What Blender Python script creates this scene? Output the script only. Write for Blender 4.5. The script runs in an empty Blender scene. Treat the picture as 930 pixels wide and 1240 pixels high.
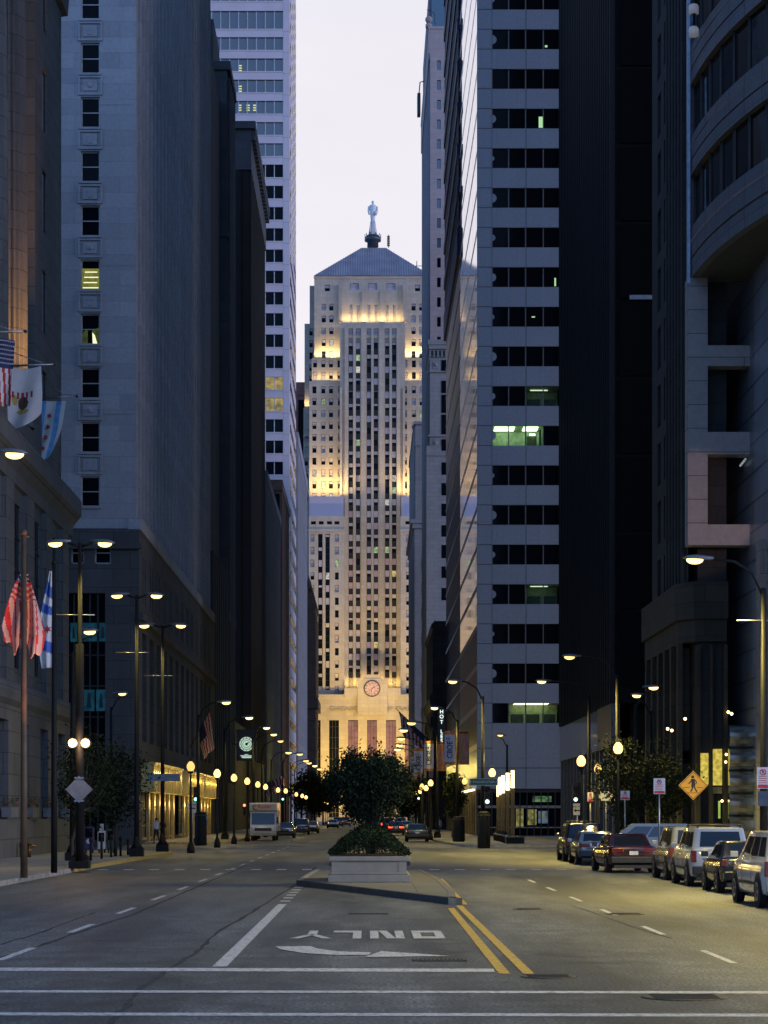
import bpy, bmesh, math, random
from mathutils import Vector, Matrix
R = random.Random(11)
PI = math.pi
F, CU, CV, H = 2650.0, 446.0, 987.0, 2.1          # camera constants measured from the photograph
def X(u, Y): return (u - CU) / F * Y
def Z(v, Y): return H + (CV - v) / F * Y
def G(u, v, z=0.0):
    Y = (H - z) * F / (v - CV); return (X(u, Y), Y)

scene = bpy.context.scene
col = scene.collection

# ------------------------------------------------------------------ materials
MATS = {}
def nmat(name):
    m = bpy.data.materials.new(name); m.use_nodes = True
    nt = m.node_tree; b = nt.nodes['Principled BSDF']
    return m, nt, b
def N(nt, t, **kw):
    n = nt.nodes.new(t)
    for k, v in kw.items():
        if k in n.inputs: n.inputs[k].default_value = v
        else: setattr(n, k, v)
    return n
def mixc(nt, fac, a, b, mode='MIX'):
    n = nt.nodes.new('ShaderNodeMix'); n.data_type = 'RGBA'; n.blend_type = mode
    for i, s in ((0, fac), (6, a), (7, b)):
        if hasattr(s, 'links'): nt.links.new(s, n.inputs[i])
        else: n.inputs[i].default_value = s
    return n.outputs[2]
def ramp(nt, src, stops):
    r = nt.nodes.new('ShaderNodeValToRGB'); e = r.color_ramp.elements
    while len(e) < len(stops): e.new(0.5)
    for el, (p, c) in zip(e, stops):
        el.position = p; el.color = c if len(c) == 4 else (*c, 1)
    nt.links.new(src, r.inputs[0]); return r.outputs[0]
def plain(name, c, rough=0.6, metal=0.0, var=0.25, scale=3.0, spec=0.5, bump=0.0):
    if name in MATS: return MATS[name]
    m, nt, b = nmat(name)
    tc = N(nt, 'ShaderNodeTexCoord')
    no = N(nt, 'ShaderNodeTexNoise', Scale=scale, Detail=5.0)
    nt.links.new(tc.outputs['Object'], no.inputs['Vector'])
    lo = tuple(x * (1 - var) for x in c) + (1,); hi = tuple(min(1, x * (1 + var)) for x in c) + (1,)
    nt.links.new(ramp(nt, no.outputs['Fac'], [(0.3, lo), (0.7, hi)]), b.inputs['Base Color'])
    b.inputs['Roughness'].default_value = rough; b.inputs['Metallic'].default_value = metal
    b.inputs['Specular IOR Level'].default_value = spec
    if bump:
        bp = N(nt, 'ShaderNodeBump', Strength=bump, Distance=0.02)
        nt.links.new(no.outputs['Fac'], bp.inputs['Height']); nt.links.new(bp.outputs[0], b.inputs['Normal'])
    MATS[name] = m; return m
def wallvec(nt):
    """a vector lying in the plane of the wall: (along the wall, height)"""
    g = N(nt, 'ShaderNodeNewGeometry')
    sp = N(nt, 'ShaderNodeSeparateXYZ'); nt.links.new(g.outputs['Position'], sp.inputs[0])
    sn = N(nt, 'ShaderNodeSeparateXYZ'); nt.links.new(g.outputs['True Normal'], sn.inputs[0])
    ab = N(nt, 'ShaderNodeMath', operation='ABSOLUTE'); nt.links.new(sn.outputs['X'], ab.inputs[0])
    gt = N(nt, 'ShaderNodeMath', operation='GREATER_THAN'); nt.links.new(ab.outputs[0], gt.inputs[0]); gt.inputs[1].default_value = 0.7
    mx = N(nt, 'ShaderNodeMix'); mx.data_type = 'FLOAT'
    nt.links.new(gt.outputs[0], mx.inputs[0]); nt.links.new(sp.outputs['X'], mx.inputs[2]); nt.links.new(sp.outputs['Y'], mx.inputs[3])
    cb = N(nt, 'ShaderNodeCombineXYZ'); nt.links.new(mx.outputs[0], cb.inputs[0]); nt.links.new(sp.outputs['Z'], cb.inputs[1])
    return cb.outputs[0], g.outputs['Position']
def stone(name, c, bw=1.4, bh=0.7, mort=0.02, var=0.12, joint=0.6, rough=0.85, grime=0.3, spec=0.3):
    if name in MATS: return MATS[name]
    m, nt, b = nmat(name)
    v, pos = wallvec(nt)
    br = N(nt, 'ShaderNodeTexBrick', Scale=1.0)
    br.inputs['Color1'].default_value = (*[x * (1 - var) for x in c], 1)
    br.inputs['Color2'].default_value = (*[min(1, x * (1 + var)) for x in c], 1)
    br.inputs['Mortar'].default_value = (*[x * joint for x in c], 1)
    br.inputs['Mortar Size'].default_value = mort; br.inputs['Brick Width'].default_value = bw; br.inputs['Row Height'].default_value = bh
    nt.links.new(v, br.inputs['Vector'])
    no = N(nt, 'ShaderNodeTexNoise', Scale=0.22, Detail=8.0, Roughness=0.65)
    mp = N(nt, 'ShaderNodeMapping'); mp.inputs['Scale'].default_value = (1.6, 1.6, 0.35)
    nt.links.new(pos, mp.inputs[0]); nt.links.new(mp.outputs[0], no.inputs['Vector'])
    g = ramp(nt, no.outputs['Fac'], [(0.3, (1 - grime,) * 3), (0.72, (1 + 0.0,) * 3)])
    fine = N(nt, 'ShaderNodeTexNoise', Scale=4.0, Detail=6.0); nt.links.new(pos, fine.inputs['Vector'])
    f2 = ramp(nt, fine.outputs['Fac'], [(0.3, (0.86,) * 3), (0.7, (1.0,) * 3)])
    c1 = mixc(nt, 1.0, br.outputs['Color'], g, 'MULTIPLY'); c2 = mixc(nt, 1.0, c1, f2, 'MULTIPLY')
    nt.links.new(c2, b.inputs['Base Color']); b.inputs['Roughness'].default_value = rough
    b.inputs['Specular IOR Level'].default_value = spec
    bp = N(nt, 'ShaderNodeBump', Strength=0.35, Distance=0.03); nt.links.new(br.outputs['Fac'], bp.inputs['Height']); bp.invert = True
    nt.links.new(bp.outputs[0], b.inputs['Normal'])
    MATS[name] = m; return m
def emit(name, c, s, base=(0.02, 0.02, 0.02), var=0.0, scale=2.0, light=False, vary=False):
    if name in MATS: return MATS[name]
    m, nt, b = nmat(name)
    b.inputs['Base Color'].default_value = (*base, 1); b.inputs['Roughness'].default_value = 0.2
    b.inputs['Emission Color'].default_value = (*c, 1); b.inputs['Emission Strength'].default_value = s
    if var:
        tc = N(nt, 'ShaderNodeNewGeometry')
        no = N(nt, 'ShaderNodeTexNoise', Scale=scale, Detail=3.0); nt.links.new(tc.outputs['Position'], no.inputs['Vector'])
        nt.links.new(ramp(nt, no.outputs['Fac'], [(0.35, tuple(x * (1 - var) for x in c)), (0.65, c)]), b.inputs['Emission Color'])
    if vary:
        oi = N(nt, 'ShaderNodeObjectInfo'); mr = N(nt, 'ShaderNodeMapRange'); nt.links.new(oi.outputs['Random'], mr.inputs[0]); mr.inputs[3].default_value = s*.7; mr.inputs[4].default_value = s*1.9
        nt.links.new(mr.outputs[0], b.inputs['Emission Strength'])
    if not light:
        try: m.cycles.emission_sampling = 'NONE'
        except Exception: pass
    MATS[name] = m; return m
def glass(name, c=(0.006, 0.008, 0.012), rough=0.06, ior=1.13, wav=0.02):
    if name in MATS: return MATS[name]
    m, nt, b = nmat(name)
    b.inputs['Base Color'].default_value = (*c, 1); b.inputs['Roughness'].default_value = rough; b.inputs['IOR'].default_value = ior
    g = N(nt, 'ShaderNodeNewGeometry'); no = N(nt, 'ShaderNodeTexNoise', Scale=0.6, Detail=1.0)
    nt.links.new(g.outputs['Position'], no.inputs['Vector'])
    bp = N(nt, 'ShaderNodeBump', Strength=wav, Distance=0.3); nt.links.new(no.outputs['Fac'], bp.inputs['Height']); nt.links.new(bp.outputs[0], b.inputs['Normal'])
    MATS[name] = m; return m

def asphalt(name, c, patch=0.35):
    m, nt, b = nmat(name)
    g = N(nt, 'ShaderNodeNewGeometry')
    big = N(nt, 'ShaderNodeTexNoise', Scale=0.16, Detail=6.0, Roughness=0.6)
    mp = N(nt, 'ShaderNodeMapping'); mp.inputs['Scale'].default_value = (2.6, 0.35, 1)
    nt.links.new(g.outputs['Position'], mp.inputs[0]); nt.links.new(mp.outputs[0], big.inputs['Vector'])
    f = N(nt, 'ShaderNodeTexNoise', Scale=22.0, Detail=4.0); nt.links.new(g.outputs['Position'], f.inputs['Vector'])
    mid = N(nt, 'ShaderNodeTexNoise', Scale=1.3, Detail=8.0, Roughness=0.7); nt.links.new(g.outputs['Position'], mid.inputs['Vector'])
    a = ramp(nt, big.outputs['Fac'], [(0.40, tuple(x * (1 - patch) for x in c)), (0.60, tuple(x * (1 + patch) for x in c))])
    bb = ramp(nt, f.outputs['Fac'], [(0.40, (0.35,) * 3), (0.60, (1.65,) * 3)])
    cc = ramp(nt, mid.outputs['Fac'], [(0.38, (0.6,) * 3), (0.62, (1.25,) * 3)])
    nt.links.new(mixc(nt, 1, mixc(nt, 1, a, bb, 'MULTIPLY'), cc, 'MULTIPLY'), b.inputs['Base Color'])
    nt.links.new(ramp(nt, mid.outputs['Fac'], [(0.3, (0.5,) * 3), (0.7, (0.72,) * 3)]), b.inputs['Roughness'])
    b.inputs['Specular IOR Level'].default_value = 0.45
    bp = N(nt, 'ShaderNodeBump', Strength=0.35, Distance=0.01); nt.links.new(f.outputs['Fac'], bp.inputs['Height']); nt.links.new(bp.outputs[0], b.inputs['Normal'])
    return m
def leafmat(name, c):
    m, nt, b = nmat(name)
    g = N(nt, 'ShaderNodeNewGeometry')
    no = N(nt, 'ShaderNodeTexNoise', Scale=2.2, Detail=4.0); nt.links.new(g.outputs['Position'], no.inputs['Vector'])
    nt.links.new(ramp(nt, no.outputs['Fac'], [(0.3, tuple(x * 0.5 for x in c)), (0.7, tuple(x * 1.5 for x in c))]), b.inputs['Base Color'])
    b.inputs['Roughness'].default_value = 0.75; b.inputs['Specular IOR Level'].default_value = 0.15
    return m
def worn_paint(name, c, wear=0.5):
    m, nt, b = nmat(name)
    g = N(nt, 'ShaderNodeNewGeometry')
    no = N(nt, 'ShaderNodeTexNoise', Scale=9.0, Detail=8.0, Roughness=0.75); nt.links.new(g.outputs['Position'], no.inputs['Vector'])
    nt.links.new(ramp(nt, no.outputs['Fac'], [(0.38, tuple(0.08 + 0.2 * x for x in c)), (0.53, c)]), b.inputs['Base Color'])
    b.inputs['Roughness'].default_value = 0.65
    return m

# ------------------------------------------------------------------ mesh builder
class MB:
    def __init__(s): s.v = []; s.f = []; s.m = []; s.sm = []
    def add(s, vs, fs, m=0, smooth=False):
        o = len(s.v); s.v.extend(vs)
        for f in fs: s.f.append([o + i for i in f]); s.m.append(m); s.sm.append(smooth)
    def box(s, x0, x1, y0, y1, z0, z1, m=0):
        if x0 > x1: x0, x1 = x1, x0
        s.add([(x0,y0,z0),(x1,y0,z0),(x1,y1,z0),(x0,y1,z0),(x0,y0,z1),(x1,y0,z1),(x1,y1,z1),(x0,y1,z1)],
              [(0,3,2,1),(4,5,6,7),(0,1,5,4),(1,2,6,5),(2,3,7,6),(3,0,4,7)], m)
        return s
    def cbox(s, c, d, m=0): return s.box(c[0]-d[0]/2, c[0]+d[0]/2, c[1]-d[1]/2, c[1]+d[1]/2, c[2]-d[2]/2, c[2]+d[2]/2, m)
    def quad(s, a, b, c, d, m=0): s.add([a, b, c, d], [(0,1,2,3)], m); return s
    def poly(s, pts, m=0): s.add(pts, [tuple(range(len(pts)))], m); return s
    def prism(s, pts, z0, z1, m=0):
        n = len(pts)
        s.add([(x,y,z0) for x,y in pts] + [(x,y,z1) for x,y in pts],
              [tuple(range(n))[::-1], tuple(range(n, 2*n))] + [(i,(i+1)%n,n+(i+1)%n,n+i) for i in range(n)], m); return s
    def extr(s, pts, vec, m=0):
        n = len(pts); w = [tuple(Vector(p) + Vector(vec)) for p in pts]
        s.add(list(pts) + w, [tuple(range(n))[::-1], tuple(range(n, 2*n))] + [(i,(i+1)%n,n+(i+1)%n,n+i) for i in range(n)], m); return s
    def tube(s, pts, rads, n=10, m=0, caps=True, smooth=True):
        pts = [Vector(p) for p in pts]
        if not hasattr(rads, '__len__'): rads = [rads] * len(pts)
        vs = []; up = None
        for i, p in enumerate(pts):
            d = (pts[min(i+1, len(pts)-1)] - pts[max(i-1, 0)]).normalized()
            a = Vector((0,0,1)) if abs(d.z) < 0.9 else Vector((1,0,0))
            if up is not None: a = up
            e1 = (a - d * a.dot(d)).normalized(); e2 = d.cross(e1); up = e1
            for k in range(n):
                t = 2*PI*k/n; vs.append(tuple(p + (e1*math.cos(t) + e2*math.sin(t)) * rads[i]))
        fs = [(i*n+k, i*n+(k+1)%n, (i+1)*n+(k+1)%n, (i+1)*n+k) for i in range(len(pts)-1) for k in range(n)]
        s.add(vs, fs, m, smooth)
        if caps:
            o = len(s.v) - len(vs)
            for ring in (0, len(pts)-1):
                s.f.append([o + ring*n + k for k in range(n)]); s.m.append(m); s.sm.append(False)
        return s
    def lathe(s, prof, c=(0,0,0), n=14, m=0, smooth=True, sx=1, sy=1):
        vs = [(c[0]+r*math.cos(2*PI*k/n)*sx, c[1]+r*math.sin(2*PI*k/n)*sy, c[2]+z) for r, z in prof for k in range(n)]
        fs = [(i*n+k, i*n+(k+1)%n, (i+1)*n+(k+1)%n, (i+1)*n+k) for i in range(len(prof)-1) for k in range(n)]
        s.add(vs, fs, m, smooth)
        o = len(s.v) - len(vs)
        for ring in (0, len(prof)-1):
            if prof[ring][0] > 1e-4: s.f.append([o+ring*n+k for k in range(n)]); s.m.append(m); s.sm.append(False)
        return s
    def ball(s, c, r, n=12, m=0, sc=(1,1,1)):
        prof = [(max(1e-4, math.sin(PI*i/(n//2+2))) * r, -math.cos(PI*i/(n//2+2)) * r * sc[2]) for i in range(n//2+3)]
        return s.lathe(prof, c, n, m, True, sc[0], sc[1])
    def disc(s, c, r, axis='y', n=24, m=0, depth=0.0):
        ps = []
        for k in range(n):
            a, b = r*math.cos(2*PI*k/n), r*math.sin(2*PI*k/n)
            ps.append({'y': (c[0]+a, c[1], c[2]+b), 'x': (c[0], c[1]+a, c[2]+b), 'z': (c[0]+a, c[1]+b, c[2])}[axis])
        if depth: return s.extr(ps, {'y': (0,depth,0), 'x': (depth,0,0), 'z': (0,0,depth)}[axis], m)
        return s.poly(ps, m)
    def pierced(s, face, plane, a0, a1, z0, z1, holes, depth, sgn=-1, m=0):
        """wall sheet with real openings. face 'y': plane y, along x, looks to -y; face 'x': plane x, along y, looks to sgn*x."""
        A = sorted(set([a0, a1] + [h for r in holes for h in (r[0], r[1]) if a0 < h < a1]))
        def P(a, z, d=0.0): return (a, plane + d, z) if face == 'y' else (plane - sgn*d, a, z)
        for i in range(len(A)-1):
            c = (A[i] + A[i+1]) / 2
            cut = sorted((max(z0, r[2]), min(z1, r[3])) for r in holes if r[0] < c < r[1])
            z = z0
            for lo, hi in cut + [(z1, z1)]:
                if lo > z + 1e-4: s.quad(P(A[i], z), P(A[i+1], z), P(A[i+1], lo), P(A[i], lo), m)
                z = max(z, hi)
        for r in holes:
            for (p, q) in (((r[0], r[2]), (r[1], r[2])), ((r[1], r[2]), (r[1], r[3])), ((r[1], r[3]), (r[0], r[3])), ((r[0], r[3]), (r[0], r[2]))):
                s.quad(P(*p), P(*q), P(*q, depth), P(*p, depth), m)
        return s
    def mesh(s, name, mats, off=(0,0,0), recalc=True):
        me = bpy.data.meshes.new(name)
        me.from_pydata([(v[0]-off[0], v[1]-off[1], v[2]-off[2]) for v in s.v], [], s.f)
        for m in (mats if isinstance(mats, (list, tuple)) else [mats]): me.materials.append(m)
        me.polygons.foreach_set('material_index', s.m); me.polygons.foreach_set('use_smooth', s.sm)
        if recalc:
            bm = bmesh.new(); bm.from_mesh(me); bmesh.ops.recalc_face_normals(bm, faces=bm.faces); bm.to_mesh(me); bm.free()
        me.update(); return me
    def build(s, name, mats, parent=None, loc=None, bevel=0.0, recalc=True):
        off = ORG[parent.name] if parent is not None else Vector(loc or (0,0,0))
        o = bpy.data.objects.new(name, s.mesh(name, mats, off, recalc)); col.objects.link(o)
        if parent is not None: o.parent = parent
        else: o.location = off
        ORG[o.name] = Vector(off)
        if bevel:
            b = o.modifiers.new('edge', 'BEVEL'); b.width = bevel; b.segments = 2; b.limit_method = 'ANGLE'; b.angle_limit = 0.6
        return o
ORG = {}
def tag(o, label=None, cat=None, group=None, kind=None):
    if label: o['label'] = label
    if cat: o['category'] = cat
    if group: o['group'] = group
    if kind: o['kind'] = kind
    return o
def thing(name, label, cat, loc=(0,0,0), rz=0.0, group=None):
    o = bpy.data.objects.new(name, None); col.objects.link(o); o.empty_display_size = 0.2
    o.location = loc; o.rotation_euler = (0,0,rz); ORG[o.name] = Vector(loc)
    return tag(o, label, cat, group)
def dup(o, parent=None, label=None, loc=None, rz=None, group=None):
    c = o.copy(); col.objects.link(c)
    if parent is not None: c.parent = parent
    ORG[c.name] = Vector(loc) if loc is not None else ORG[o.name]
    if loc is not None: c.location = loc
    if rz is not None: c.rotation_euler = (0,0,rz)
    if label: c['label'] = label
    if group: c['group'] = group
    for ch in list(o.children): dup(ch, c)
    return c
def struct(name, mb, mat): return tag(mb.build(name, mat), kind='structure')
_fonts = {}
def text(name, s, size, mat, parent, mw, extrude=0.01, align='CENTER', sx=1.0, sub=None):
    cu = bpy.data.curves.new('t', 'FONT'); cu.body = s; cu.size = size; cu.extrude = extrude; cu.align_x = align; cu.align_y = 'CENTER'
    cu.offset = size * 0.012
    t = bpy.data.objects.new('t', cu); col.objects.link(t)
    dg = bpy.context.evaluated_depsgraph_get(); me = bpy.data.meshes.new_from_object(t.evaluated_get(dg))
    bpy.data.objects.remove(t)
    me.transform(Matrix.Diagonal((sx, 1, 1, 1))); me.transform(mw)
    if parent is not None: me.transform(Matrix.Translation(-ORG[parent.name]))
    me.materials.clear(); me.materials.append(mat); me.name = name
    o = bpy.data.objects.new(name, me); col.objects.link(o)
    if parent is not None: o.parent = parent; ORG[o.name] = ORG[parent.name]
    return o
def facing(x, y, z, rz=0.0):      # text plate that looks towards -Y
    return Matrix.Translation((x, y, z)) @ Matrix.Rotation(rz, 4, 'Z') @ Matrix.Rotation(PI/2, 4, 'X')

# ------------------------------------------------------------------ windows
class Windows:
    meshes = {}
    def __init__(s, frame, depth=0.3): s.l = []; s.frame = frame; s.depth = depth
    def hole(s, face, plane, c, z, w, h, kind='dark', sgn=-1, bar=True, sill=False):
        s.l.append((face, plane, c, z, w, h, kind, sgn, bar, sill)); return (c-w/2, c+w/2, z-h/2, z+h/2)
    def geo(s, mb, w, h, kind, bar, sill, T):
        fr = min(0.09, w*0.09)
        def q(x0, x1, z0, z1, y, m): mb.quad(T(x0,y,z0), T(x1,y,z0), T(x1,y,z1), T(x0,y,z1), m)
        def bx(x0, x1, z0, z1, y0, y1, m):
            p = [T(x,y,z) for z in (z0,z1) for x,y in ((x0,y0),(x1,y0),(x1,y1),(x0,y1))]
            mb.add(p, [(0,3,2,1),(4,5,6,7),(0,1,5,4),(1,2,6,5),(2,3,7,6),(3,0,4,7)], m)
        q(-w/2, w/2, -h/2, h/2, 0, 1)
        if kind in PANE2:
            cut = h/2 - h*PANE2[kind]
            q(-w/2+fr, w/2-fr, cut, h/2-fr, -0.012, 2)
        bx(-w/2, -w/2+fr, -h/2, h/2, -0.05, -0.001, 0); bx(w/2-fr, w/2, -h/2, h/2, -0.05, -0.001, 0)
        bx(-w/2+fr, w/2-fr, h/2-fr, h/2, -0.05, -0.001, 0); bx(-w/2+fr, w/2-fr, -h/2, -h/2+fr, -0.05, -0.001, 0)
        if bar: bx(-w/2+fr, w/2-fr, -0.035, 0.035, -0.045, -0.014, 0)
        if sill: bx(-w/2-0.12, w/2+0.12, -h/2-0.16, -h/2-0.002, -s.depth-0.12, -0.02, 3)
    def finish(s, parent, stonemat, maxn=100):
        s.l.sort(key=lambda r: -r[4]*r[5] / (r[1]**2 if r[0] == 'y' else r[2]**2))
        sep, rest = s.l[:maxn], s.l[maxn:]
        for (face, plane, c, z, w, h, kind, sgn, bar, sill) in sep:
            key = (round(w,2), round(h,2), kind, bar, sill, s.frame.name, round(s.depth,2))
            if key not in Windows.meshes:
                mb = MB(); s.geo(mb, w, h, kind, bar, sill, lambda x,y,z: (x,y,z))
                Windows.meshes[key] = mb.mesh('window', [s.frame, PANES[kind], BLIND.get(kind, PANES[kind]), stonemat], recalc=False)
            o = bpy.data.objects.new('window', Windows.meshes[key]); col.objects.link(o); o.parent = parent
            L = ORG[parent.name]
            if face == 'y': p = Vector((c, plane+s.depth, z))
            else: p = Vector((plane - sgn*s.depth, c, z)); o.rotation_euler = (0,0,PI/2 if sgn > 0 else -PI/2)
            o.location = p - L
        bykind = {}
        for r in rest: bykind.setdefault(r[6], []).append(r)
        if rest:
            mats = [s.frame, stonemat]; idx = {}
            for k in bykind:
                idx[k] = len(mats); mats += [PANES[k], BLIND.get(k, PANES[k])]
            mb = MB()
            for (face, plane, c, z, w, h, kind, sgn, bar, sill) in rest:
                if face == 'y': T = lambda x,y,zz,p=plane,c=c,z=z: (c+x, p+s.depth+y, z+zz)
                else: T = lambda x,y,zz,p=plane,c=c,z=z,g=sgn: (p-g*(s.depth+y), c+x*g, z+zz)
                n0 = len(mb.f); s.geo(mb, w, h, kind, bar, sill, T)
                for i in range(n0, len(mb.f)): mb.m[i] = {0: 0, 1: idx[kind], 2: idx[kind]+1, 3: 1}[mb.m[i]]
            o = mb.build('window', mats, parent, recalc=False); o['kind'] = 'stuff'
# ------------------------------------------------------------------ camera, world, light
cam = bpy.data.cameras.new('camera'); co = bpy.data.objects.new('camera', cam); col.objects.link(co)
cam.sensor_fit = 'HORIZONTAL'; cam.sensor_width = 36; cam.lens = 36*F/930
cam.shift_x = (465-CU)/930; cam.shift_y = (CV-620)/930; cam.clip_end = 6000; cam.clip_start = 0.5
co.location = (0,0,H); co.rotation_euler = (PI/2,0,0); scene.camera = co

SUN_AZ, SUN_EL = math.radians(113), math.radians(4)   # azimuth clockwise from +Y (south in the street) -> behind on the right
w = bpy.data.worlds.new('World'); scene.world = w; w.use_nodes = True
nt = w.node_tree; bg = nt.nodes['Background']; out = nt.nodes['World Output']
sky = N(nt, 'ShaderNodeTexSky'); sky.sky_type = 'NISHITA'; sky.sun_disc = False
sky.sun_elevation = SUN_EL; sky.sun_rotation = SUN_AZ; sky.ozone_density = 5.0
nt.links.new(sky.outputs[0], bg.inputs[0]); bg.inputs[1].default_value = 0.03
tc = N(nt, 'ShaderNodeTexCoord'); sp = N(nt, 'ShaderNodeSeparateXYZ'); nt.links.new(tc.outputs['Generated'], sp.inputs[0])
cl = N(nt, 'ShaderNodeTexNoise', Scale=2.2, Detail=6.0, Roughness=0.55)
mp = N(nt, 'ShaderNodeMapping'); mp.inputs['Scale'].default_value = (1, 1, 3.5); nt.links.new(tc.outputs['Generated'], mp.inputs[0]); nt.links.new(mp.outputs[0], cl.inputs['Vector'])
south = ramp(nt, sp.outputs['Z'], [(0.0, (.78,.70,.75)), (0.12, (.90,.84,.87)), (0.40, (.86,.83,.87)), (0.60, (.10,.19,.38)), (1.0, (.05,.11,.24))])
north = ramp(nt, sp.outputs['Z'], [(0.0, (.54,.92,1.72)), (0.38, (.37,.66,1.26)), (0.65, (.10,.21,.44)), (1.0, (.05,.11,.24))])
sf = ramp(nt, sp.outputs['Y'], [(0.78, (0,0,0)), (0.94, (1,1,1))])
oc = mixc(nt, sf, north, south)
cv = ramp(nt, cl.outputs['Fac'], [(0.35, (0.93,0.935,0.96)), (0.65, (1.05,1.04,1.03))])
bg2 = N(nt, 'ShaderNodeBackground'); nt.links.new(mixc(nt, 1.0, oc, cv, 'MULTIPLY'), bg2.inputs[0]); bg2.inputs[1].default_value = 1.0
ad = nt.nodes.new('ShaderNodeAddShader'); nt.links.new(bg.outputs[0], ad.inputs[0]); nt.links.new(bg2.outputs[0], ad.inputs[1]); nt.links.new(ad.outputs[0], out.inputs[0])
sl = bpy.data.lights.new('sun', 'SUN'); sl.energy = 1.5; sl.angle = math.radians(30); sl.color = (1.0, 0.84, 0.88)
so = bpy.data.objects.new('sun', sl); col.objects.link(so)
sd = Vector((math.sin(SUN_AZ)*math.cos(SUN_EL), math.cos(SUN_AZ)*math.cos(SUN_EL), math.sin(SUN_EL)))
so.rotation_euler = sd.to_track_quat('Z', 'Y').to_euler()
vs = scene.view_settings; scene.display_settings.display_device = 'sRGB'
vs.view_transform = 'Standard'; vs.look = 'None'; vs.exposure = 0; vs.gamma = 1; vs.use_curve_mapping = False
cy = scene.cycles; cy.max_bounces = 6; cy.diffuse_bounces = 3; cy.glossy_bounces = 4; cy.transmission_bounces = 4
cy.sample_clamp_indirect = 3.0; cy.sample_clamp_direct = 0; cy.use_denoising = True; cy.caustics_reflective = False; cy.caustics_refractive = False
def lamp(kind, loc, energy, color, size=0.3, parent=None, **kw):
    l = bpy.data.lights.new('bulb', kind); l.energy = energy; l.color = color
    if kind in ('POINT', 'SPOT'): l.shadow_soft_size = size
    o = bpy.data.objects.new('bulb', l); col.objects.link(o)
    o.location = Vector(loc) - (ORG[parent.name] if parent is not None else Vector())
    if parent is not None: o.parent = parent
    ORG[o.name] = Vector(loc)
    for k, v in kw.items():
        if k == 'aim': o.rotation_euler = (Vector(v) - Vector(loc)).to_track_quat('-Z', 'Y').to_euler()
        elif k == 'width': l.size = v
        else: setattr(l, k, v)
    return o
SOD = (1.0, 0.77, 0.20); GOLD = (1.0, 0.76, 0.26)

# ------------------------------------------------------------------ shared materials
gl_dark = glass('window_glass_dark'); gl_sky = glass('window_glass_clear', (0.01,0.012,0.018), 0.03, 1.7)
fr_dark = plain('dark_frame', (0.02,0.022,0.025), 0.5); fr_pale = plain('pale_frame', (0.42,0.44,0.48), 0.5); fr_bronze = plain('bronze_frame', (0.05,0.042,0.035), 0.4)
bl_pale_sheen = plain('pale_blind_and_sheen', (0.42,0.38,0.43), 0.55, var=0.12, scale=0.6); bl_cream = plain('cream_blind', (0.55,0.48,0.40), 0.6, var=0.15, scale=0.7)  # pale tone: blinds on part panes, painted sky reflection on whole panes
li_green = emit('lit_green', (0.70,0.95,0.45), 0.55, var=0.75, scale=1.1); li_warm = emit('lit_warm', (1.0,0.72,0.25), 0.7, var=0.65, scale=1.3)
li_pink = emit('lit_pink', (0.75,0.42,0.42), 0.32, (0.2,0.12,0.12), var=0.35, scale=0.8); li_white = emit('lit_white', (0.95,0.9,0.75), 0.75, var=0.7, scale=1.6)
PANES = {'dark': gl_dark, 'half': gl_dark, 'third': gl_dark, 'pale': bl_pale_sheen, 'green': li_green, 'warm': li_warm, 'pink': li_pink, 'cream': gl_dark, 'white': li_white, 'greenhalf': li_green}  # pale panes carry the reflected sky as flat colour
BLIND = {'half': bl_pale_sheen, 'third': bl_pale_sheen, 'cream': bl_cream, 'greenhalf': bl_pale_sheen}
PANE2 = {'half': 0.5, 'third': 0.33, 'cream': 0.6, 'greenhalf': 0.45}
def pick(opts): return R.choices([o for o, _ in opts], [q for _, q in opts])[0]
black = plain('black_metal', (0.015,0.015,0.016), 0.4); steel = plain('steel', (0.35,0.36,0.38), 0.35, 0.8)
white_mark = worn_paint('road_white', (0.62,0.62,0.64)); yellow_mark = worn_paint('road_yellow', (0.60,0.40,0.06))
concrete = stone('sidewalk_concrete', (0.40,0.39,0.37), 1.5, 1.5, 0.02, 0.08, 0.6)

# ------------------------------------------------------------------ ground, roads, pavements
asph = asphalt('asphalt', (0.105,0.112,0.115), 0.42); asph2 = asphalt('far_asphalt', (0.06,0.058,0.056), 0.2)
g = MB(); g.quad((-3000,-1500,-0.02),(3000,-1500,-0.02),(3000,4500,-0.02),(-3000,4500,-0.02)); struct('ground', g, asph2)
r = MB(); r.quad((-12,-20,0),(12,-20,0),(12,640,0),(-12,640,0)); struct('road', r, asph)
r = MB(); r.quad((-90,119,0.004),(-12,119,0.004),(-12,160,0.004),(-90,160,0.004)); r.quad((12,127,0.004),(90,127,0.004),(90,203,0.004),(12,203,0.004)); struct('cross_street', r, asphalt('cross_asphalt', (0.06,0.06,0.06)))
def arc(cx, cy, rad, a0, a1, n=8): return [(cx+rad*math.cos(math.radians(a0+(a1-a0)*i/n)), cy+rad*math.sin(math.radians(a0+(a1-a0)*i/n))) for i in range(n+1)]
walks = [
    ('pavement', [(-90,-20),(-10.85,-20),(-10.85,88)] + arc(-15.2,116,4.8,0,90) + [(-90,120.8)]),
    ('pavement', [(-90,640),(-90,157)] + arc(-14.6,161,4.2,-90,0)[0:] + [(-10.3,640)]),
    ('pavement', [(90,-20),(90,127)] + arc(15.5,122.5,4.5,90,180) + [(11.0,-20)]),
    ('pavement', [(90,203.5),(90,640),(5.6,640),(5.2,175)] + arc(11.0,147,5.0,180,270)[2:] + [(20,142),(20,203.5)]),
]
kerbm = plain('kerb_stone', (0.33,0.32,0.30), 0.8, var=0.3, scale=2.0); kerby = worn_paint('kerb_yellow', (0.52,0.38,0.09))
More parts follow.
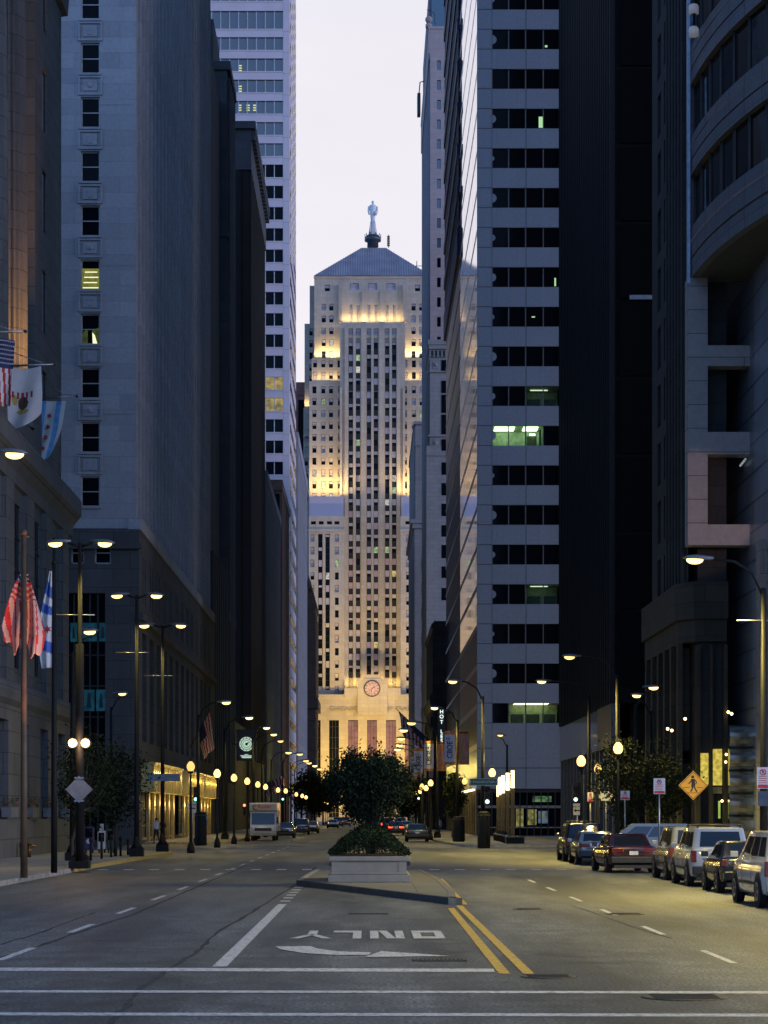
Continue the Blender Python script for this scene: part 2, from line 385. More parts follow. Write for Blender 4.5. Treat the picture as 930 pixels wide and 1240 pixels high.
for nm, pts in walks:
    struct(nm, MB().prism(pts, -0.02, 0.15), concrete)
def kerb(pts, name, yellow=None):
    mb = MB()
    for i in range(len(pts)-1):
        a, b = Vector((*pts[i], 0)), Vector((*pts[i+1], 0)); d = (b-a).normalized(); n = Vector((-d.y, d.x, 0))
        p = [a + n*0.012, b + n*0.012, b - n*0.16, a - n*0.16]
        m = 1 if yellow and yellow[0] < (pts[i][1]+pts[i+1][1])/2 < yellow[1] else 0
        mb.prism([(q.x, q.y) for q in p][::-1], 0.0, 0.157, m)
    o = mb.build(name, [kerbm, kerby]); return tag(o, kind='structure')
kerb([(-10.85,20+2*i) for i in range(34)][::-1] + [], 'kerb') if False else None
kerb((([(-10.85,y) for y in range(20,89,4)] + arc(-15.2,116,4.8,0,90)))[::-1], 'kerb', (78,125))
kerb((arc(-14.6,161,4.2,-90,0) + [(-10.35,y) for y in (200,260,320,400,640)])[::-1], 'kerb', (156,190))
kerb([(11.0,y) for y in range(20,122,6)] + arc(15.5,122.5,4.5,180,90), 'kerb')
kerb(([(20,142)] + arc(11.0,147,5.0,270,180) + [(5.2,175),(5.6,640)]), 'kerb')
# median islands
island = [(-2.13,65.2),(-1.2,62.2),(1.0,54.6),(2.04,51.2),(2.2,56),(2.2,66),(1.9,78),(-1.9,78)]
island_m = stone('island_concrete', (0.22,0.22,0.21), 2.5, 2.5, 0.015, 0.1, 0.5)
struct('median_island', MB().prism(island, 0, 0.15), island_m)
kd = plain('dark_kerb', (0.05,0.055,0.055), 0.8)
def kerb2(pts, name, m):
    mb = MB()
    for i in range(len(pts)-1):
        a, b = Vector((*pts[i], 0)), Vector((*pts[i+1], 0)); d = (b-a).normalized(); n = Vector((d.y, -d.x, 0))
        p = [a + n*0.012, b + n*0.012, b - n*0.17, a - n*0.17]
        mb.prism([(q.x, q.y) for q in p], 0.0, 0.157, 0)
    tag(mb.build(name, m), kind='structure')
kerb2(island[0:4], 'island_kerb', kd); kerb2([island[3], island[4], island[5], island[6]], 'island_kerb', plain('grey_kerb', (.15,.15,.145), .85, var=.3, scale=3)); kerb2([island[7], island[0]], 'island_kerb', kerbm)
struct('median_island', MB().prism([(-1.6,91),(1.75,91),(1.75,122),(-1.6,122)], 0, 0.15), island_m)
kerb2([(-1.6,91),(1.75,91)], 'island_kerb', kd)
struct('median_island', MB().prism([(-0.5,160),(0.9,160),(0.9,330),(-0.5,330)], 0, 0.15), island_m)

# painted markings (4 mm and 8 mm above the road)
mk = MB(); ym = MB(); zz = 0.005
def strip(mb, a, b, wd, z=zz):
    a, b = Vector((a[0], a[1], z)), Vector((b[0], b[1], z)); d = (b-a).normalized(); n = Vector((-d.y, d.x, 0))*wd/2
    mb.quad(tuple(a-n), tuple(b-n), tuple(b+n), tuple(a+n))
strip(mk, (-14,30.05), (1.70,29.55), 0.62)
strip(mk, (-20,26.3), (14,25.7), 0.33); strip(mk, (-20,23.35), (14,22.75), 0.33)
strip(mk, (-2.06,30.3), (-2.02,51.5), 0.2)
for i in range(6): strip(mk, (-2.02,53+i*2.0), (-2.02,53.7+i*2.0), 0.24)
for i in range(16): strip(mk, (-5.33,31.6+7.45*i), (-5.30,34.6+7.45*i), 0.13)
for i in range(6): strip(mk, (5.18,31.0+7.4*i), (5.18,33.9+7.4*i), 0.11)
for i in range(21):
    x = -10.2+0.98*i
    if not (-1.95 < x < 1.95) : strip(mk, (x-0.19,84.2), (x+0.19,84.2), 1.3)
for i in range(12): strip(mk, (-6.2,170+12*i), (-6.2,173+12*i), 0.13)
strip(mk, (-10.4,141), (5.4,141), 0.5); strip(mk, (-10.3,146), (5.2,146), 0.3); strip(mk, (12.6,150), (15.8,190), 0.2)
def gpoly(mb, pix, z=0.009): mb.poly([(*G(u, v, z), z) for u, v in pix])
# arrow (tail on the left, head pointing right) as it lies on the road
for a in ([(333,1146),(376,1145.5),(384,1148.5),(340,1149.5)], [(340,1149.5),(384,1148.5),(410,1152),(368,1154)], [(368,1154),(410,1152),(450,1153.2),(446,1156.2),(405,1156.2)],
          [(441,1158.8),(462,1151.6),(546,1157.6)]): gpoly(mk, a)
tag(mk.build('road_marking', white_mark), kind='structure')
lt = MB(); y0, y1 = 37.1, 39.6                                   # block letters, their feet away from the camera
def lbox(xa, xb, ya, yb): lt.quad((xa,ya,.009),(xb,ya,.009),(xb,yb,.009),(xa,yb,.009))
def lpar(p, q, wd): lt.quad((p[0]-wd/2,p[1],.009),(p[0]+wd/2,p[1],.009),(q[0]+wd/2,q[1],.009),(q[0]-wd/2,q[1],.009))
o0, o1 = .77, 1.31; lbox(o0,o0+.15,y0,y1); lbox(o1-.15,o1,y0,y1); lbox(o0+.15,o1-.15,y0,y0+.6); lbox(o0+.15,o1-.15,y1-.6,y1)
n0, n1 = .03, .62; lbox(n0,n0+.15,y0,y1); lbox(n1-.15,n1,y0,y1); lpar((n1-.225,y0),(n0+.225,y1),.15)
l0, l1 = -.62, -.12; lbox(l1-.15,l1,y0,y1); lbox(l0,l1-.15,y1-.6,y1)
ym_ = y0+1.25; lbox(-1.06,-.90,ym_,y1); lpar((-.70,y0),(-.98,ym_),.16); lpar((-1.27,y0),(-.98,ym_),.16)
tag(lt.build('road_lettering', white_mark), kind='structure')
strip(ym, (1.80,28.9), (1.86,49.3), 0.15, .007); strip(ym, (2.12,28.9), (2.10,50.6), 0.15, .007)
strip(ym, (2.28,51.3), (2.40,72), 0.10); strip(ym, (-2.0,73.0), (-1.5,73.0), 0.5); strip(ym, (1.5,71.5), (2.2,71.5), 0.5)
strip(ym, (-9.8,73.2), (-2.4,73.4), 0.09); strip(ym, (0.9,160), (0.92,340), 0.14)
tag(ym.build('road_marking', yellow_mark), kind='structure')
# tar seams
tar = plain('tar', (0.058,0.062,0.066), 0.8, spec=.15)
def seam(pix, wd):
    mb = MB(); pts = []
    for (u0,v0),(u1,v1) in zip(pix, pix[1:]):
        for k in range(7):
            t = k/7; x, y = G(u0+(u1-u0)*t, v0+(v1-v0)*t); pts.append((x+R.uniform(-.02,.02), y, R.uniform(.4,1.2)))
    for a, b in zip(pts, pts[1:]):
        d = Vector((b[0]-a[0], b[1]-a[1], 0)).normalized(); n = Vector((-d.y, d.x, 0))*wd/2
        mb.quad((a[0]-n.x*a[2], a[1]-n.y*a[2], .0045), (b[0]-n.x*b[2], b[1]-n.y*b[2], .0045), (b[0]+n.x*b[2], b[1]+n.y*b[2], .0045), (a[0]+n.x*a[2], a[1]+n.y*a[2], .0045))
    return mb
mb = seam([(128,1245),(150,1222),(172,1196),(205,1173),(240,1152),(262,1130),(300,1108),(340,1083),(372,1062),(384,1048)], 0.09)
m2 = seam([(0,1160),(30,1152),(90,1131),(160,1108),(220,1082),(262,1064),(305,1045)], 0.10); mb.add(m2.v, m2.f)
m2 = seam([(0,1144),(45,1131),(95,1112),(120,1104)], 0.06); mb.add(m2.v, m2.f)
m2 = seam([(690,1096),(720,1106),(770,1124),(820,1139)], 0.04); mb.add(m2.v, m2.f)
tag(mb.build('road_seam', tar), kind='structure')
# manholes, grates
ironm = plain('iron_cover', (0.10,0.085,0.05), 0.55, 0.4, var=0.5, scale=25); groove = plain('iron_groove', (0.02,0.02,0.02), 0.7)
def manhole(u, v, rad, label):
    x, y = G(u, v); t = thing('manhole_cover', label, 'manhole cover', (x,y,0), group='manhole covers in the roadway')
    MB().lathe([(rad,0.0),(rad,0.010),(rad*.9,0.012),(1e-4,0.0121)], (x,y,0), 24).build('cover', ironm, t)
    mb = MB()
    for i in range(-4,5): mb.box(x-rad*.75, x+rad*.75, y+i*rad*.17-0.015, y+i*rad*.17+0.015, 0.0122, 0.0155)
    mb.build('tread', groove, t)
manhole(829, 1208, 0.50, 'round iron manhole cover set across the crossing line in front of the parked cars')
manhole(664, 1183, 0.36, 'round dark manhole cover just past the ends of the double yellow line')
manhole(757, 1107, 0.42, 'worn round manhole cover beside the lane dashes nearest the parked cars')
manhole(640, 1101, 0.34, 'faint dark manhole cover in the middle of the lane beside the island')
def grate(u, v, wd, dp, label):
    x, y = G(u, v); t = thing('drain_grate', label, 'drain grate', (x,y,0), group='drain grates in the roadway')
    mb = MB().box(x-wd/2, x+wd/2, y-dp/2, y+dp/2, 0, 0.010); mb.build('frame', groove, t)
    mb = MB(); n = int(wd/0.06)
    for i in range(n): mb.box(x-wd/2+(i+.25)*wd/n, x-wd/2+(i+.7)*wd/n, y-dp/2+.03, y+dp/2-.03, 0.0102, 0.016)
    mb.build('grille', ironm, t)
grate(532, 1163, 0.78, 0.5, 'slotted drain grate right below the tip of the painted arrow')
grate(446, 1106.5, 0.85, 0.5, 'slotted drain grate above the painted word and below the island kerb')

# older, darker paving between the seams
pt_ = MB(); pt_.poly([(*G(u,v),0.0022) for u,v in [(-40,1176),(30,1152),(90,1131),(160,1108),(220,1082),(262,1064),(305,1045),(380,1048),(372,1062),(340,1083),(300,1108),(262,1130),(240,1152),(205,1173),(172,1196),(150,1222),(128,1245),(-60,1245)]])
struct('road_patch', pt_, asphalt('old_asphalt', (0.084,0.092,0.098), 0.35))
# ------------------------------------------------------------------ buildings
def bld(name, label, cat='building', loc=(0,0,0)): return thing(name, label, cat, loc)

# --- the great limestone tower that closes the street
PANES['rose'] = plain('rose_blind', (0.40,0.30,0.36), 0.55, var=0.15, scale=0.6)
def board_tower():
    t = bld('stepped_tower', 'pale limestone setback tower with floodlit terraces and pyramid roof closing the end of the street', 'skyscraper', (1.2,652,0))
    lime = stone('limestone', (0.48,0.425,0.375), 2.2, 1.15, 0.03, 0.07, 0.8, grime=0.22)
    CX = 451.0
    W = Windows(fr_dark, 0.45)
    walls = MB(); core = MB()
    def mx(u): return 2*CX - u
    def block(name_, u0, u1, v0, v1, Y, holes, back=34):
        """front wall with openings + the mass behind it"""
        x0, x1, z1, z0 = X(u0,Y), X(u1,Y), Z(v0,Y), (Z(v1,Y) if v1 else 0.0)
        walls.pierced('y', Y, x0, x1, z0, z1, holes, 0.45)
        y0 = Y+0.5
        walls.quad((x0,Y,z0),(x0,y0+.1,z0),(x0,y0+.1,z1),(x0,Y,z1)); walls.quad((x1,Y,z0),(x1,y0+.1,z0),(x1,y0+.1,z1),(x1,Y,z1)); walls.quad((x0,Y,z1),(x1,Y,z1),(x1,y0+.1,z1),(x0,y0+.1,z1))
        core.box(x0+.004, x1-.004, y0, Y+back, z0-(.0 if not v1 else 2), z1-.004)
    def hole(u, v, wp, hp, Y, kind, **k):
        return W.hole('y', Y, X(u,Y), Z(v,Y), wp*Y/F, hp*Y/F, kind, **k)
    mixw = [('pale',6),('half',4),('third',2),('dark',1.5),('green',.35),('white',.5),('cream',1.0)]
    up = [('pale',5),('half',3),('third',2),('dark',1),('white',.4)]
    # centre shaft
    Y = 647; hs = []
    cols = [424.8, 433.6, 446.8, 455.2, 468.9, 477.3]
    v = 396.5; i = 0
    for u in cols: hs.append((X(u,Y)-2.7*Y/F, X(u,Y)+2.7*Y/F, Z(829,Y), Z(409,Y)))
    sp = MB(); spl = []
    hs += [hole(u, 401.8, 5.4, 8, Y, 'pale') for u in cols]
    while i < 28:
        vv = 418.5 + 14.42*i - (0 if i < 4 else -2.0)
        if vv > 815: break
        for u in cols:
            rowk = mixw if i < 14 else mixw + [('rose',6),('warm',.3)]
            hole(u, vv, 5.4, 8.2, Y-.25, pick(rowk), bar=False)
            sx, sz, hw = X(u,Y), Z(vv+7.3,Y), 5.4*Y/F/2
            spl.append((sx, sz, hw))
        i += 1
    block('shaft', 411.5, 490.5, 391, 838, Y, hs)
    brz = plain('bronze_spandrel', (0.022,0.020,0.018), 0.5, 0.3); spl.sort(key=lambda q: q[1]); p0 = spl[0]
    p_ = MB().box(p0[0]-p0[2]+.01, p0[0]+p0[2]-.01, Y+0.24, Y+0.44, p0[1]-.86, p0[1]+.86).build('spandrel', brz, t)
    for q in spl[1:100]: d_ = dup(p_, t); d_.location = (q[0]-p0[0], 0, q[1]-p0[1])
    for q in spl[100:]: sp.box(q[0]-q[2]+.01, q[0]+q[2]-.01, Y+0.24, Y+0.44, q[1]-.86, q[1]+.86)
    sp.build('spandrel', brz, t)['kind'] = 'stuff'
    pil = MB()
    for u in (419.5, 440.3, 462.0, 482.5):
        wv = 2.2 if u in (419.5,482.5) else 2.9
        pil.box(X(u-wv,Y), X(u+wv,Y), Y-0.45, Y-0.002, Z(838,Y), Z(397,Y))
    for u in (429.2, 451.0, 473.1): pil.box(X(u-1.5,Y), X(u+1.5,Y), Y-0.30, Y-0.002, Z(838,Y), Z(397,Y))
    for u in (413, 489): pil.box(X(u-1.2,Y), X(u+1.2,Y), Y-0.7, Y-0.002, Z(838,Y), Z(470,Y))
    # upper recess with tall slots
    Y = 652; hs = []
    for u in (425.2, 433.7, 446.8, 455.3, 469, 477.4): hs.append(hole(u, 379, 3.0, 20, Y, 'pale'))
    for u in (429.2, 451.3, 473.4): hs.append(hole(u, 347, 10.6, 8, Y, 'pale', bar=True))
    for u in (396.4, mx(396.4)): hs.append(hole(u, 348.6, 6, 8, Y, 'half'))
    for u in (392, 401.2):
        for q in range(5):
            for uu in (u, mx(u)): hs.append(hole(uu, 371.8+14.35*q, 5, 8.4, Y, pick(up)))
    block('top', 380.5, 521.5, 334, 470, Y, hs, 36)
    for u in (412.0, 490.0): pil.box(X(u-2,Y), X(u+2,Y), Y-1.0, Y-0.002, Z(391,Y), Z(345,Y))
    for u in (440.5, 462.5): pil.box(X(u-2.4,Y), X(u+2.4,Y), Y-0.5, Y-0.002, Z(391,Y), Z(353,Y))
    pil.box(X(380,Y), X(522,Y), Y-0.35, Y-0.002, Z(337.5,Y), Z(335,Y))
    # shoulders
    Ys = 660; hs = []
    for q in range(5):
        for u in (376.8, mx(376.8)): hs.append(hole(u, 402+14.35*q, 4.2, 8.4, Ys, pick(up)))
    block('shoulder', 368.8, 533.2, 392, 520, Ys, hs, 24); block('shoulder2', 375, 527, 346, 394, 661, [], 20)
    for u in (369, 533): pass
    # stepped wings
    for side in (0, 1):
        mU = (lambda u: u) if side == 0 else mx
        def span(a, b): return (a, b) if side == 0 else (mx(b), mx(a))
        Y = 650.5; hs = []
        for u in (381.5, 391.5, 400.8, 411.0):
            for q in range(3): hs.append(hole(mU(u), 443.5+14.0*q-3, 4.7, 8.6, Y, pick(up)))
        block('wing', *span(377.5, 415.8), 433.7, 475, Y, hs, 20)
        Y = 649; hs = []
        for u in (380.7, 391.5, 400.8, 411.6):
            for q in range(10): hs.append(hole(mU(u), 472+14.4*q, 4.8, 8.7, Y, pick(mixw + [('third',3)])))
        block('wing', *span(374.5, 417), 461.5, 640, Y, hs, 26)
        hs = []
        Y2 = 662
        for q in range(8): hs.append(hole(mU(371), 502+14.4*q, 4, 8.4, Y2, pick(mixw)))
        block('outer', *span(367.5, 376), 494, 0, Y2, hs, 20)
        # forward wing
        Y = 640; hs = []
        for u in (379.5, 389, 399, 408): hs.append(hole(mU(u), 633, 6, 4, Y, 'dark', bar=False))
        for q in range(13):
            vv = 651.5 + 15.3*q
            for u in (378.3, 407.9): hs.append(hole(mU(u), vv, 4.5, 9.0, Y, pick(mixw+[('dark',3)])))
        for u in (387.9, 396.7):
            hs.append(hole(mU(u), 741, 5.4, 189, Y, 'dark', bar=False))
            for q in range(13):
                vv = 651.5 + 15.3*q; k = pick(mixw+[('dark',4)])
                W.l.append(('y', Y-0.12, X(mU(u),Y), Z(vv,Y), 5.0*Y/F, 8.6*Y/F, k, -1, False, False))
        block('front', *span(374, 417), 625, 845, Y, hs, 22)
        pil.box(min(X(mU(373.6),Y), X(mU(417.4),Y)), max(X(mU(373.6),Y), X(mU(417.4),Y)), Y-0.35, Y-0.002, Z(644,Y), Z(641,Y))
        # blank metal screen above the forward wing
        scr = MB().box(X(mU(374.5),642), X(mU(416),642), 642, 642.6, Z(626,642), Z(601,642))
        o = scr.build('roof_screen', plain('screen_metal', (0.40,0.37,0.46), 0.6, var=0.05), t)
    # base with tall windows
    Y = 638.5; hs = []
    for j, u in enumerate((383, 404.5, 427.5, 450.5, 473.5, 496.5, 518)):
        wp = 10.5 if j in (0,6) else 12
        hs.append(hole(u, 931, wp, 118, Y, 'dark', bar=False))
    block('base', 372.5, 529.5, 841, 0, Y, hs, 20)
    W.finish(t, lime, 100)
    tw = MB(); tg = MB()
    for j, u in enumerate((383, 404.5, 427.5, 450.5, 473.5, 496.5)):
        hw = (5 if j == 0 else 5.7)*Y/F; x = X(u,Y)
        if j >= 2:
            o = MB().box(x-hw, x+hw, Y+.30, Y+.42, Z(990,Y), Z(873,Y)).build('tall_window', emit('rose_glow', (0.75,0.36,0.34), 0.26, (.1,.05,.05), var=0.7, scale=0.35), t)
        for q in range(9): tg.box(x-hw, x+hw, Y+.2, Y+.28, Z(880+q*13,Y)-.05, Z(880+q*13,Y)+.05)
        for q in (-1/3., 1/3.): tg.box(x+hw*q-.05, x+hw*q+.05, Y+.15, Y+.28, Z(990,Y), Z(873,Y))
    tg.build('window_grille', fr_bronze, t)
    pil.box(X(372,Y), X(530,Y), Y-0.3, Y-0.002, Z(845,Y), Z(841,Y))
    # clock bay
    Yc = 638.2
    pil.box(X(433,Yc), X(469,Yc), Yc-0.6, Yc+6, Z(866,Yc), Z(822,Yc)); pil.box(X(440,Yc), X(462,Yc), Yc-0.4, Yc+5, Z(822,Yc), Z(817,Yc)); pil.box(X(417,Yc), X(433,Yc), Yc-0.25, Yc+3, Z(845,Yc), Z(833,Yc)); pil.box(X(469,Yc), X(485,Yc), Yc-0.25, Yc+3, Z(845,Yc), Z(833,Yc))
    walls.add(pil.v, pil.f)
    walls.build('facade', lime, t); core.build('core', lime, t)
    c = MB().disc((X(450.5,Yc), Yc-0.75, Z(834,Yc)), 2.2, 'y', 28, 0, 0.16).build('clock', emit('clock_glow', (1.0,0.62,0.42), 0.62, (.2,.1,.08), var=0.5, scale=1.2), t)
    dk = MB(); cx, cz = X(450.5,Yc), Z(834,Yc)
    for k in range(12):
        a = k*PI/6; p = Vector((math.sin(a), 0, math.cos(a)))
        dk.tube([Vector((cx,Yc-.78,cz))+p*1.5, Vector((cx,Yc-.78,cz))+p*1.95], .09, 4)
    dk.tube([(cx,Yc-.8,cz),(cx+.9,Yc-.8,cz+.6)], .1, 4); dk.tube([(cx,Yc-.8,cz),(cx-.3,Yc-.8,cz-1.3)], .08, 4)
    ring = [(cx+2.25*math.cos(k*PI/16), Yc-.72, cz+2.25*math.sin(k*PI/16)) for k in range(33)]
    dk.tube(ring, .18, 6); dk.build('clock_hands', fr_bronze, c)
    text('lettering', 'CHICAGO BOARD OF TRADE', 1.5, plain('carved_letter', (0.30,0.26,0.19), 0.8), t, facing(cx, Y-.32, Z(859,Y)), 0.02, sx=1.25)
    # roof, statue, aerials
    Y = 652; rf = MB(); zb, zt = Z(334,Y), Z(296,660)
    b = [(X(380.2,Y),Y-.4), (X(521.8,Y),Y-.4), (X(521.8,Y),Y+36), (X(380.2,Y),Y+36)]; tp = [(X(437.5,660),664), (X(467.5,660),664), (X(467.5,660),676), (X(437.5,660),676)]
    B3 = [(x,y,zb) for x,y in b]; T3 = [(x,y,zt) for x,y in tp]
    for i in range(4): rf.quad(B3[i], B3[(i+1)%4], T3[(i+1)%4], T3[i])
    rf.quad(*T3); rf.quad(*B3)
    # standing seams on the front slope
    for k in range(1, 48):
        q = k/48; a = Vector(B3[0]).lerp(Vector(B3[1]), q)
        xt0, xt1 = T3[0][0], T3[1][0]
        if a.x < xt0: s_ = (a.x-B3[0][0])/(xt0-B3[0][0])
        elif a.x > xt1: s_ = (B3[1][0]-a.x)/(B3[1][0]-xt1)
        else: s_ = 1.0
        e = Vector((a.x, B3[0][1]+(T3[0][1]-B3[0][1])*s_, zb+(zt-zb)*s_)); rf.tube([a+Vector((0,-.02,.03)), e+Vector((0,-.02,.03))], 0.11, 4, 1, False)
    rf.build('roof', [plain('roof_copper', (0.34,0.32,0.37), 0.5, 0.1, var=0.25, scale=0.25), plain('roof_seam', (0.22,0.21,0.26), 0.5, 0.1)], t)
    ped = MB(); px, py = X(451.5,664), 667; s = 664/F
    ped.lathe([(7*s,Z(296,664)),(6.6*s,Z(290,664)),(10*s,Z(289,664)),(10*s,Z(284.5,664)),(8*s,Z(284,664)),(7.4*s,Z(282,664))], (px,py,0), 16)
    for k in range(10):
        a = k*PI/5; ped.tube([(px+9.6*s*math.cos(a),py+9.6*s*math.sin(a),Z(285,664)),(px+9.6*s*math.cos(a),py+9.6*s*math.sin(a),Z(280.5,664))], .12, 5)
    ped.build('pedestal', plain('pedestal_iron', (0.07,0.08,0.10), 0.5, 0.4), t)
    st = MB(); al = plain('statue_metal', (0.72,0.70,0.72), 0.5, 0.0, var=0.15, scale=1.5)
    prof = [(5.6,284),(4.6,281),(2.9,276),(2.3,270),(2.5,264),(3.1,258),(3.5,253),(4.3,249),(4.6,246.6),(3.6,245),(1.3,244.4),(1.1,243.6)]
    st.lathe([(r_*s, Z(v_,664)) for r_, v_ in prof], (px,py,0), 14, 0, True, 1.0, 0.72)
    st.ball((px,py,Z(241.6,664)), 1.75*s, 12, 0, (1,1,1.15))
    for sg in (-1,1): st.tube([(px+sg*4.5*s,py,Z(246.8,664)),(px+sg*5.2*s,py-.1,Z(252,664)),(px+sg*4.3*s,py-.6,Z(257,664))], [.36,.32,.24], 8)
    st.tube([(px+3.4*s,py-.7,Z(258,664)),(px+3.6*s,py-.7,Z(253,664))], [.35,.25], 8)
    for k in range(14):
        a = 2*PI*k/14; st.tube([(px+5.3*s*math.cos(a),py+.72*5.3*s*math.sin(a),Z(283.5,664)),(px+2.5*s*math.cos(a),py+.72*2.5*s*math.sin(a),Z(264,664))], [.14,.07], 5)
    st.build('statue', al, t)
    an = MB(); ax = X(470.5,664); an.tube([(ax,py,Z(297,664)),(ax,py,Z(281,664))], .12, 5)
    for q in range(5): an.box(ax-.42, ax+.42, py-.3, py+.3, Z(294-2.6*q,664)-.2, Z(294-2.6*q,664)+.2)
    an.build('aerial', fr_dark, t)
    an = MB(); ax = X(505,660); an.tube([(ax,664,Z(326,660)),(ax,664,Z(312,660))], .12, 5); an.tube([(ax-2,664,Z(318,660)),(ax+1.6,664,Z(318,660))], .1, 5); an.tube([(ax-1.6,664,Z(322,660)),(ax-1.6,664,Z(316,660))], .1, 5); an.tube([(ax-2.2,664,Z(321.5,660)),(ax+.4,664,Z(321.5,660))], .08, 5)
    an.build('aerial', fr_dark, t)
    # floodlights on the terraces
    def flood(u0, u1, v, Y, P, off=1.1, c=(1.0,0.69,0.24)):
        o = lamp('AREA', ((X(u0,Y)+X(u1,Y))/2, Y-off, Z(v,Y)+0.4), P, c, shape='RECTANGLE', width=(u1-u0)*Y/F, size_y=0.5)
        o.rotation_euler = (PI-math.radians(14), 0, 0)
    flood(415, 487, 391, 652, 1300, 1.3); 
    for sp_ in ((382,413),(489,520)): flood(*sp_, 433.5, 652, 1300, 1.3)
    for sp_ in ((378,414.5),(487.5,524)): flood(*sp_, 461.5, 650.5, 420, 1.2)
    for sp_ in ((375.5,416),(486,526)): flood(*sp_, 601, 649, 3900, 5.4, (1.0,.66,.22))
    flood(369,373.5,493,660,160); flood(416,486,833,647,1500,2.2,(1.0,.68,.2))
    for sg_ in (-1,1): lamp('SPOT', (sg_*4,600,9), 62000, (1.0,0.74,0.38), 0.5, aim=(1.2,647,92), spot_size=math.radians(66), spot_blend=0.9)
    for x in (-13,0,14): lamp('SPOT', (x,612,6), 42000, (1.0,0.63,0.08), 0.5, aim=(x*.9,640,24), spot_size=math.radians(110), spot_blend=0.8)
    return t
board_tower()

def rib_wall(mb, face, plane, a0, a1, z0, z1, step, wdt, proud, sgn, m=0):
    n = int((a1-a0)/step)
    for i in range(n+1):
        a = a0 + i*step
        if face == 'x': mb.box(plane, plane+sgn*proud, a, min(a1, a+wdt), z0, z1, m)
        else: mb.box(a, min(a1,a+wdt), plane-proud, plane, z0, z1, m)

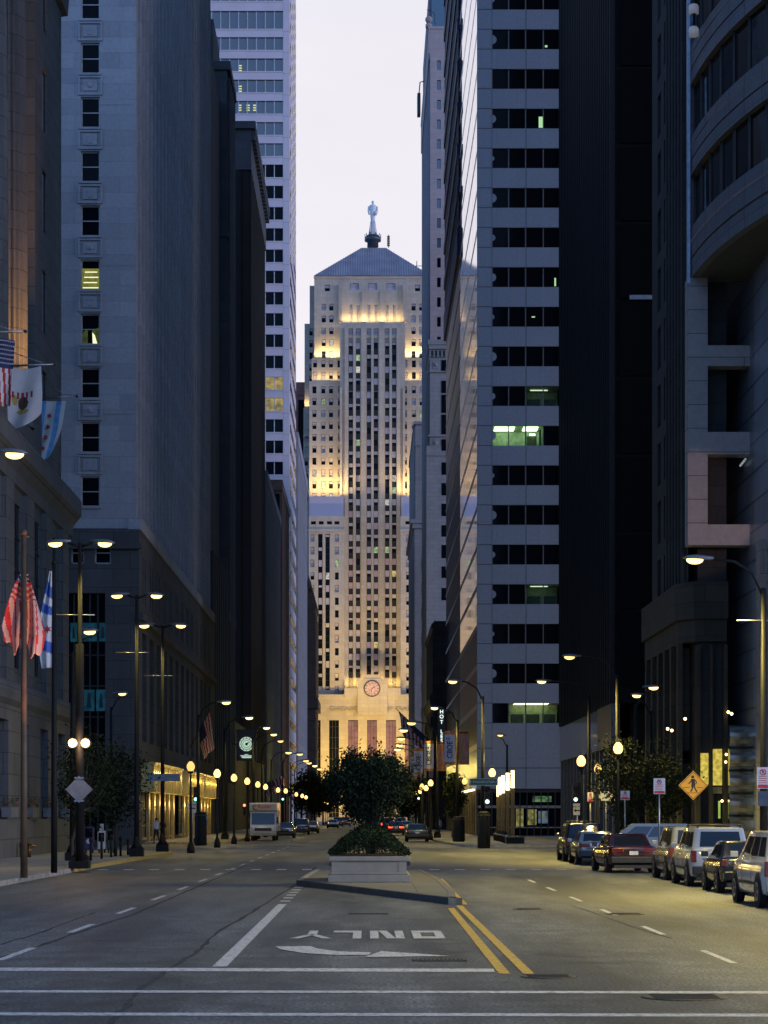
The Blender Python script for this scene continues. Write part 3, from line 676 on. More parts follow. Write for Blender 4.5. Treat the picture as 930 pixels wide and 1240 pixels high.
# --- A: columned city hall on the left
def hall():
    t = bld('columned_hall', 'stone civic hall with giant fluted columns above a heavy cornice, flags on its front', 'building', (-16.6,125,0))
    gran = stone('hall_granite', (0.165,0.168,0.17), 2.6, 1.0, 0.025, 0.10, 0.55)
    b = MB()
    b.box(-60,-19.6,50,124.9,20.2,48)                         # core above
    b.box(-60,-17.22,50,124.95,0,20.0)                          # core below
    # base wall with tall openings
    holes = []; bays = [118.8-6.3*i for i in range(11)]
    for y in bays: holes.append((y-1.35,y+1.35,2.4,6.5)); holes.append((y-1.35,y+1.35,9.2,17.2))
    b.pierced('x', -16.65, 50, 125, 0.0, 7.6, [h for h in holes if h[2] < 7], 0.5, 1); b.pierced('x', -17.1, 50, 125, 7.6, 20, [h for h in holes if h[2] > 7], 0.1, 1); b.quad((-16.65,125,0),(-17.3,125,0),(-17.3,125,7.6),(-16.65,125,7.6))
    # plinth, torus, cornice
    b.box(-16.61,-16.25,50,125.2,0,1.9)
    tor = [(-17.11,7.2),(-16.64,7.22),(-16.45,7.45),(-16.4,7.85),(-16.5,8.15),(-16.75,8.4),(-17.11,8.45)]
    b.extr([(x,50,z) for x,z in tor], (0,75.15,0))
    cor = [(-17.15,17.9),(-16.95,18.0),(-16.9,18.6),(-16.6,19.0),(-16.42,19.2),(-16.42,20.0),(-16.6,20.3),(-17.15,20.4)]
    b.extr([(x,50,z) for x,z in cor], (0,75.3,0)); b.box(-40,-17.12,125.01,125.4,18.6,20.4)
    for y in bays:                                             # pilasters between openings
        b.box(-17.12,-16.85,y+2.0,y+4.3,8.45,17.9)
    b.build('lower_storeys', gran, t)
    up = MB()
    slots = [(118.2,119.7,22.8+5.45*i,26.2+5.45*i) for i in range(5)]
    up.pierced('x', -17.6, 115.5, 125, 20.3, 48, slots, 0.10, 1); up.box(-19.59,-17.75,115.52,124.9,20.3,48)
    up.quad((-17.6,125,20.3),(-18,125,20.3),(-18,125,48),(-17.6,125,48)); up.quad((-17.6,115.5,20.3),(-19.6,115.5,20.3),(-19.6,115.5,48),(-17.6,115.5,48))
    up.box(-18.0,-17.55,124.6,125.1,20.4,48)
    up.box(-19.6,-17.3,50,115.4,20.4,21.9)
    cor = [(-18,48),(-17.3,48.1),(-17.2,49.4),(-16.2,50.2),(-16.0,51.5),(-18,51.7)]
    up.extr([(x,50,z) for x,z in cor], (0,76,0)); up.box(-60,-17.9,50,125.8,48,55)
    up.build('upper_wall', gran, t)
    win = MB()
    for y0,y1,z0,z1 in slots: win.quad((-17.69,y0,z0),(-17.69,y1,z0),(-17.69,y1,z1),(-17.69,y0,z1))
    win.build('window', gl_dark, t)
    # lower windows, each with a mullion grid
    wm = None
    for y in bays[:9]:
        for z0,z1 in ((2.4,6.5),(9.2,17.2)):
            m = MB(); m.quad((-17.19,y-1.35,z0),(-17.19,y+1.35,z0),(-17.19,y+1.35,z1),(-17.19,y-1.35,z1),1)
            for q in (-.45,.45): m.box(-17.18,-17.11,y+q-.05,y+q+.05,z0,z1,0)
            nz = 3 if z1 < 8 else 5
            for q in range(1,nz): m.box(-17.18,-17.12,y-1.35,y+1.35,z0+(z1-z0)*q/nz-.05,z0+(z1-z0)*q/nz+.05,0)
            m.build('window', [fr_dark, glass('hall_glass', (0.012,0.018,0.022), 0.08)], t)
    # fluted columns
    def column(y):
        c = MB(); n = 48; vs = []; zs = [22,23.2,24,36,45.2,46.4,47.0]; rr = [1.45,1.2,1.12,1.1,0.98,1.2,1.45]
        for z, r_ in zip(zs, rr):
            for k in range(n):
                fl = 0.07 if (k % 2 and 23.5 < z < 46) else 0
                vs.append((-18.65+(r_-fl)*math.cos(2*PI*k/n), y+(r_-fl)*math.sin(2*PI*k/n), z))
        c.add(vs, [(i*n+k,i*n+(k+1)%n,(i+1)*n+(k+1)%n,(i+1)*n+k) for i in range(len(zs)-1) for k in range(n)])
        c.box(-19.6,-17.35,y-1.4,y+1.4,21.91,22.3); c.box(-19.6,-17.2,y-1.5,y+1.5,47.0,47.99)
        return c.build('column', gran, t)
    for y in (112.6,106.6,100.6,94.6,88.6,82.6): column(y)
    fm = fl = None
    for y in bays[:6]:                                         # flower boxes on the sills
        bx = MB().box(-16.58,-16.12,y-1.0,y+1.0,2.0,2.45).build('window_box', plain('grey_box', (0.16,0.17,0.18), 0.7), t)
        m = MB()
        for k in range(110):
            p = Vector((-16.35+R.uniform(-.3,.3), y+R.uniform(-1.05,1.05), 2.5+R.random()*.4)); leafquad(m, p, .12, 1 if R.random() < .12 else 0)
        m.build('flowers', [leafmat('box_leaf', (0.05,0.08,0.03)), plain('red_petal', (0.45,0.05,0.06), 0.6)], bx)
    # warm floods at the column feet
    for y in (111.6,110.4): lamp('SPOT', (-16.0,y,21.2), 5200, (1.0,0.46,0.12), 0.2, aim=(-17.9,y+.9,31), spot_size=math.radians(44), spot_blend=0.9)
    return t
def leafquad(mb, p, s, m=0):
    a = Vector((R.gauss(0,1),R.gauss(0,1),R.gauss(0,1))).normalized(); b = a.orthogonal().normalized(); c = a.cross(b)
    th = R.random()*PI; d, e = b*math.cos(th)+c*math.sin(th), c*math.cos(th)-b*math.sin(th)
    l, wd = s*R.uniform(.7,1.3), s*R.uniform(.35,.55)
    mb.add([tuple(p-d*l*.5), tuple(p+e*wd*.5+a*s*.1), tuple(p+d*l*.5), tuple(p-e*wd*.5+a*s*.1)], [(0,1,2,3)], m)
hall()

# --- B: grey stone tower with the column of windows
def tower_b():
    t = bld('grey_stone_tower', 'tall smooth grey stone tower with one column of sash windows on its end wall', 'office tower', (-16.6,155,0))
    st = stone('ashlar', (0.37,0.38,0.42), 3.2, 1.1, 0.014, 0.10, 0.72, grime=0.18); dk = stone('dark_granite', (0.10,0.105,0.11), 2.4, 1.3, 0.02, 0.12, 0.5)
    W = Windows(plain('sash', (0.42,0.43,0.46), 0.5), 0.28); Y = 155; hs = []
    kinds = {4:'litw', 5:'dimg'}
    for n in range(-2,9):
        v = 70+65.6*n
        hs.append(W.hole('y', Y, X(109.3,Y), Z(v,Y), 1.34, 2.15, 'dark', sill=True))
    hb = MB(); x0 = -42
    hb.pierced('y', Y, x0, -16.6, 22.4, 104, hs, 0.28)
    hb.box(x0, -16.65, Y+.5, 230, 22.4, 104)
    # carved panels between windows
    for n in range(-2,8):
        z = Z(70+65.6*n+33,Y); cx = X(109.3,Y)
        hb.box(cx-.86,cx-.72,Y-.12,Y-.002,z-.72,z+.62); hb.box(cx+.72,cx+.86,Y-.12,Y-.002,z-.72,z+.62); hb.box(cx-.72,cx+.72,Y-.12,Y-.002,z+.5,z+.62); hb.box(cx-.72,cx+.72,Y-.12,Y-.002,z-.72,z-.6); hb.box(cx-.5,cx+.5,Y-.09,Y-.002,z-.42,z+.34)
        if n % 3 == 0: hb.ball((cx,Y-.1,z), .22, 10, 0, (1,.5,1))
        else: hb.prism([(cx-.14,Y-.14),(cx+.14,Y-.14),(cx+.1,Y-.092),(cx-.1,Y-.092)], z-.3, z+.25)
    for z in (30.5,41,52.4,63.8): hb.box(X(122,Y),-16.7,Y-.03,Y-.002,z,z+.12)
    # pilastered street front
    bays = [(155.0+3.0*i) for i in range(25)]
    hb.quad((-16.6,155,22.4),(-16.6,155.0,104),(-16.6,155.5,104),(-16.6,155.5,22.4))
    for i, y in enumerate(bays):
        y += .03
        hb.box(-17.0,-16.44,y,y+.9,22.4,104); hb.box(-17.0,-16.52,y+1.45,y+1.75,22.4,104); hb.box(-17,-16.66,y+.9,y+1.45,22.4,104)
        for k in range(21): hb.box(-17.0,-16.72,y+1.75,y+3.0,24.2+3.82*k-1.0,24.2+3.82*k+.35)
    hb.box(-17,-16.1,154.9,230,22.3,23.2); hb.box(-17,-16.25,155.4,230,88,88.8)
    hb.build('upper_storeys', st, t)
    for y in bays:
        MB().quad((-16.9,y+1.75,22.4),(-16.9,y+3.0,22.4),(-16.9,y+3.0,104),(-16.9,y+1.75,104)).build('window_strip', gl_dark, t)
    W.finish(t, st)
    # the two windows with lights on
    for v, hh, mat, k in ((332,2.0,li_yw,0), (400,2.0,li_gd,1)):
        cx, z = X(109.3,Y), Z(v,Y)
        pane = MB()
        if k == 0:
            pane.quad((cx-.6,Y+.22,z-1.0),(cx+.6,Y+.22,z-1.0),(cx+.6,Y+.22,z+.45),(cx-.6,Y+.22,z+.45))
            for q in range(4): pane.box(cx-.55+.05*q, cx+.55-.08*(q%2), Y+.18, Y+.21, z-.95+.37*q, z-.88+.37*q, 1)
        else:
            pane.quad((cx-.6,Y+.22,z-1.0),(cx-.2,Y+.22,z-1.0),(cx-.2,Y+.22,z+.15),(cx-.6,Y+.22,z-.1)); pane.quad((cx+.1,Y+.22,z-1.0),(cx+.6,Y+.22,z-1.0),(cx+.6,Y+.22,z+.25),(cx+.1,Y+.22,z+.05)); pane.quad((cx+.15,Y+.2,z-.9),(cx+.5,Y+.2,z-1.0),(cx+.3,Y+.2,z-.3),(cx+.12,Y+.2,z-.1),1)
        pane.build('lit_pane', [mat, emit('tube_light', (0.95,1.0,0.62), 1.1)], t)
    # base
    lo = MB(); Yb = 154.6
    wnd = [(X(86,Yb),X(102,Yb),Z(683,Yb),Z(661,Yb)), (X(114.5,Yb),X(134.5,Yb),Z(683,Yb),Z(661,Yb)), (X(70,Yb),X(127.5,Yb),0.3,Z(718,Yb))]
    lo.pierced('y', Yb, x0, -16.2, 0, 22.3, wnd, 0.4)
    sw = [(156.5+5.4*i,160.2+5.4*i,0.4,5.3) for i in range(13)] + [(156.8+5.4*i,159.9+5.4*i,7.4,15.2) for i in range(13)] + [(156.8+5.4*i+1.7*j,157.7+5.4*i+1.7*j,17.2,20.6) for i in range(13) for j in range(2)]
    lo.pierced('x', -16.2, Yb, 230, 0, 22.3, sw, 0.5, 1)
    lo.box(x0,-16.75,Yb+.42,229.5,0,22.29); lo.box(-16.2,-15.9,154.4,230,15.9,16.4); lo.box(x0,-16.0,154.3,154.59,20.9,21.3); lo.quad((-16.2,Yb,22.3),(x0,Yb,22.3),(x0,155,22.3),(-16.2,155,22.3)); lo.quad((-16.2,Yb,22.3),(-16.2,230,22.3),(-16.8,230,22.3),(-16.8,Yb,22.3))
    lo.build('base', dk, t)
    for (a,b_,z0,z1) in wnd[:2]:
        m = MB(); m.quad((a,Yb+.3,z0),(b_,Yb+.3,z0),(b_,Yb+.3,z1),(a,Yb+.3,z1),1)
        for p in ((a,a+.1,z0,z1),(b_-.1,b_,z0,z1),(a,b_,z0,z0+.12),(a,b_,z0+(z1-z0)*.6,z0+(z1-z0)*.6+.07)): m.box(p[0],p[1],Yb+.2,Yb+.29,p[2],p[3],0)
        m.build('window', [fr_pale, gl_dark], t)
    a,b_,z0,z1 = wnd[2]; m = MB(); m.quad((a,Yb+.38,z0),(b_,Yb+.38,z0),(b_,Yb+.38,z1),(a,Yb+.38,z1),1)
    for k in range(7): m.box(a+(b_-a)*k/6-.06,a+(b_-a)*k/6+.06,Yb+.25,Yb+.37,z0,z1,0)
    for k in range(9): m.box(a,b_,Yb+.28,Yb+.36,z0+(z1-z0)*k/8-.05,z0+(z1-z0)*k/8+.05,0)
    so_ = m.build('shop_window', [fr_dark, gl_dark], t)
    tl = emit('teal_panel', (0.06,0.38,0.58), 0.10, (.01,.03,.05), var=0.6, scale=1.5); d2 = plain('panel_motif', (0.004,0.03,0.05), 0.5)
    for (u0,u1,v0,v1) in ((85,93,754,777),(99.5,117,754,776.5),(119.5,129,754,776.5),(86,95,835,861),(101,114,835,861),(116,128,835,861)):
        p = MB().box(X(u0,Yb),X(u1,Yb),Yb+.12,Yb+.2,Z(v1,Yb),Z(v0,Yb)).build('backlit_panel', tl, so_)
        uc, vc = (u0+u1)/2, (v0+v1)/2; hw = (u1-u0)*.22
        MB().quad((X(uc-hw,Yb),Yb+.11,Z(v1-4,Yb)),(X(uc+hw,Yb),Yb+.11,Z(v1-4,Yb)),(X(uc+hw*.4,Yb),Yb+.11,Z(v0+5,Yb)),(X(uc-hw*.4,Yb),Yb+.11,Z(v0+5,Yb))).build('motif', d2, p)
    for (y0,y1,z0,z1) in sw[13:26]:
        m = MB(); m.quad((-16.6,y0,z0),(-16.6,y1,z0),(-16.6,y1,z1),(-16.6,y0,z1),1)
        for q in (1/3.,2/3.): m.box(-16.6,-16.5,y0+(y1-y0)*q-.08,y0+(y1-y0)*q+.08,z0,z1)
        m.build('window', [fr_bronze, gl_dark], t)
    # gold lit arcade at street level
    gold = plain('gold_fascia', (0.50,0.40,0.16), 0.35, 0.5, var=0.3, scale=1.0); goldl = emit('lit_shop', (1.0,0.68,0.16), 0.34, var=0.9, scale=1.5)
    for y0, y1 in ((156.0,180.5),(186.5,204.5),(206,224)):
        f = MB().box(-16.2,-15.35,y0,y1,3.75,5.75); 
        for k in range(int((y1-y0)/1.5)): f.box(-15.35,-15.28,y0+1.5*k,y0+1.5*k+.08,3.8,5.7)
        f.box(-16.2,-15.2,y0,y1,5.72,5.9); f.build('gold_fascia', gold, t)
        n = int((y1-y0)/4.0)
        for k in range(n):
            y = y0+.5+4.0*k
            wo_ = MB().box(-16.6,-16.25,y,y+2.9,.5,3.7).build('shop_window', gl_dark, t); f_ = MB(); f_.box(-16.25,-16.22,y,y+2.9,1.3,1.38); f_.box(-16.25,-16.22,y,y+2.9,2.5,2.58); f_.box(-16.25,-16.12,y,y+2.9,.3,.5); f_.box(-16.25,-16.21,y+.9,y+1.0,.5,3.7); f_.box(-16.25,-16.21,y+1.9,y+2.0,.5,3.7); f_.build('glazing_bar', MATS.get('pier_brass') or plain('pier_brass', (0.40,0.31,0.13), 0.4, 0.3), wo_)
            MB().box(-16.2,-15.98,y+2.95,y+3.95,0.15,3.75).build('bronze_pier', plain('pier_brass', (0.40,0.31,0.13), 0.4, 0.3), t)
        for k in range(n): lamp('POINT', (-15.5,y0+4.0+4.0*k,3.0), 45, (1.0,0.68,0.18), .12)
        for k in range(2*n): lamp('POINT', (-15.12,y0+1+2.0*k,5.15), 22, (1.0,0.70,0.2), .12)
    return t
li_yw = emit('lit_yellow_room', (0.62,0.60,0.10), 0.35, var=0.5, scale=3.0); li_gd = emit('lit_green_room', (0.30,0.42,0.10), 0.16, var=0.6, scale=3.0)
tower_b()

# --- C and D
def tower_c():
    t = bld('stepped_stone_block', 'bluish stone block with stepped top standing behind the grey stone tower', 'office tower', (-16.6,257,0))
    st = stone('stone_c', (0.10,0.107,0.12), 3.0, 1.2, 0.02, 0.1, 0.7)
    m = MB(); m.box(-40,-16.6,257,269,0,90.5); m.box(-40,-18.2,257,267.5,90.5,95.6); m.box(-40,-16.3,256.8,269,25,26); m.box(-40,-16.4,256.7,269,70,70.6)
    for z in (36,47,58,80): m.box(-19.4,-16.7,256.9,257,z,z+.25)
    for y in (258,260.2,262.4,264.6,266.8): m.box(-16.6,-16.25,y,y+.8,6,89)
    m.box(-40,-16.2,257-.25,269,89.6,90.6); m.build('walls', st, t)
    for y in (259.0,261.2,263.4,265.6):
        MB().box(-16.62,-16.56,y,y+1.1,8,88).build('window_strip', gl_dark, t)
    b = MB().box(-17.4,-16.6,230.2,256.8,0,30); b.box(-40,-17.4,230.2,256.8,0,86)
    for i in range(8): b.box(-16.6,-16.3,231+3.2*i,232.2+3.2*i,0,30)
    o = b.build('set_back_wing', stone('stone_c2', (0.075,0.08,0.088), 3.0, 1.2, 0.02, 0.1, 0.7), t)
tower_c()
def tower_d():
    t = bld('dark_cornice_block', 'black stone office block with toothed cornice receding along the street', 'office tower', (-16.6,305,0))
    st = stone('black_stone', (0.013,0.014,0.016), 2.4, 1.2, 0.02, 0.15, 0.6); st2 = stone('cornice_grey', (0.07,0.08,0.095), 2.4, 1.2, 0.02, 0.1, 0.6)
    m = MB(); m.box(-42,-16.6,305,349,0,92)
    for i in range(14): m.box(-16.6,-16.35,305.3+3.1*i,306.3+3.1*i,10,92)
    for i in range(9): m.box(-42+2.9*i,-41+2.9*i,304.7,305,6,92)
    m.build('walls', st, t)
    c = MB(); c.box(-42,-16.3,304.7,349,92.01,98.2); c.box(-42,-15.7,304.2,349,97.6,98.6)
    for i in range(22): c.box(-16.3,-15.75,305+2*i,306+2*i,96.2,97.6)
    for i in range(12): c.box(-42+2*i,-41+2*i,304.3,304.7,96.2,97.6)
    c.build('cornice', st2, t)
    for i in range(14):
        MB().box(-16.62,-16.57,306.5+3.1*i,308.0+3.1*i,10,91).build('window_strip', gl_dark, t)
    w2 = MB().box(-42,-16.9,269.3,304.6,0,14).build('low_wing', st, t)
tower_d()
def simple(name, label, x0, x1, y0, y1, z1, mat, face, floors=0, wmat=None, crown=None, proj=0.4, strips=True, sgn=1):
    """plain street block: walls, string courses, pilasters on its street side, recessed strips of windows"""
    t = bld(name, label, 'building', (face,y0,0)); m = MB(); m.box(x0,x1,y0,y1,0,z1)
    n = max(2, int((y1-y0)/3.2)); st = (y1-y0)/n
    for i in range(n): m.box(face, face+sgn*.3, y0+st*i, y0+st*i+st*.4, 0, z1*.97)
    nf = max(2, int((x1-x0)/3.2)); sx = (x1-x0)/nf
    for i in range(nf): m.box(x0+sx*i, x0+sx*i+sx*.4, y0-.3, y0, 0, z1*.97)
    m.box(x0-(0 if sgn>0 else proj), x1+(proj if sgn>0 else 0), y0-proj, y1, z1*.97, z1); m.box(x0-(0 if sgn>0 else proj*.6), x1+(proj*.6 if sgn>0 else 0), y0-proj*.6, y1, z1*.2, z1*.2+.7)
    m.build('walls', mat, t)
    k = int(z1/3.8)
    for i in range(n):
        MB().box(face+sgn*.02, face+sgn*.06, y0+st*(i+.45), y0+st*(i+.95), 4, z1*.96).build('window_strip', wmat or gl_dark, t)
    if nf <= 14:
        for i in range(nf): MB().box(x0+sx*(i+.45), x0+sx*(i+.95), y0-.06, y0-.02, 4, z1*.96).build('window_strip', wmat or gl_dark, t)
    return t
simple('blue_grey_block', 'low blue grey stone block with bracketed cornice, between the black block and white tower', -40, -16.6, 352, 408, 57.5, stone('stone_e', (0.15,0.17,0.20), 2.4, 1.2, 0.02, 0.1, 0.7), -16.6)
simple('brown_brick_block', 'dark brown brick block just before the white ribbon window tower', -40, -16.6, 414, 452, 65.5, stone('brown_brick', (0.11,0.075,0.065), 0.8, 0.3, 0.02, 0.2, 0.6), -16.6)
simple('pale_blue_block', 'tall narrow pale blue stone block beyond the white tower', -40, -16.6, 508, 586, 91, stone('stone_h', (0.34,0.34,0.38), 2.4, 1.2, 0.02, 0.1, 0.7), -16.6)
def ornate():
    t = bld('ornate_dark_block', 'dark ornamented masonry block with jagged eaves beside the foot of the limestone tower', 'building', (-15,596,0))
    m = MB(); x1 = X(380,600); m.box(-42,x1,598,632,0,Z(735,600))
    for i in range(12): m.box(x1,x1+.5,598.3+2.8*i,599.4+2.8*i,3,Z(742,600))
    for i in range(3):
        z = Z(738,600)+2.0*i; m.box(-42,x1-.5*i+.35,597.6+.5*i,632,z,z+2.0)
        for k in range(8): m.box(x1-.5*i+.35,x1-.5*i+.75,598.2+4*k,600+4*k,z+.6,z+1.7)
    for z in (12,20,28,36,44): m.box(-42,x1+.65,597.7,632,z,z+.6)
    for k in range(5): m.lathe([(.9,0),(.7,1.4),(.2,2.6),(1e-3,3.6)], (x1-1.4,600+7*k,Z(738,600)+6), 8)
    m.box(-42,x1+1.2,597.2,632,Z(858,600),Z(846,600))
    m.build('walls', stone('soot_brick', (0.045,0.036,0.032), 1.0, 0.4, 0.02, 0.2, 0.6), t)
    for i in range(11): MB().box(x1+.02,x1+.06,599.6+2.8*i,600.9+2.8*i,4,50).build('window_strip', gl_dark, t)
ornate()
def tower_g():
    t = bld('white_ribbon_tower', 'tall white tower with continuous ribbon windows and blank corner piers, beside the open sky', 'skyscraper', (-16.6,460,0))
    Y = 460; k = Y/F; wh = plain('white_panel', (0.54,0.47,0.52), 0.6, var=0.06, scale=0.3)
    x0 = -48; xc = X(350.5,Y); m = MB(); m.box(x0,xc-.02,Y+.5,500,0,198)
    pier = X(343,Y); m.box(pier,xc,Y-.05,Y+.5,0,198)
    rows = [24.0-25.75] + [24+0 if False else v for v in ()]
    vs_ = [18.2-25.7*2, 18.2-25.7, 24.2, 53.0, 78.5+1] ; 
    vc = [-28, -2.5+0, 24.2-.0, 52.9] + [78.7+25.75*i for i in range(26)]
    # window centre rows measured downwards: first (tall) row at v 24, then every 25.75 px
    vc = [24.2] + [52.9+25.7*i for i in range(27)]; hh = [10.8] + [7.7]*27
    vc = [-6.5] + vc; hh = [7.7] + hh; vc = [-32] + vc; hh = [7.7] + hh
    edges = []
    zprev = 198
    for v, h_ in zip(vc, hh):
        zt, zb = Z(v-h_,Y), Z(v+h_,Y)
        m.box(x0,pier-.02,Y-.02,Y+.48,zt,zprev); m.box(x0,pier-.02,Y-.12,Y-.021,zt,zt+.25); m.box(x0,pier-.02,Y-.12,Y-.021,zprev-.25,zprev)
        zprev = zb; edges.append((zb,zt))
    m.box(x0,pier-.02,Y-.02,Y+.48,0,zprev)
    for i in range(len(vc)+12): m.box(pier-.01,xc+.004,Y-.06,Y-.052,Z(38+25.7*i,Y)-.05,Z(38+25.7*i,Y)+.05,1)
    for i in range(44):
        z = 6+4.45*i
        for j in range(6): m.box(xc-.02,xc+.12,463+6.1*j,467.6+6.1*j,z-1.2+.2,z+1.25,0)
    m.build('walls', [wh, plain('panel_joint', (0.3,0.28,0.32), .7)], t)
    st = MB()
    for i in range(30):
        z = 6+4.45*i
    pane = {'sky': glass('ribbon_glass', (0.05,0.055,0.075), 0.08, 1.9), 'd': gl_dark, 'w': emit('lit_amber', (1.0,0.72,0.12), 0.42, var=0.7, scale=0.9)}
    for i, (zb, zt) in enumerate(edges):
        kind = 'sky' if i < 9 else 'd'
        if i in (19,20): kind = 'w'
        o = MB(); o.quad((x0,Y+.3,zb),(pier,Y+.3,zb),(pier,Y+.3,zt),(x0,Y+.3,zt)); 
        xm = pier
        while xm > x0: 
            o.box(xm-.09,xm+.09,Y+.1,Y+.28,zb,zt,1); xm -= 1.88
        o.build('ribbon_window', [pane[kind], fr_pale], t)
    for (vv, us) in ((83,(290.5,)), (108,(290.5,)), (131,(290,300,308))):
        for u in us:
            o = MB()
            for q in range(3): o.box(X(u-1.5,Y),X(u+2.2,Y),Y+.24,Y+.29,Z(vv-4+3*q,Y)-.12,Z(vv-4+3*q,Y)+.12)
            o.build('ceiling_light', emit('ceiling_strip', (0.9,0.95,0.35), 0.8), t)
    # punched slots on the side
    for j in range(6):
        o = MB()
        for i in range(43):
            z = 8.2+4.45*i
            if j < 2:
                if j == 0 and i == 0: proto = MB().box(xc-.05,xc+.13,463.3,467.3,z-.75,z+.75).build('slot_window', gl_dark, t)
                else: q = dup(proto, t); q.location = (0,6.1*j,4.45*i)
            else: o.box(xc-.05,xc+.13,463.3+6.1*j,467.3+6.1*j,z-.75,z+.75)
        if j >= 2: o.build('slot_window', gl_dark, t)['kind'] = 'stuff'
tower_g()
simple('red_brick_tower', 'dull red brick block glimpsed between the white tower and the limestone tower', X(340,705), X(369.5,705), 705, 730, Z(463,705), stone('red_brick', (0.22,0.12,0.12), 1.0, 0.4, 0.02, 0.15, 0.7), X(369.5,705))
# --- K: banded office tower with the mirror glass flank
def tower_k():
    t = bld('banded_office_tower', 'grey panelled office tower with dark ribbon windows, one floor lit green, mirror glass flank', 'skyscraper', (10.2,205,0))
    Y = 205; k = Y/F; pan = stone('aluminium_panel', (0.36,0.42,0.52), 4.0, 3.7, 0.008, 0.02, 0.55, rough=0.5, grime=0.08, spec=0.5)
    x0, x1 = 10.2, X(680,Y)+.6; xg = X(596,Y); xr = X(678.5,Y); top = 112
    m = MB(); core = MB()
    rows = []
    for n in range(-2,18): rows.append((Z(59.6+48.0*n,Y), Z(35.4+48.0*n,Y), n))
    zprev = top
    for zb, zt, n in rows:
        m.box(xg,xr,Y,Y+.4,zt,zprev); m.box(xg,xr,Y+.4,Y+3.5,zt+.25,zprev-.25)      # spandrel and slab
        zprev = zb
    m.box(xg,xr,Y,Y+.4,Z(955,Y),zprev); m.box(xg,xr,Y+.4,Y+3.5,Z(955,Y)+.3,zprev-.2)
    m.box(x0,xg-.002,Y,Y+.4,Z(955,Y),top); m.box(x0+.02,xg-.3,Y+.4,Y+3.4,0,top)
    m.box(xr+.002,x1,Y,Y+.4,Z(955,Y),top); m.box(xr,x1+8,Y+.42,Y+3.5,0,top)
    m.box(x0+.8,x1+10,Y+3.5,287,0,top)
    jl = fr_dark
    for z in [Z(v,Y) for v in (60+24+48*i for i in range(0))]: pass
    m.box(x0-.003,xg,Y-.006,Y-.001,Z(906,Y)-.04,Z(906,Y)+.04,1); m.box(x0,x1,Y-.006,Y-.001,Z(930,Y)-.04,Z(930,Y)+.04,1)
    for n in range(-2,36): m.box(x0,xg-.01,Y-.005,Y-.001,Z(35.4+24*n,Y)-.035,Z(35.4+24*n,Y)+.035,1)
    m.box(X(637,Y)-.03,X(637,Y)+.03,Y-.005,Y-.001,Z(955,Y),top,1)
    m.box(xg-.04,xg-.005,Y-.005,Y-.001,Z(955,Y),top,1)
    m.build('walls', [pan, plain('panel_gap', (0.08,0.09,0.11), 0.7)], t)
    # windows, four panes each; one bright room, several dim ones
    room = plain('office_wall', (0.45,0.60,0.40), 0.8); tube = emit('office_tube', (0.80,1.0,0.66), 3.6, light=True); tubed = emit('office_tube_dim', (0.75,1.0,0.7), 1.1, light=True)
    clear = None
    for zb, zt, n in rows:
        bright = n == 10; dim = n in (9,14); warm = n == 17
        o = MB(); w0 = xg
        edges = [xg, X(616,Y), X(636.5,Y), X(658,Y), xr]
        for a in edges: o.box(a-.05,a+.05,Y+.12,Y+.26,zb,zt,0)
        for a, b, j in zip(edges, edges[1:], range(4)):
            if (bright and j < 3) or (dim and j >= 2) or (warm and j >= 1): continue
            o.quad((a+.05,Y+.2,zb),(b-.05,Y+.2,zb),(b-.05,Y+.2,zt),(a+.05,Y+.2,zt),1)
        # rounded column cover behind the left pane
        w = o.build('ribbon_window', [fr_pale if False else plain('mullion', (0.16,0.17,0.2), .5), gl_dark], t)
        if n not in (1,) and n < 17:
            r_ = [0.42,0.30,0.38,0.22][n % 4]
            MB().disc((xg,Y+.10,(zb+zt)/2), r_, 'y', 20, 0, .04).build('column_cover', pan, w)
        if bright or dim or warm:
            a, b = (xg, edges[3]) if bright else ((edges[2], xr) if dim else (edges[1], xr))
            q = MB(); q.quad((a,Y+3.4,zb),(b,Y+3.4,zb),(b,Y+3.4,zt),(a,Y+3.4,zt)); q.quad((a,Y+.3,zt+.1),(b,Y+.3,zt+.1),(b,Y+3.4,zt+.1),(a,Y+3.4,zt+.1)); q.quad((a,Y+.3,zb),(b,Y+.3,zb),(b,Y+3.4,zb),(a,Y+3.4,zb))
            q.quad((a,Y+.3,zb),(a,Y+3.4,zb),(a,Y+3.4,zt),(a,Y+.3,zt)); q.quad((b,Y+.3,zb),(b,Y+3.4,zb),(b,Y+3.4,zt),(b,Y+.3,zt))
            ro = q.build('lit_room', room, w)
            if bright:
                e = MB()
                for yy in (1.0,1.9,2.7): e.box(a+.3,a+2.2,Y+yy,Y+yy+.16,zt-.02,zt+.05); e.box(a+3.0,a+4.4,Y+yy,Y+yy+.16,zt-.02,zt+.05)
                e.build('tube_lamp', tube, ro)
                f = MB(); f.box(X(640,Y),X(652,Y),Y+2.2,Y+2.5,zb,zb+1.25); f.box(X(654,Y),X(657,Y),Y+1.2,Y+1.5,zb,zt-.2); f.build('furniture', plain('office_furniture', (0.07,0.10,0.06), .7), ro)
                f = MB().box(X(643,Y),X(650,Y),Y+2.0,Y+2.1,zb+1.3,zb+1.45); f.build('desk_lamp', tube, ro)
            else:
                e = MB()
                for yy in ((2.2,) if dim else (.8,1.8,2.8)): e.box(a+.6,b-1.0,Y+yy,Y+yy+.1,zt-.02,zt+.04)
                e.build('tube_lamp', emit('lobby_tube', (1.0,0.95,0.5), 2.6, light=True) if warm else tubed, ro)
                f = MB()
                for j in range(3): f.box(a+.3+1.5*j,a+1.5+1.5*j,Y+1.5,Y+2.1,zb,zb+.9)
                f.build('furniture', plain('office_furniture', (0.07,0.10,0.06), .7), ro)
    sg = emit('small_lamp_green', (0.6,1.0,0.5), 0.7); f = MB()
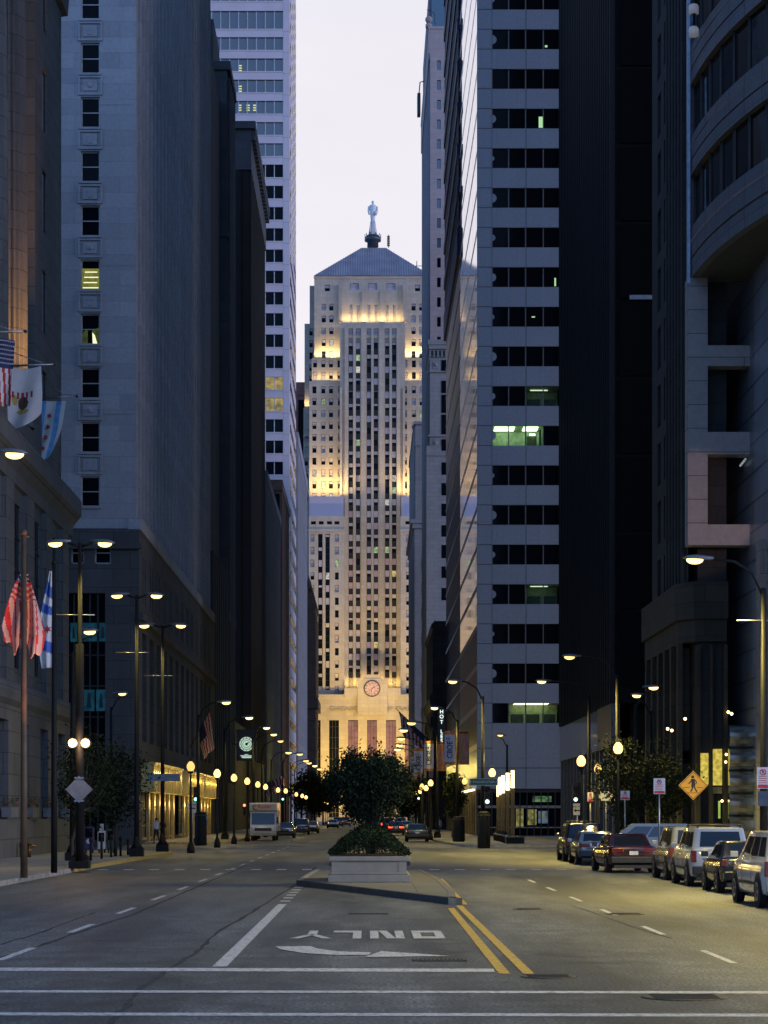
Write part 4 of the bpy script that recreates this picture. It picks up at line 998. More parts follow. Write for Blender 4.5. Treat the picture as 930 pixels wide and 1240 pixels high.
    for (u0,u1,v0,v1) in ((660,663,54,56.5),(652.5,657.5,140.5,142),(652.5,657.5,142,154),(671.5,673.5,336,346),(644,648,382.5,384)): f.quad((X(u0,Y),Y+.18,Z(v1,Y)),(X(u1,Y),Y+.18,Z(v1,Y)),(X(u1,Y),Y+.18,Z(v0,Y)),(X(u0,Y),Y+.18,Z(v0,Y)))
    f.build('desk_lamp', sg, t)
    # lobby behind glass
    q = MB(); zt = Z(957,Y)
    q.box(x0,x1,Y+.02,Y+.3,zt-.2,zt+.05,0); 
    for a in range(12): q.box(x0+.66*a,x0+.66*a+.1,Y-.1,Y+.05,0.15,zt-.2,0)
    q.box(x0,x1,Y-.1,Y+.1,Z(977,Y)-.12,Z(977,Y)+.12,2); q.box(x0,x1,Y-.05,Y+.1,Z(1002,Y)-.05,Z(1002,Y)+.05,2); q.box(x0,x1,Y+.2,Y+.3,0.1,zt,1)
    lb = q.build('lobby_front', [fr_dark, gl_dark, plain('rail_pale', (0.3,0.3,0.3), .4)], t)
    def glow(u0,u1,v0,v1,m): MB().quad((X(u0,Y),Y+.19,Z(v1,Y)),(X(u1,Y),Y+.19,Z(v1,Y)),(X(u1,Y),Y+.19,Z(v0,Y)),(X(u0,Y),Y+.19,Z(v0,Y))).build('lobby_light', m, lb)
    lgrn = emit('lobby_green', (0.35,0.75,0.3), 0.28, var=0.9, scale=2.5); lyel = emit('lobby_yellow', (0.85,0.8,0.25), 0.3, var=0.9, scale=2.2); lblu = emit('lobby_screen', (0.25,0.4,0.65), 0.3, var=.6, scale=2)
    glow(645,668,964,971,lgrn); glow(625,634,979,1001,lyel); glow(639,650,980,999,lyel); glow(652,664,982,997,lblu); glow(656,661,984,992,lyel)
    # mirror flank along the street, in pier, band and glass
    mir = MATS.get('mirror_glass')
    mm, nt_, b_ = nmat('mirror_glass'); b_.inputs['Base Color'].default_value = (0.70,0.70,0.75,1); b_.inputs['Metallic'].default_value = 1; b_.inputs['Roughness'].default_value = 0.03
    gN = N(nt_, 'ShaderNodeNewGeometry'); no = N(nt_, 'ShaderNodeTexNoise', Scale=0.35, Detail=2.0); nt_.links.new(gN.outputs['Position'], no.inputs['Vector']); bp = N(nt_, 'ShaderNodeBump', Strength=0.03, Distance=0.1); nt_.links.new(no.outputs['Fac'], bp.inputs['Height']); nt_.links.new(bp.outputs[0], b_.inputs['Normal'])
    band = plain('flank_band', (0.62,0.62,0.68), 0.3, 0.6, var=0.05)
    ye = 243
    MB().box(x0,x0+.75,Y+.41,ye,20.01,top).build('mirror_wall', mm, t); MB().box(x0,x0+.75,Y+.41,ye,4.6,20).build('lower_glass_wall', glass('lower_flank_glass', (.05,.045,.035), .3, 1.9), t)
    f = MB(); z = 4.6
    while z < top: f.box(x0-.006,x0-.002,Y+.41,ye,z,z+.55); z += 3.71
    f.build('flank_band', band, t)
    f = MB()
    for i in range(13): f.box(x0-.004,x0-.001,Y+3*i+.4,Y+3*i+.46,4.6,top)
    f.build('flank_mullion', plain('flank_mullion', (0.35,0.35,0.38), .4, .5), t)
    MB().box(x0,x0+.75,ye+.01,287,4.6,top).build('dark_glass_wall', glass('flank_dark', (0.008,0.01,0.014), 0.35, 1.3), t)
    f = MB(); z = 4.6
    while z < top: f.box(x0-.06,x0-.004,ye+.02,287,z,z+.30); z += 3.71
    f.build('flank_ledge', plain('ledge_pale', (0.50,0.49,0.50), 0.6), t)
    # entrance level of the flank: lit glass, canopy with a row of lamps
    f = MB(); f.box(x0+.05,x0+.3,Y+.5,287,0.1,4.6); f.build('lobby_glass', emit('gold_lobby', (1.0,0.68,0.18), 0.16, (.03,.025,.02), var=0.9, scale=0.8), t)
    for i in range(22): MB().box(x0-.1,x0+.04,Y+.5+3.7*i,Y+.9+3.7*i,0.1,4.6).build('lobby_pier', plain('lobby_bronze', (0.12,0.10,0.06), .4, .5), t)
    MB().box(x0-.5,x0-.01,Y+1,Y+34,4.55,4.95).build('canopy', band, t)
    f = MB()
    for i in range(16): f.box(x0-.47,x0-.15,Y+1.5+2*i,Y+2.6+2*i,4.42,4.54)
    f.build('canopy_lamp', emit('canopy_glow', (1.0,0.78,0.35), 5.0, light=True), t)
    # stacked bays cantilevered over the pavement
    Yb = 243.3; xa = 9.87; zb = Z(338,262); f = MB(); g_ = MB(); fr = MB()
    f.box(xa,x0+.1,Yb,287,zb-2.0,zb); z = zb; f.prism([(xa+.3,Yb+.3),(x0+.1,Yb+.3),(x0+.1,287),(xa+.3,287)], zb-2.5, zb-2.0)
    while z < top+18:
        f.box(xa,x0+.1,Yb,287,z,z+1.15); g_.box(xa+.15,x0+.1,Yb+.2,287,z+1.15,z+4.65)
        fr.box(xa+.1,xa+.15+.08,Yb+.1,Yb+.25,z+1.15,z+4.65); fr.box(xa+.1,x0+.1,Yb+.12,Yb+.19,z+1.9,z+2.05); fr.box(xa+.1,x0+.1,Yb+.12,Yb+.19,z+3.8,z+3.95)
        for i in range(8): fr.box(xa+.1,xa+.149,Yb+.4+3.8*i,Yb+.6+3.8*i,z+1.15,z+4.65)
        z += 4.65
    f.build('bay_spandrel', plain('bay_bronze', (0.04,0.045,0.09), .6, spec=.2), t); g_.build('bay_glass', plain('bay_dark_glass', (.008,.01,.016), .6, spec=.05), t); fr.build('bay_frame', plain('bay_frame', (.06,.06,.09), .5), t)
tower_k()

def tower_l():
    t = bld('black_slab_tower', 'black glass tower with close vertical fins above a pale glazed lobby', 'skyscraper', (17,151,0))
    blk = plain('black_cladding', (0.006,0.006,0.007), 0.7, 0.0, var=0.4, scale=0.4, spec=.1); x0 = 17.0
    m = MB(); m.box(x0,44,151,192,9.8,130); m.box(x0+1.2,44,152,192,0,9.8)
    fn = MB()
    for i in range(28): fn.box(x0-.35,x0,151.0+1.48*i,151.35+1.48*i,9.8,130)
    fn.build('cladding_fin', plain('fin_metal', (.011,.013,.017), .6, .0, spec=.2), t)
    m.build('walls', blk, t)
    g_ = MB(); fr = MB(); z = 11
    while z < 128: g_.box(x0+.4,x0+2.9,150.85,150.95,z,z+5.1); g_.box(x0+3.0,x0+6.4,150.85,150.95,z,z+5.1); z += 5.35
    g_.build('window_wall', glass('black_glass', (0.005,0.006,0.007), 0.25, 1.15), t)
    MB().box(x0+1.0,x0+3.0,150.7,150.84,Z(361,151)-.15,Z(361,151)+.15).build('ledge', plain('ledge_blue', (.2,.25,.35), .5), t)
    MB().box(x0-.2,x0+.3,160,192,6.8,9.75).build('lobby_fascia', glass('lobby_pale_glass', (0.16,0.17,0.20), 0.12, 1.9), t)
    f = MB()
    for i in range(15): f.box(x0-.1,x0+.25,151.2+2.9*i,151.6+2.9*i,0.1,6.8)
    f.box(x0-.25,x0+.35,151,160,6.8,9.8); f.build('lobby_column', plain('lobby_grey', (0.10,0.105,0.11), .4, .3), t)
    MB().box(x0+.4,x0+.6,151.3,192,0.1,6.8).build('lobby_glass', gl_dark, t)
    MB().box(x0+.1,x0+.3,165,176,7.8,8.05).build('ceiling_lamp', emit('lobby_lamp', (1.0,0.62,0.2), 2.0), t)
    return t
tower_l()

def block_m():
    t = bld('dark_stone_block', 'very dark stone block with paired slit windows and a shopfront of tall curtained windows', 'building', (17.2,117.6,0))
    st = stone('block_m', (0.045,0.048,0.052), 2.2, 1.1, 0.02, 0.12, 0.6); lo = stone('block_m_base', (0.06,0.055,0.045), 1.8, 0.9, 0.02, 0.15, 0.55)
    W = Windows(fr_dark, 0.3); hs = []
    for i in range(21):
        for y in (126.6,129.4): hs.append(W.hole('x', 17.2, y, Z(60,128)-3.44*i+13.8, 1.5, 2.5, 'dark', -1, False))
    for i in range(10): pass
    m = MB(); m.pierced('x', 17.2, 117.6, 132.6, 14.6, 75, hs, .3, -1); m.box(17.7,19.25,117.62,132.6,0,75); m.box(19.26,46,132,132.6,0,75); m.quad((17.2,132.6,14.6),(17.7,132.6,14.6),(17.7,132.6,75),(17.2,132.6,75))
    for y in (118.4,119.6,120.8,122.0,123.2,124.4): m.box(16.95,17.2,y,y+.45,14.6,75)
    m.build('walls', st, t); W.finish(t, st)
    b = MB(); b.prism([(16.6,133),(16.6,118.5),(17.4,117.0),(19.25,117.0),(19.25,133)], 12.6, 14.6); b.prism([(16.8,133),(16.8,118.6),(17.5,117.2),(19.2,117.2),(19.2,133)], 11.4, 12.6)
    hs = [(119.2+2.7*i,121.0+2.7*i,5.6,11.2) for i in range(5)] + [(119.2+2.7*i,121.0+2.7*i,0.5,4.9) for i in range(5)]
    b.pierced('x', 17.0, 118.3, 133, 0, 11.4, hs, .5, -1); b.box(17.55,19.2,118.4,131.9,0,11.4)
    for i in range(6): b.box(16.75,17.0,118.35+2.7*i,119.0+2.7*i,0,11.4)
    b.build('base', lo, t)
    for i, (y0,y1,z0,z1) in enumerate(hs):
        q = MB(); q.quad((17.45,y0,z0),(17.45,y1,z0),(17.45,y1,z1),(17.45,y0,z1)); q.box(17.36,17.44,(y0+y1)/2-.06,(y0+y1)/2+.06,z0,z1,1); q.box(17.36,17.44,y0,y1,(z0+z1)/2-.05,(z0+z1)/2+.05,1)
        q.build('window', [gl_dark, fr_dark], t)
    # stone piers and tall windows of the north front
    f = MB(); Y = 117.2
    for (u0,u1) in ((842,847),(858.5,862),(875,880)): f.box(X(u0,Y),X(u1,Y),Y-.35,Y+.1,0,11.2)
    f.build('front_pier', lo, t)
    cur = emit('curtain_glow', (1.0,0.80,0.14), 0.62, (.2,.17,.05), var=0.55, scale=5.0)
    for (u0,u1,v0,v1) in ((847.5,858,912,950),(862,874.5,907,951)):
        q = MB(); n = 9
        for i in range(n):
            a, b_ = X(u0,Y)+(X(u1,Y)-X(u0,Y))*i/n, X(u0,Y)+(X(u1,Y)-X(u0,Y))*(i+1)/n
            q.quad((a,Y+.02,Z(v1,Y)),((a+b_)/2,Y-.04,Z(v1,Y)),((a+b_)/2,Y-.04,Z(v0,Y)),(a,Y+.02,Z(v0,Y))); q.quad(((a+b_)/2,Y-.04,Z(v1,Y)),(b_,Y+.02,Z(v1,Y)),(b_,Y+.02,Z(v0,Y)),((a+b_)/2,Y-.04,Z(v0,Y)))
        q.build('curtained_window', cur, t)
    MB().box(X(860,Y),X(874,Y),Y-.1,Y-.02,Z(961,Y),Z(953,Y)).build('sill_panel', plain('sill_brass', (.3,.24,.1), .4, .4), t)
    MB().box(X(869.5,Y),X(872,Y),Y-.1,Y-.04,Z(991,Y),Z(970,Y)).build('lit_slot', emit('slot_green', (0.6,0.85,0.15), .6, var=.4, scale=3), t)
    f = MB()
    for (u,v) in ((872.5,970),(877.6,914),(877,923)): f.ball((X(u,Y),Y-.5,Z(v,Y)), .07, 8)
    f.build('wall_lamp', emit('lamp_amber', (1.0,0.72,0.25), 6.0), t)
    # string lamps seen in the dark shopfront
    f = MB(); Y = 118.2
    for (u,v) in ((817,884),(822,886),(838,872),(876,864),(880,866)): f.ball((X(u,Y)-.6 if u<840 else X(u,Y),Y-1.6,Z(v,Y)), .08, 8)
    f.build('wall_lamp', emit('lamp_amber', (1.0,0.72,0.25), 6.0), t)
    return t
block_m()

def tower_n():
    t = bld('bowed_corner_tower', 'blue grey tower with a bowed corner of banded windows over an open stone frame', 'office tower', (17.2,117,0))
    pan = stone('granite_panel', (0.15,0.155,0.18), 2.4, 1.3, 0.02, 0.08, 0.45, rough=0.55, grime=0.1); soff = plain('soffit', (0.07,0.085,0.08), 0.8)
    cx, cy, RR = 65.0, 117.0, 47.8
    ang = [math.radians(180+70*i/56) for i in range(57)]
    def pt(r, a, z): return (cx+r*math.cos(a), cy+r*math.sin(a), z)
    def ring(mb, r, z0, z1, m=0, smooth=True):
        n = len(ang); mb.add([pt(r,a,z0) for a in ang]+[pt(r,a,z1) for a in ang], [(i,i+1,n+i+1,n+i) for i in range(n-1)], m, smooth)
    def disc(mb, r0, r1, z, m=0):
        n = len(ang); mb.add([pt(r0,a,z) for a in ang]+[pt(r1,a,z) for a in ang], [(i,i+1,n+i+1,n+i) for i in range(n-1)], m)
    z0 = 30.7; sp = MB(); gl = MB(); mu = MB(); jo = MB()
    z = z0
    for i in range(7):
        hb = 2.65 if i == 0 else 2.0
        ring(sp, RR, z, z+hb*.36); disc(sp, RR, RR-.12, z+hb*.36); ring(sp, RR-.10, z+hb*.37, z+hb*.40, 1); ring(sp, RR, z+hb*.41, z+hb*.72); disc(sp, RR-.12, RR, z+hb*.41); ring(sp, RR-.1, z+hb*.72, z+hb*.75, 1); ring(sp, RR, z+hb*.76, z+hb)
        disc(sp, RR-.4, RR, z+hb); disc(sp, RR, RR-.4, z)
        for a in ang[::2]: 
            p0, p1 = pt(RR+.008, a, z), pt(RR+.008, a, z+hb); d = .03
            sp.quad((p0[0]-d*math.sin(a),p0[1]+d*math.cos(a),p0[2]),(p0[0]+d*math.sin(a),p0[1]-d*math.cos(a),p0[2]),(p1[0]+d*math.sin(a),p1[1]-d*math.cos(a),p1[2]),(p1[0]-d*math.sin(a),p1[1]+d*math.cos(a),p1[2]),1)
        g1 = MB(); n = len(ang); zt = z+4.85+(0.65 if i == 0 else 0)
        for q in range(0, n-1, 2):
            a0, a1 = ang[q], ang[min(q+2,n-1)]; j = R.uniform(-.03,.03)
            g1.quad(pt(RR-.3+j,a0,z+hb),pt(RR-.3-j,a1,z+hb),pt(RR-.3-j,a1,zt),pt(RR-.3+j,a0,zt),0)
            p = pt(RR-.25,a0,0); g1.box(p[0]-.05,p[0]+.05,p[1]-.05,p[1]+.05,z+hb,zt,1)
        g1.build('ribbon_window', [glass('bow_glass', (0.008,0.010,0.013), 0.06, 1.35, 0.05), fr_dark], t)
        z = zt
    sp.build('spandrel', [pan, fr_dark], t)
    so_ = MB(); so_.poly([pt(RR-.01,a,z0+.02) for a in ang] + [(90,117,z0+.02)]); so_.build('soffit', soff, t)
    b = MB(); b.box(17.22,60,116.99,117.5,z0+.02,z); b.box(18.0,60,84,117.4,z-.5,z); b.build('return_wall', pan, t)
    # slim bright edge trim and the hanging frame
    fr = MB(); Y = 116.4
    xa, xb = 17.0, X(857,Y); fr.box(xa,xb,Y,Y+1.1,Z(660,Y),z0-.01)
    for v0,v1 in ((418,443),(523,550),(635,660)): fr.box(xb+.002,20.3,Y+.02,Y+1.08,Z(v1,Y),Z(v0,Y))
    fr.build('stone_frame', stone('frame_granite', (0.36,0.35,0.36), 40.0, 1.26, 0.022, 0.07, 0.35, rough=0.7, grime=0.12), t)
    MB().box(xa-.03,xa+.11,Y-.06,Y+.3,z0-.3,z).build('edge_trim', plain('edge_trim', (.30,.42,.58), .4, .3), t)
    wl = MB(); wl.box(20.31,60,86,131.9,0,z0); wl.build('glass_wall', stone('blue_panel', (0.26,0.31,0.38), 3.4, 1.55, 0.06, 0.10, 0.35, rough=0.35, grime=0.1, spec=0.6), t)
    # pale pier under the frame, lit by the street lamp
    MB().box(X(918,112),22.5,111.4,112.6,0,Z(655,112)).build('stone_pier', stone('pier_granite', (0.36,0.33,0.31), 1.3, 1.2, 0.02, 0.08, 0.5), t)
    lamp('SPOT', (19.4,105,17.5), 1100, (1.0,.55,.36), .3, aim=(17.5,116.4,18.2), spot_size=math.radians(32), spot_blend=.15)
    # stacked round ribs of polished metal
    rb = MB()
    for i in range(5):
        z = Z(1002-27.5*i,115.5); r_ = .62
        rb.extr([(X(882,115.5)+0, 115.6-r_*math.sin(PI*q/10), z+r_*math.cos(PI*q/10)) for q in range(11)], (X(914,115.5)-X(882,115.5),0,0))
    for p in range(len(rb.sm)): rb.sm[p] = False
    rb.build('rounded_rib', plain('rib_metal', (0.5,0.5,0.47), 0.16, 0.95, var=0.15), t)
    f = MB(); f.tube([(20.1,118.2,Z(563,118)),(20.1,116.6,Z(556,116.6))], .06, 8); f.build('tube_lamp', emit('cold_tube', (.6,.68,.72), .5, var=.6, scale=3), t)
    s = thing('wall_lantern', 'slim glass wall lantern with two pale drum ends, high on the bowed tower', 'wall lamp', (17.15,113,40))
    Yl = 112.6; x = X(840,Yl)
    s.location = (x,Yl,Z(45,Yl)); ORG[s.name] = Vector(s.location); d = MB()
    for v in (10,37): MB().lathe([(.02,-.0),(.26,.05),(.27,.4),(.2,.52),(.02,.56)], (x,Yl,Z(v+8,Yl)), 12).build('drum', emit('pale_drum', (.8,.78,.85), .10, (.4,.4,.42)), s); MB().lathe([(.16,0),(.16,1.0)], (x,Yl,Z(37,Yl)), 10).build('glass_tube', plain('tube_blue', (.12,.2,.3), .2), s)
tower_n()

def tower_j():
    t = bld('pink_granite_tower', 'slender pink granite tower with one column of small windows and a ball finial', 'skyscraper', (9.4,345,0))
    Y = 345; pk = stone('pink_granite', (0.46,0.37,0.37), 1.6, 0.8, 0.02, 0.05, 0.72, grime=0.15); W = Windows(fr_dark, .25); hs = []
    x0 = X(521,Y); rows = [79+23.9*i for i in range(17)]
    for i, v in enumerate(rows):
        for u in (531.5,540.5): hs.append(W.hole('y', Y, X(u,Y), Z(v,Y), 4.6*Y/F, 11.8*Y/F, 'skyp' if i < 10 else 'dark', -1, False))
    m = MB(); m.pierced('y', Y, x0, 26, 40, Z(62,Y), hs, .25); m.box(x0+.3,26,Y+.3,395,0,Z(62,Y)-.1); m.quad((x0,Y,40),(x0,Y+.5,40),(x0,Y+.5,Z(62,Y)),(x0,Y,Z(62,Y))); m.box(x0+.01,26,Y+.26,Y+.5,40,Z(62,Y))
    x1 = X(518,Y)
    m.box(X(519,Y),26,Y+.8,395,Z(70,Y),Z(31,Y)); m.box(X(518.5,Y),26,Y+.7,395,Z(33,Y),Z(30,Y))
    m.build('walls', pk, t); W.finish(t, pk)
    b = MB(); b.box(x0-.06,x0+.28,Y+1,395,0,Z(66,Y)); b.box(X(519.5,Y+8),26,Y+8,392,0,Z(-40,Y)); 
    for i in range(14): b.box(x0-.14,x0-.06,Y+2+3.5*i,Y+3.6+3.5*i,4,Z(70,Y))
    b.build('upper_tower', stone('pink_grey', (0.30,0.29,0.33), 1.6, .8, .02, .05, .7), t)
    MB().box(X(524,Y),26,Y+6.5,Y+7.9,Z(30,Y),Z(-40,Y)).build('blue_glass_wall', glass('blue_glass', (0.03,0.08,0.13), .1, 1.8), t)
    f = MB(); fx = X(519.5,Y); f.lathe([(.52,Z(30,Y)),(.52,Z(26,Y)),(.42,Z(25,Y)),(.25,Z(24,Y))], (fx,Y+1.4,0), 12); f.ball((fx,Y+1.4,Z(20,Y)), .58, 12); f.build('finial', pk, t)
    f = MB(); f.tube([(X(517,Y),Y+.6,Z(10,Y)),(X(526,Y),Y+.6,Z(14,Y)),(X(527,Y),Y+.6,Z(28,Y))], .06, 5); f.build('davit', fr_dark, t)
    f = MB(); f.box(X(507.5,Y),X(511.5,Y),Y+12,Y+14,Z(108,Y),Z(82,Y)); f.tube([(X(509.5,Y),Y+13,Z(82,Y)),(X(511,Y),Y+13,Z(66,Y)),(X(516,Y),Y+13,Z(65,Y))], .1, 5); f.build('window_cradle', plain('cradle', (.03,.05,.07), .6), t)
PANES['skyp'] = glass('blue_sky_glass', (0.10,0.14,0.20), 0.1, 1.8)
tower_j()
def tower_q():
    t = bld('arcaded_stone_block', 'grey stone block with a corbelled arcade under its roof and carved panel bands', 'building', (9,325,0))
    Y = 325; st = stone('arcade_stone', (0.38,0.38,0.40), 1.3, .65, .02, .06, .75, grime=.2); m = MB(); x0 = X(520.5,Y); xe = 25
    m.box(x0,xe,Y,343.5,0,Z(436,Y)); xs = X(518.5,Y)
    m.box(xs,xe,Y-.5,343.8,Z(418,Y),Z(412,Y)); m.box(xs+.1,xe,Y-.35,343.7,Z(423,Y),Z(418,Y)); m.box(xs+.15,xe,Y-.02,343.7,Z(436,Y),Z(423,Y))
    for i in range(9):
        x = xs+.3+.58*i; m.box(x-.1,x+.1,Y-.35,Y-.02,Z(433,Y),Z(425.5,Y)); m.disc((x+.29,Y-.34,Z(427,Y)), .26, 'y', 12, 1, .01)
    m.box(x0-.2,xe,Y-.25,343.6,Z(451,Y),Z(450,Y)); m.box(x0-.25,xe,Y-.3,343.6,Z(529,Y),Z(526.5,Y)); m.box(x0-.35,xe,Y-.2,343.6,Z(552,Y),Z(551,Y))
    for v in (437.5,532): m.box(x0+.5,x0+1.25,Y-.08,Y-.002,Z(v+9,Y),Z(v,Y)); m.ball((x0+.87,Y-.1,Z(v+4.5,Y)), .28, 10, 0, (1,.4,1))
    m.box(x0-.5,xe,Y-.05,343.4,0,Z(540,Y))
    for y in range(6): m.box(x0-.3,x0,Y+.5+3.1*y,Y+1.7+3.1*y,4,Z(440,Y))
    m.build('walls', [st, fr_dark], t)
    for (v0,v1) in ((436,449),(461,476),(478,500),(502,526),(532,546),(560,575),(585,600),(610,625),(636,650),(660,676),(686,700),(712,727)):
        MB().box(X(534.5,Y),X(541,Y),Y-.07,Y-.055,Z(v1,Y),Z(v0,Y)).build('window', gl_dark, t)
tower_q()
def tower_r():
    t = bld('grey_far_block', 'plain grey stone block with a heavy lower cornice, next to the limestone tower', 'building', (9,418,0))
    Y = 418; st = stone('far_grey', (0.33,0.33,0.35), 1.5, .75, .02, .06, .75); m = MB(); x0 = X(503,Y)
    m.box(x0,25,Y,470,0,Z(512,Y)); m.box(x0-.35,25,Y-.3,470,Z(514,Y),Z(510.5,Y)); m.box(x0-.2,25,Y-.2,470,Z(540,Y),Z(538.5,Y)); m.box(x0-.9,25,Y-.8,470,Z(634,Y),Z(629,Y)); m.box(x0-.55,25,Y-.5,470,Z(640,Y),Z(634,Y)); m.box(x0-.15,25,Y-.15,470,0,Z(640,Y))
    for i in range(12): m.box(x0-.4,x0-.15,Y+.6+4.2*i,Y+2.2+4.2*i,6,Z(642,Y)); m.box(x0-.25,x0,Y+.6+4.2*i,Y+2.2+4.2*i,Z(628,Y),Z(516,Y))
    m.build('walls', st, t)
    for i in range(12): MB().box(x0-.19,x0-.16,Y+2.6+4.2*i,Y+4.4+4.2*i,6,Z(645,Y)).build('window_strip', gl_dark, t)
    for i in range(7): MB().box(x0+1.2,x0+1.9,Y-.2,Y-.16,Z(690+30*i,Y),Z(676+30*i,Y)).build('window', gl_dark, t)
tower_r()
def block_s():
    t = bld('bracketed_brown_block', 'low dark brown block with a jutting bracketed cornice and a vertical lit sign', 'building', (9,290,0))
    Y = 290; st = stone('dark_brown', (0.05,0.044,0.042), 1.2, .5, .02, .2, .6); m = MB(); x0 = X(527,Y)
    m.box(x0,25,Y,322,0,Z(752,Y)); zc = Z(845,Y)
    prof = [(0,-2.8),(-.25,-2.4),(-.3,-1.4),(-.7,-.8),(-.8,0),(-.5,.5),(0,1.4)]
    m.extr([(x0+x,Y-.3,zc+z) for x,z in prof], (0,32,0)); m.extr([(x0+x*.7,Y-.3,Z(757,Y)+z*.5) for x,z in prof], (0,32,0))
    for i in range(10): m.box(x0-.35,x0,Y+.4+3.2*i,Y+1.4+3.2*i,0,Z(757,Y)); m.box(x0-.6,x0,Y+.6+3.2*i,Y+1.2+3.2*i,zc-3.8,zc-2.4)
    m.build('walls', st, t)
    for i in range(9): MB().box(x0-.06,x0-.02,Y+1.6+3.2*i,Y+3.4+3.2*i,4,Z(765,Y)).build('window_strip', gl_dark, t)
    s = thing('vertical_sign', 'narrow black vertical sign with white lit letters above the banners', 'sign', (X(535,262),262,0)); Ys = 262
    MB().box(X(530.5,Ys),X(539.5,Ys),Ys,Ys+.4,Z(899,Ys),Z(858,Ys)).build('board', black, s)
    wl = emit('sign_letter', (0.85,1.0,0.9), 1.4)
    for ch, v in zip('HOT LES', (862,868,874.5,0,886,892,897.5)):
        if ch != ' ': text('letter', ch, .62, wl, s, facing(X(534.8,Ys), Ys-.03, Z(v,Ys)), .01)
    MB().box(X(539.5,Ys),9.9,Ys+.15,Ys+.25,Z(864,Ys),Z(862,Ys)).build('bracket', black, s)
block_s()
# ------------------------------------------------------------------ street lamps
lens = emit('sodium_lens', (1.0,0.70,0.22), 2.4, vary=True); globe_m = emit('globe_glow', (1.0,0.64,0.19), 1.8, vary=True); head_m = plain('lamp_head', (0.16,0.18,0.22), 0.45, 0.3)
polem = plain('pole_black', (0.012,0.012,0.012), 0.6, var=.3, spec=.2)
def head(t, x, y, z, dx, tilt=0.1, s=1.0):
    """cobra head reaching out in +dx from (x,y,z)"""
    o = MB(); n = 10
    vs = []
    for i, (q, w_, hh) in enumerate(((0,.07,.07),(.25,.16,.10),(.55,.2,.12),(.8,.17,.09),(.95,.05,.03))):
        for k in range(n):
            a = 2*PI*k/n; vs.append((x+dx*q*s, y+w_*math.cos(a)*s, z+(hh*max(-.25,math.sin(a))+tilt*q)*s))
    o.add(vs, [(i*n+k,i*n+(k+1)%n,(i+1)*n+(k+1)%n,(i+1)*n+k) for i in range(4) for k in range(n)] + [tuple(range(n)), tuple(range(4*n,5*n))], 0, True)
    h = o.build('lamp_head', head_m, t)
    l = MB(); l.ball((x+dx*.58*s,y,z+(tilt*.58-.05)*s), .21*s, 12, 0, (1.25,.8,.62)); l.build('lens', lens, h)
    return h
def twin_lamp(x, y, h, label, d=1.35, beacon=False):
    t = thing('twin_street_lamp', label, 'street lamp', (x,y,.15), group='twin armed street lamps on the east pavement')
    MB().tube([(x,y,.15),(x,y,3),(x,y,h)], [.13,.115,.075], 12).build('pole', polem, t)
    b = MB(); b.box(x-.32,x+.32,y-.32,y+.32,.15,.55); b.lathe([(.3,.55),(.17,.75),(.14,1.1)], (x,y,0), 12); b.build('base', polem, t)
    for s in (-1,1):
        MB().tube([(x,y,h-.15),(x+s*.45,y,h),(x+s*(d-.75),y,h+.05)], .05, 8).build('arm', polem, t)
        head(t, x+s*(d-.8), y, h+.05, s, -.06)
    MB().tube([(x-1.0,y,h-2.7),(x+.55,y,h-2.7)], .025, 6).build('banner_rod', steel, t)
    return t
twin_lamp(-10.8,82,12.3,'twin armed street lamp beside the hanging flags, tallest and nearest of its row', 1.15)
twin_lamp(-10.9,103,12.45,'twin armed street lamp second along the left kerb, in front of the dark shop window',1.15)
twin_lamp(-11.0,117,12.25,'twin armed street lamp carrying two blank sign backs, last of the twin lamps',1.2)
def cobra(x, y, h, side, label, group, reach=2.0, rods=False, globe=0.0, s=1.0):
    t = thing('street_lamp', label, 'street lamp', (x,y,.15), group=group)
    MB().tube([(x,y,.15),(x,y,3.5),(x,y,h-.9)], [.14,.12,.08], 10).build('pole', polem, t)
    b = MB(); b.box(x-.3,x+.3,y-.3,y+.3,.15,.5); b.lathe([(.28,.5),(.16,.8)], (x,y,0), 10); b.build('base', polem, t)
    MB().tube([(x,y,h-1.2),(x+side*.35,y,h-.45),(x+side*.9,y,h-.08),(x+side*(reach-.75),y,h)], .045, 8).build('arm', polem, t)
    head(t, x+side*(reach-.8), y, h, side, .03, s)
    if rods: MB().tube([(x-.6*1.4,y,h-1.9),(x+.6*1.4,y,h-1.9)], .025, 6).build('banner_rod', steel, t)
    if globe:
        gx = x+globe; MB().tube([(x,y,4.1),(gx,y,4.1),(gx,y,4.35)], .04, 6).build('bracket', polem, t)
        acorn(t, gx, y, 4.35)
    return t
def acorn(t, x, y, z):
    g = MB().lathe([(.08,0),(.16,.06),(.21,.19),(.20,.31),(.13,.43),(.06,.50)], (x,y,z), 14).build('globe', globe_m, t)
    c = MB().lathe([(.07,.50),(.045,.56),(.025,.68),(.001,.74)], (x,y,z), 10); c.lathe([(.13,-.12),(.13,.0)], (x,y,z), 10); c.build('finial', polem, g)
def globe_lamp(x, y, label, group, z=4.35):
    t = thing('globe_lamp', label, 'street lamp', (x,y,.15), group=group)
    p = MB(); p.tube([(x,y,.15),(x,y,1.2),(x,y,z)], [.10,.065,.05], 8); p.lathe([(.2,.15),(.2,.4),(.11,.7)], (x,y,0), 10); p.build('post', polem, t)
    acorn(t, x, y, z); return t
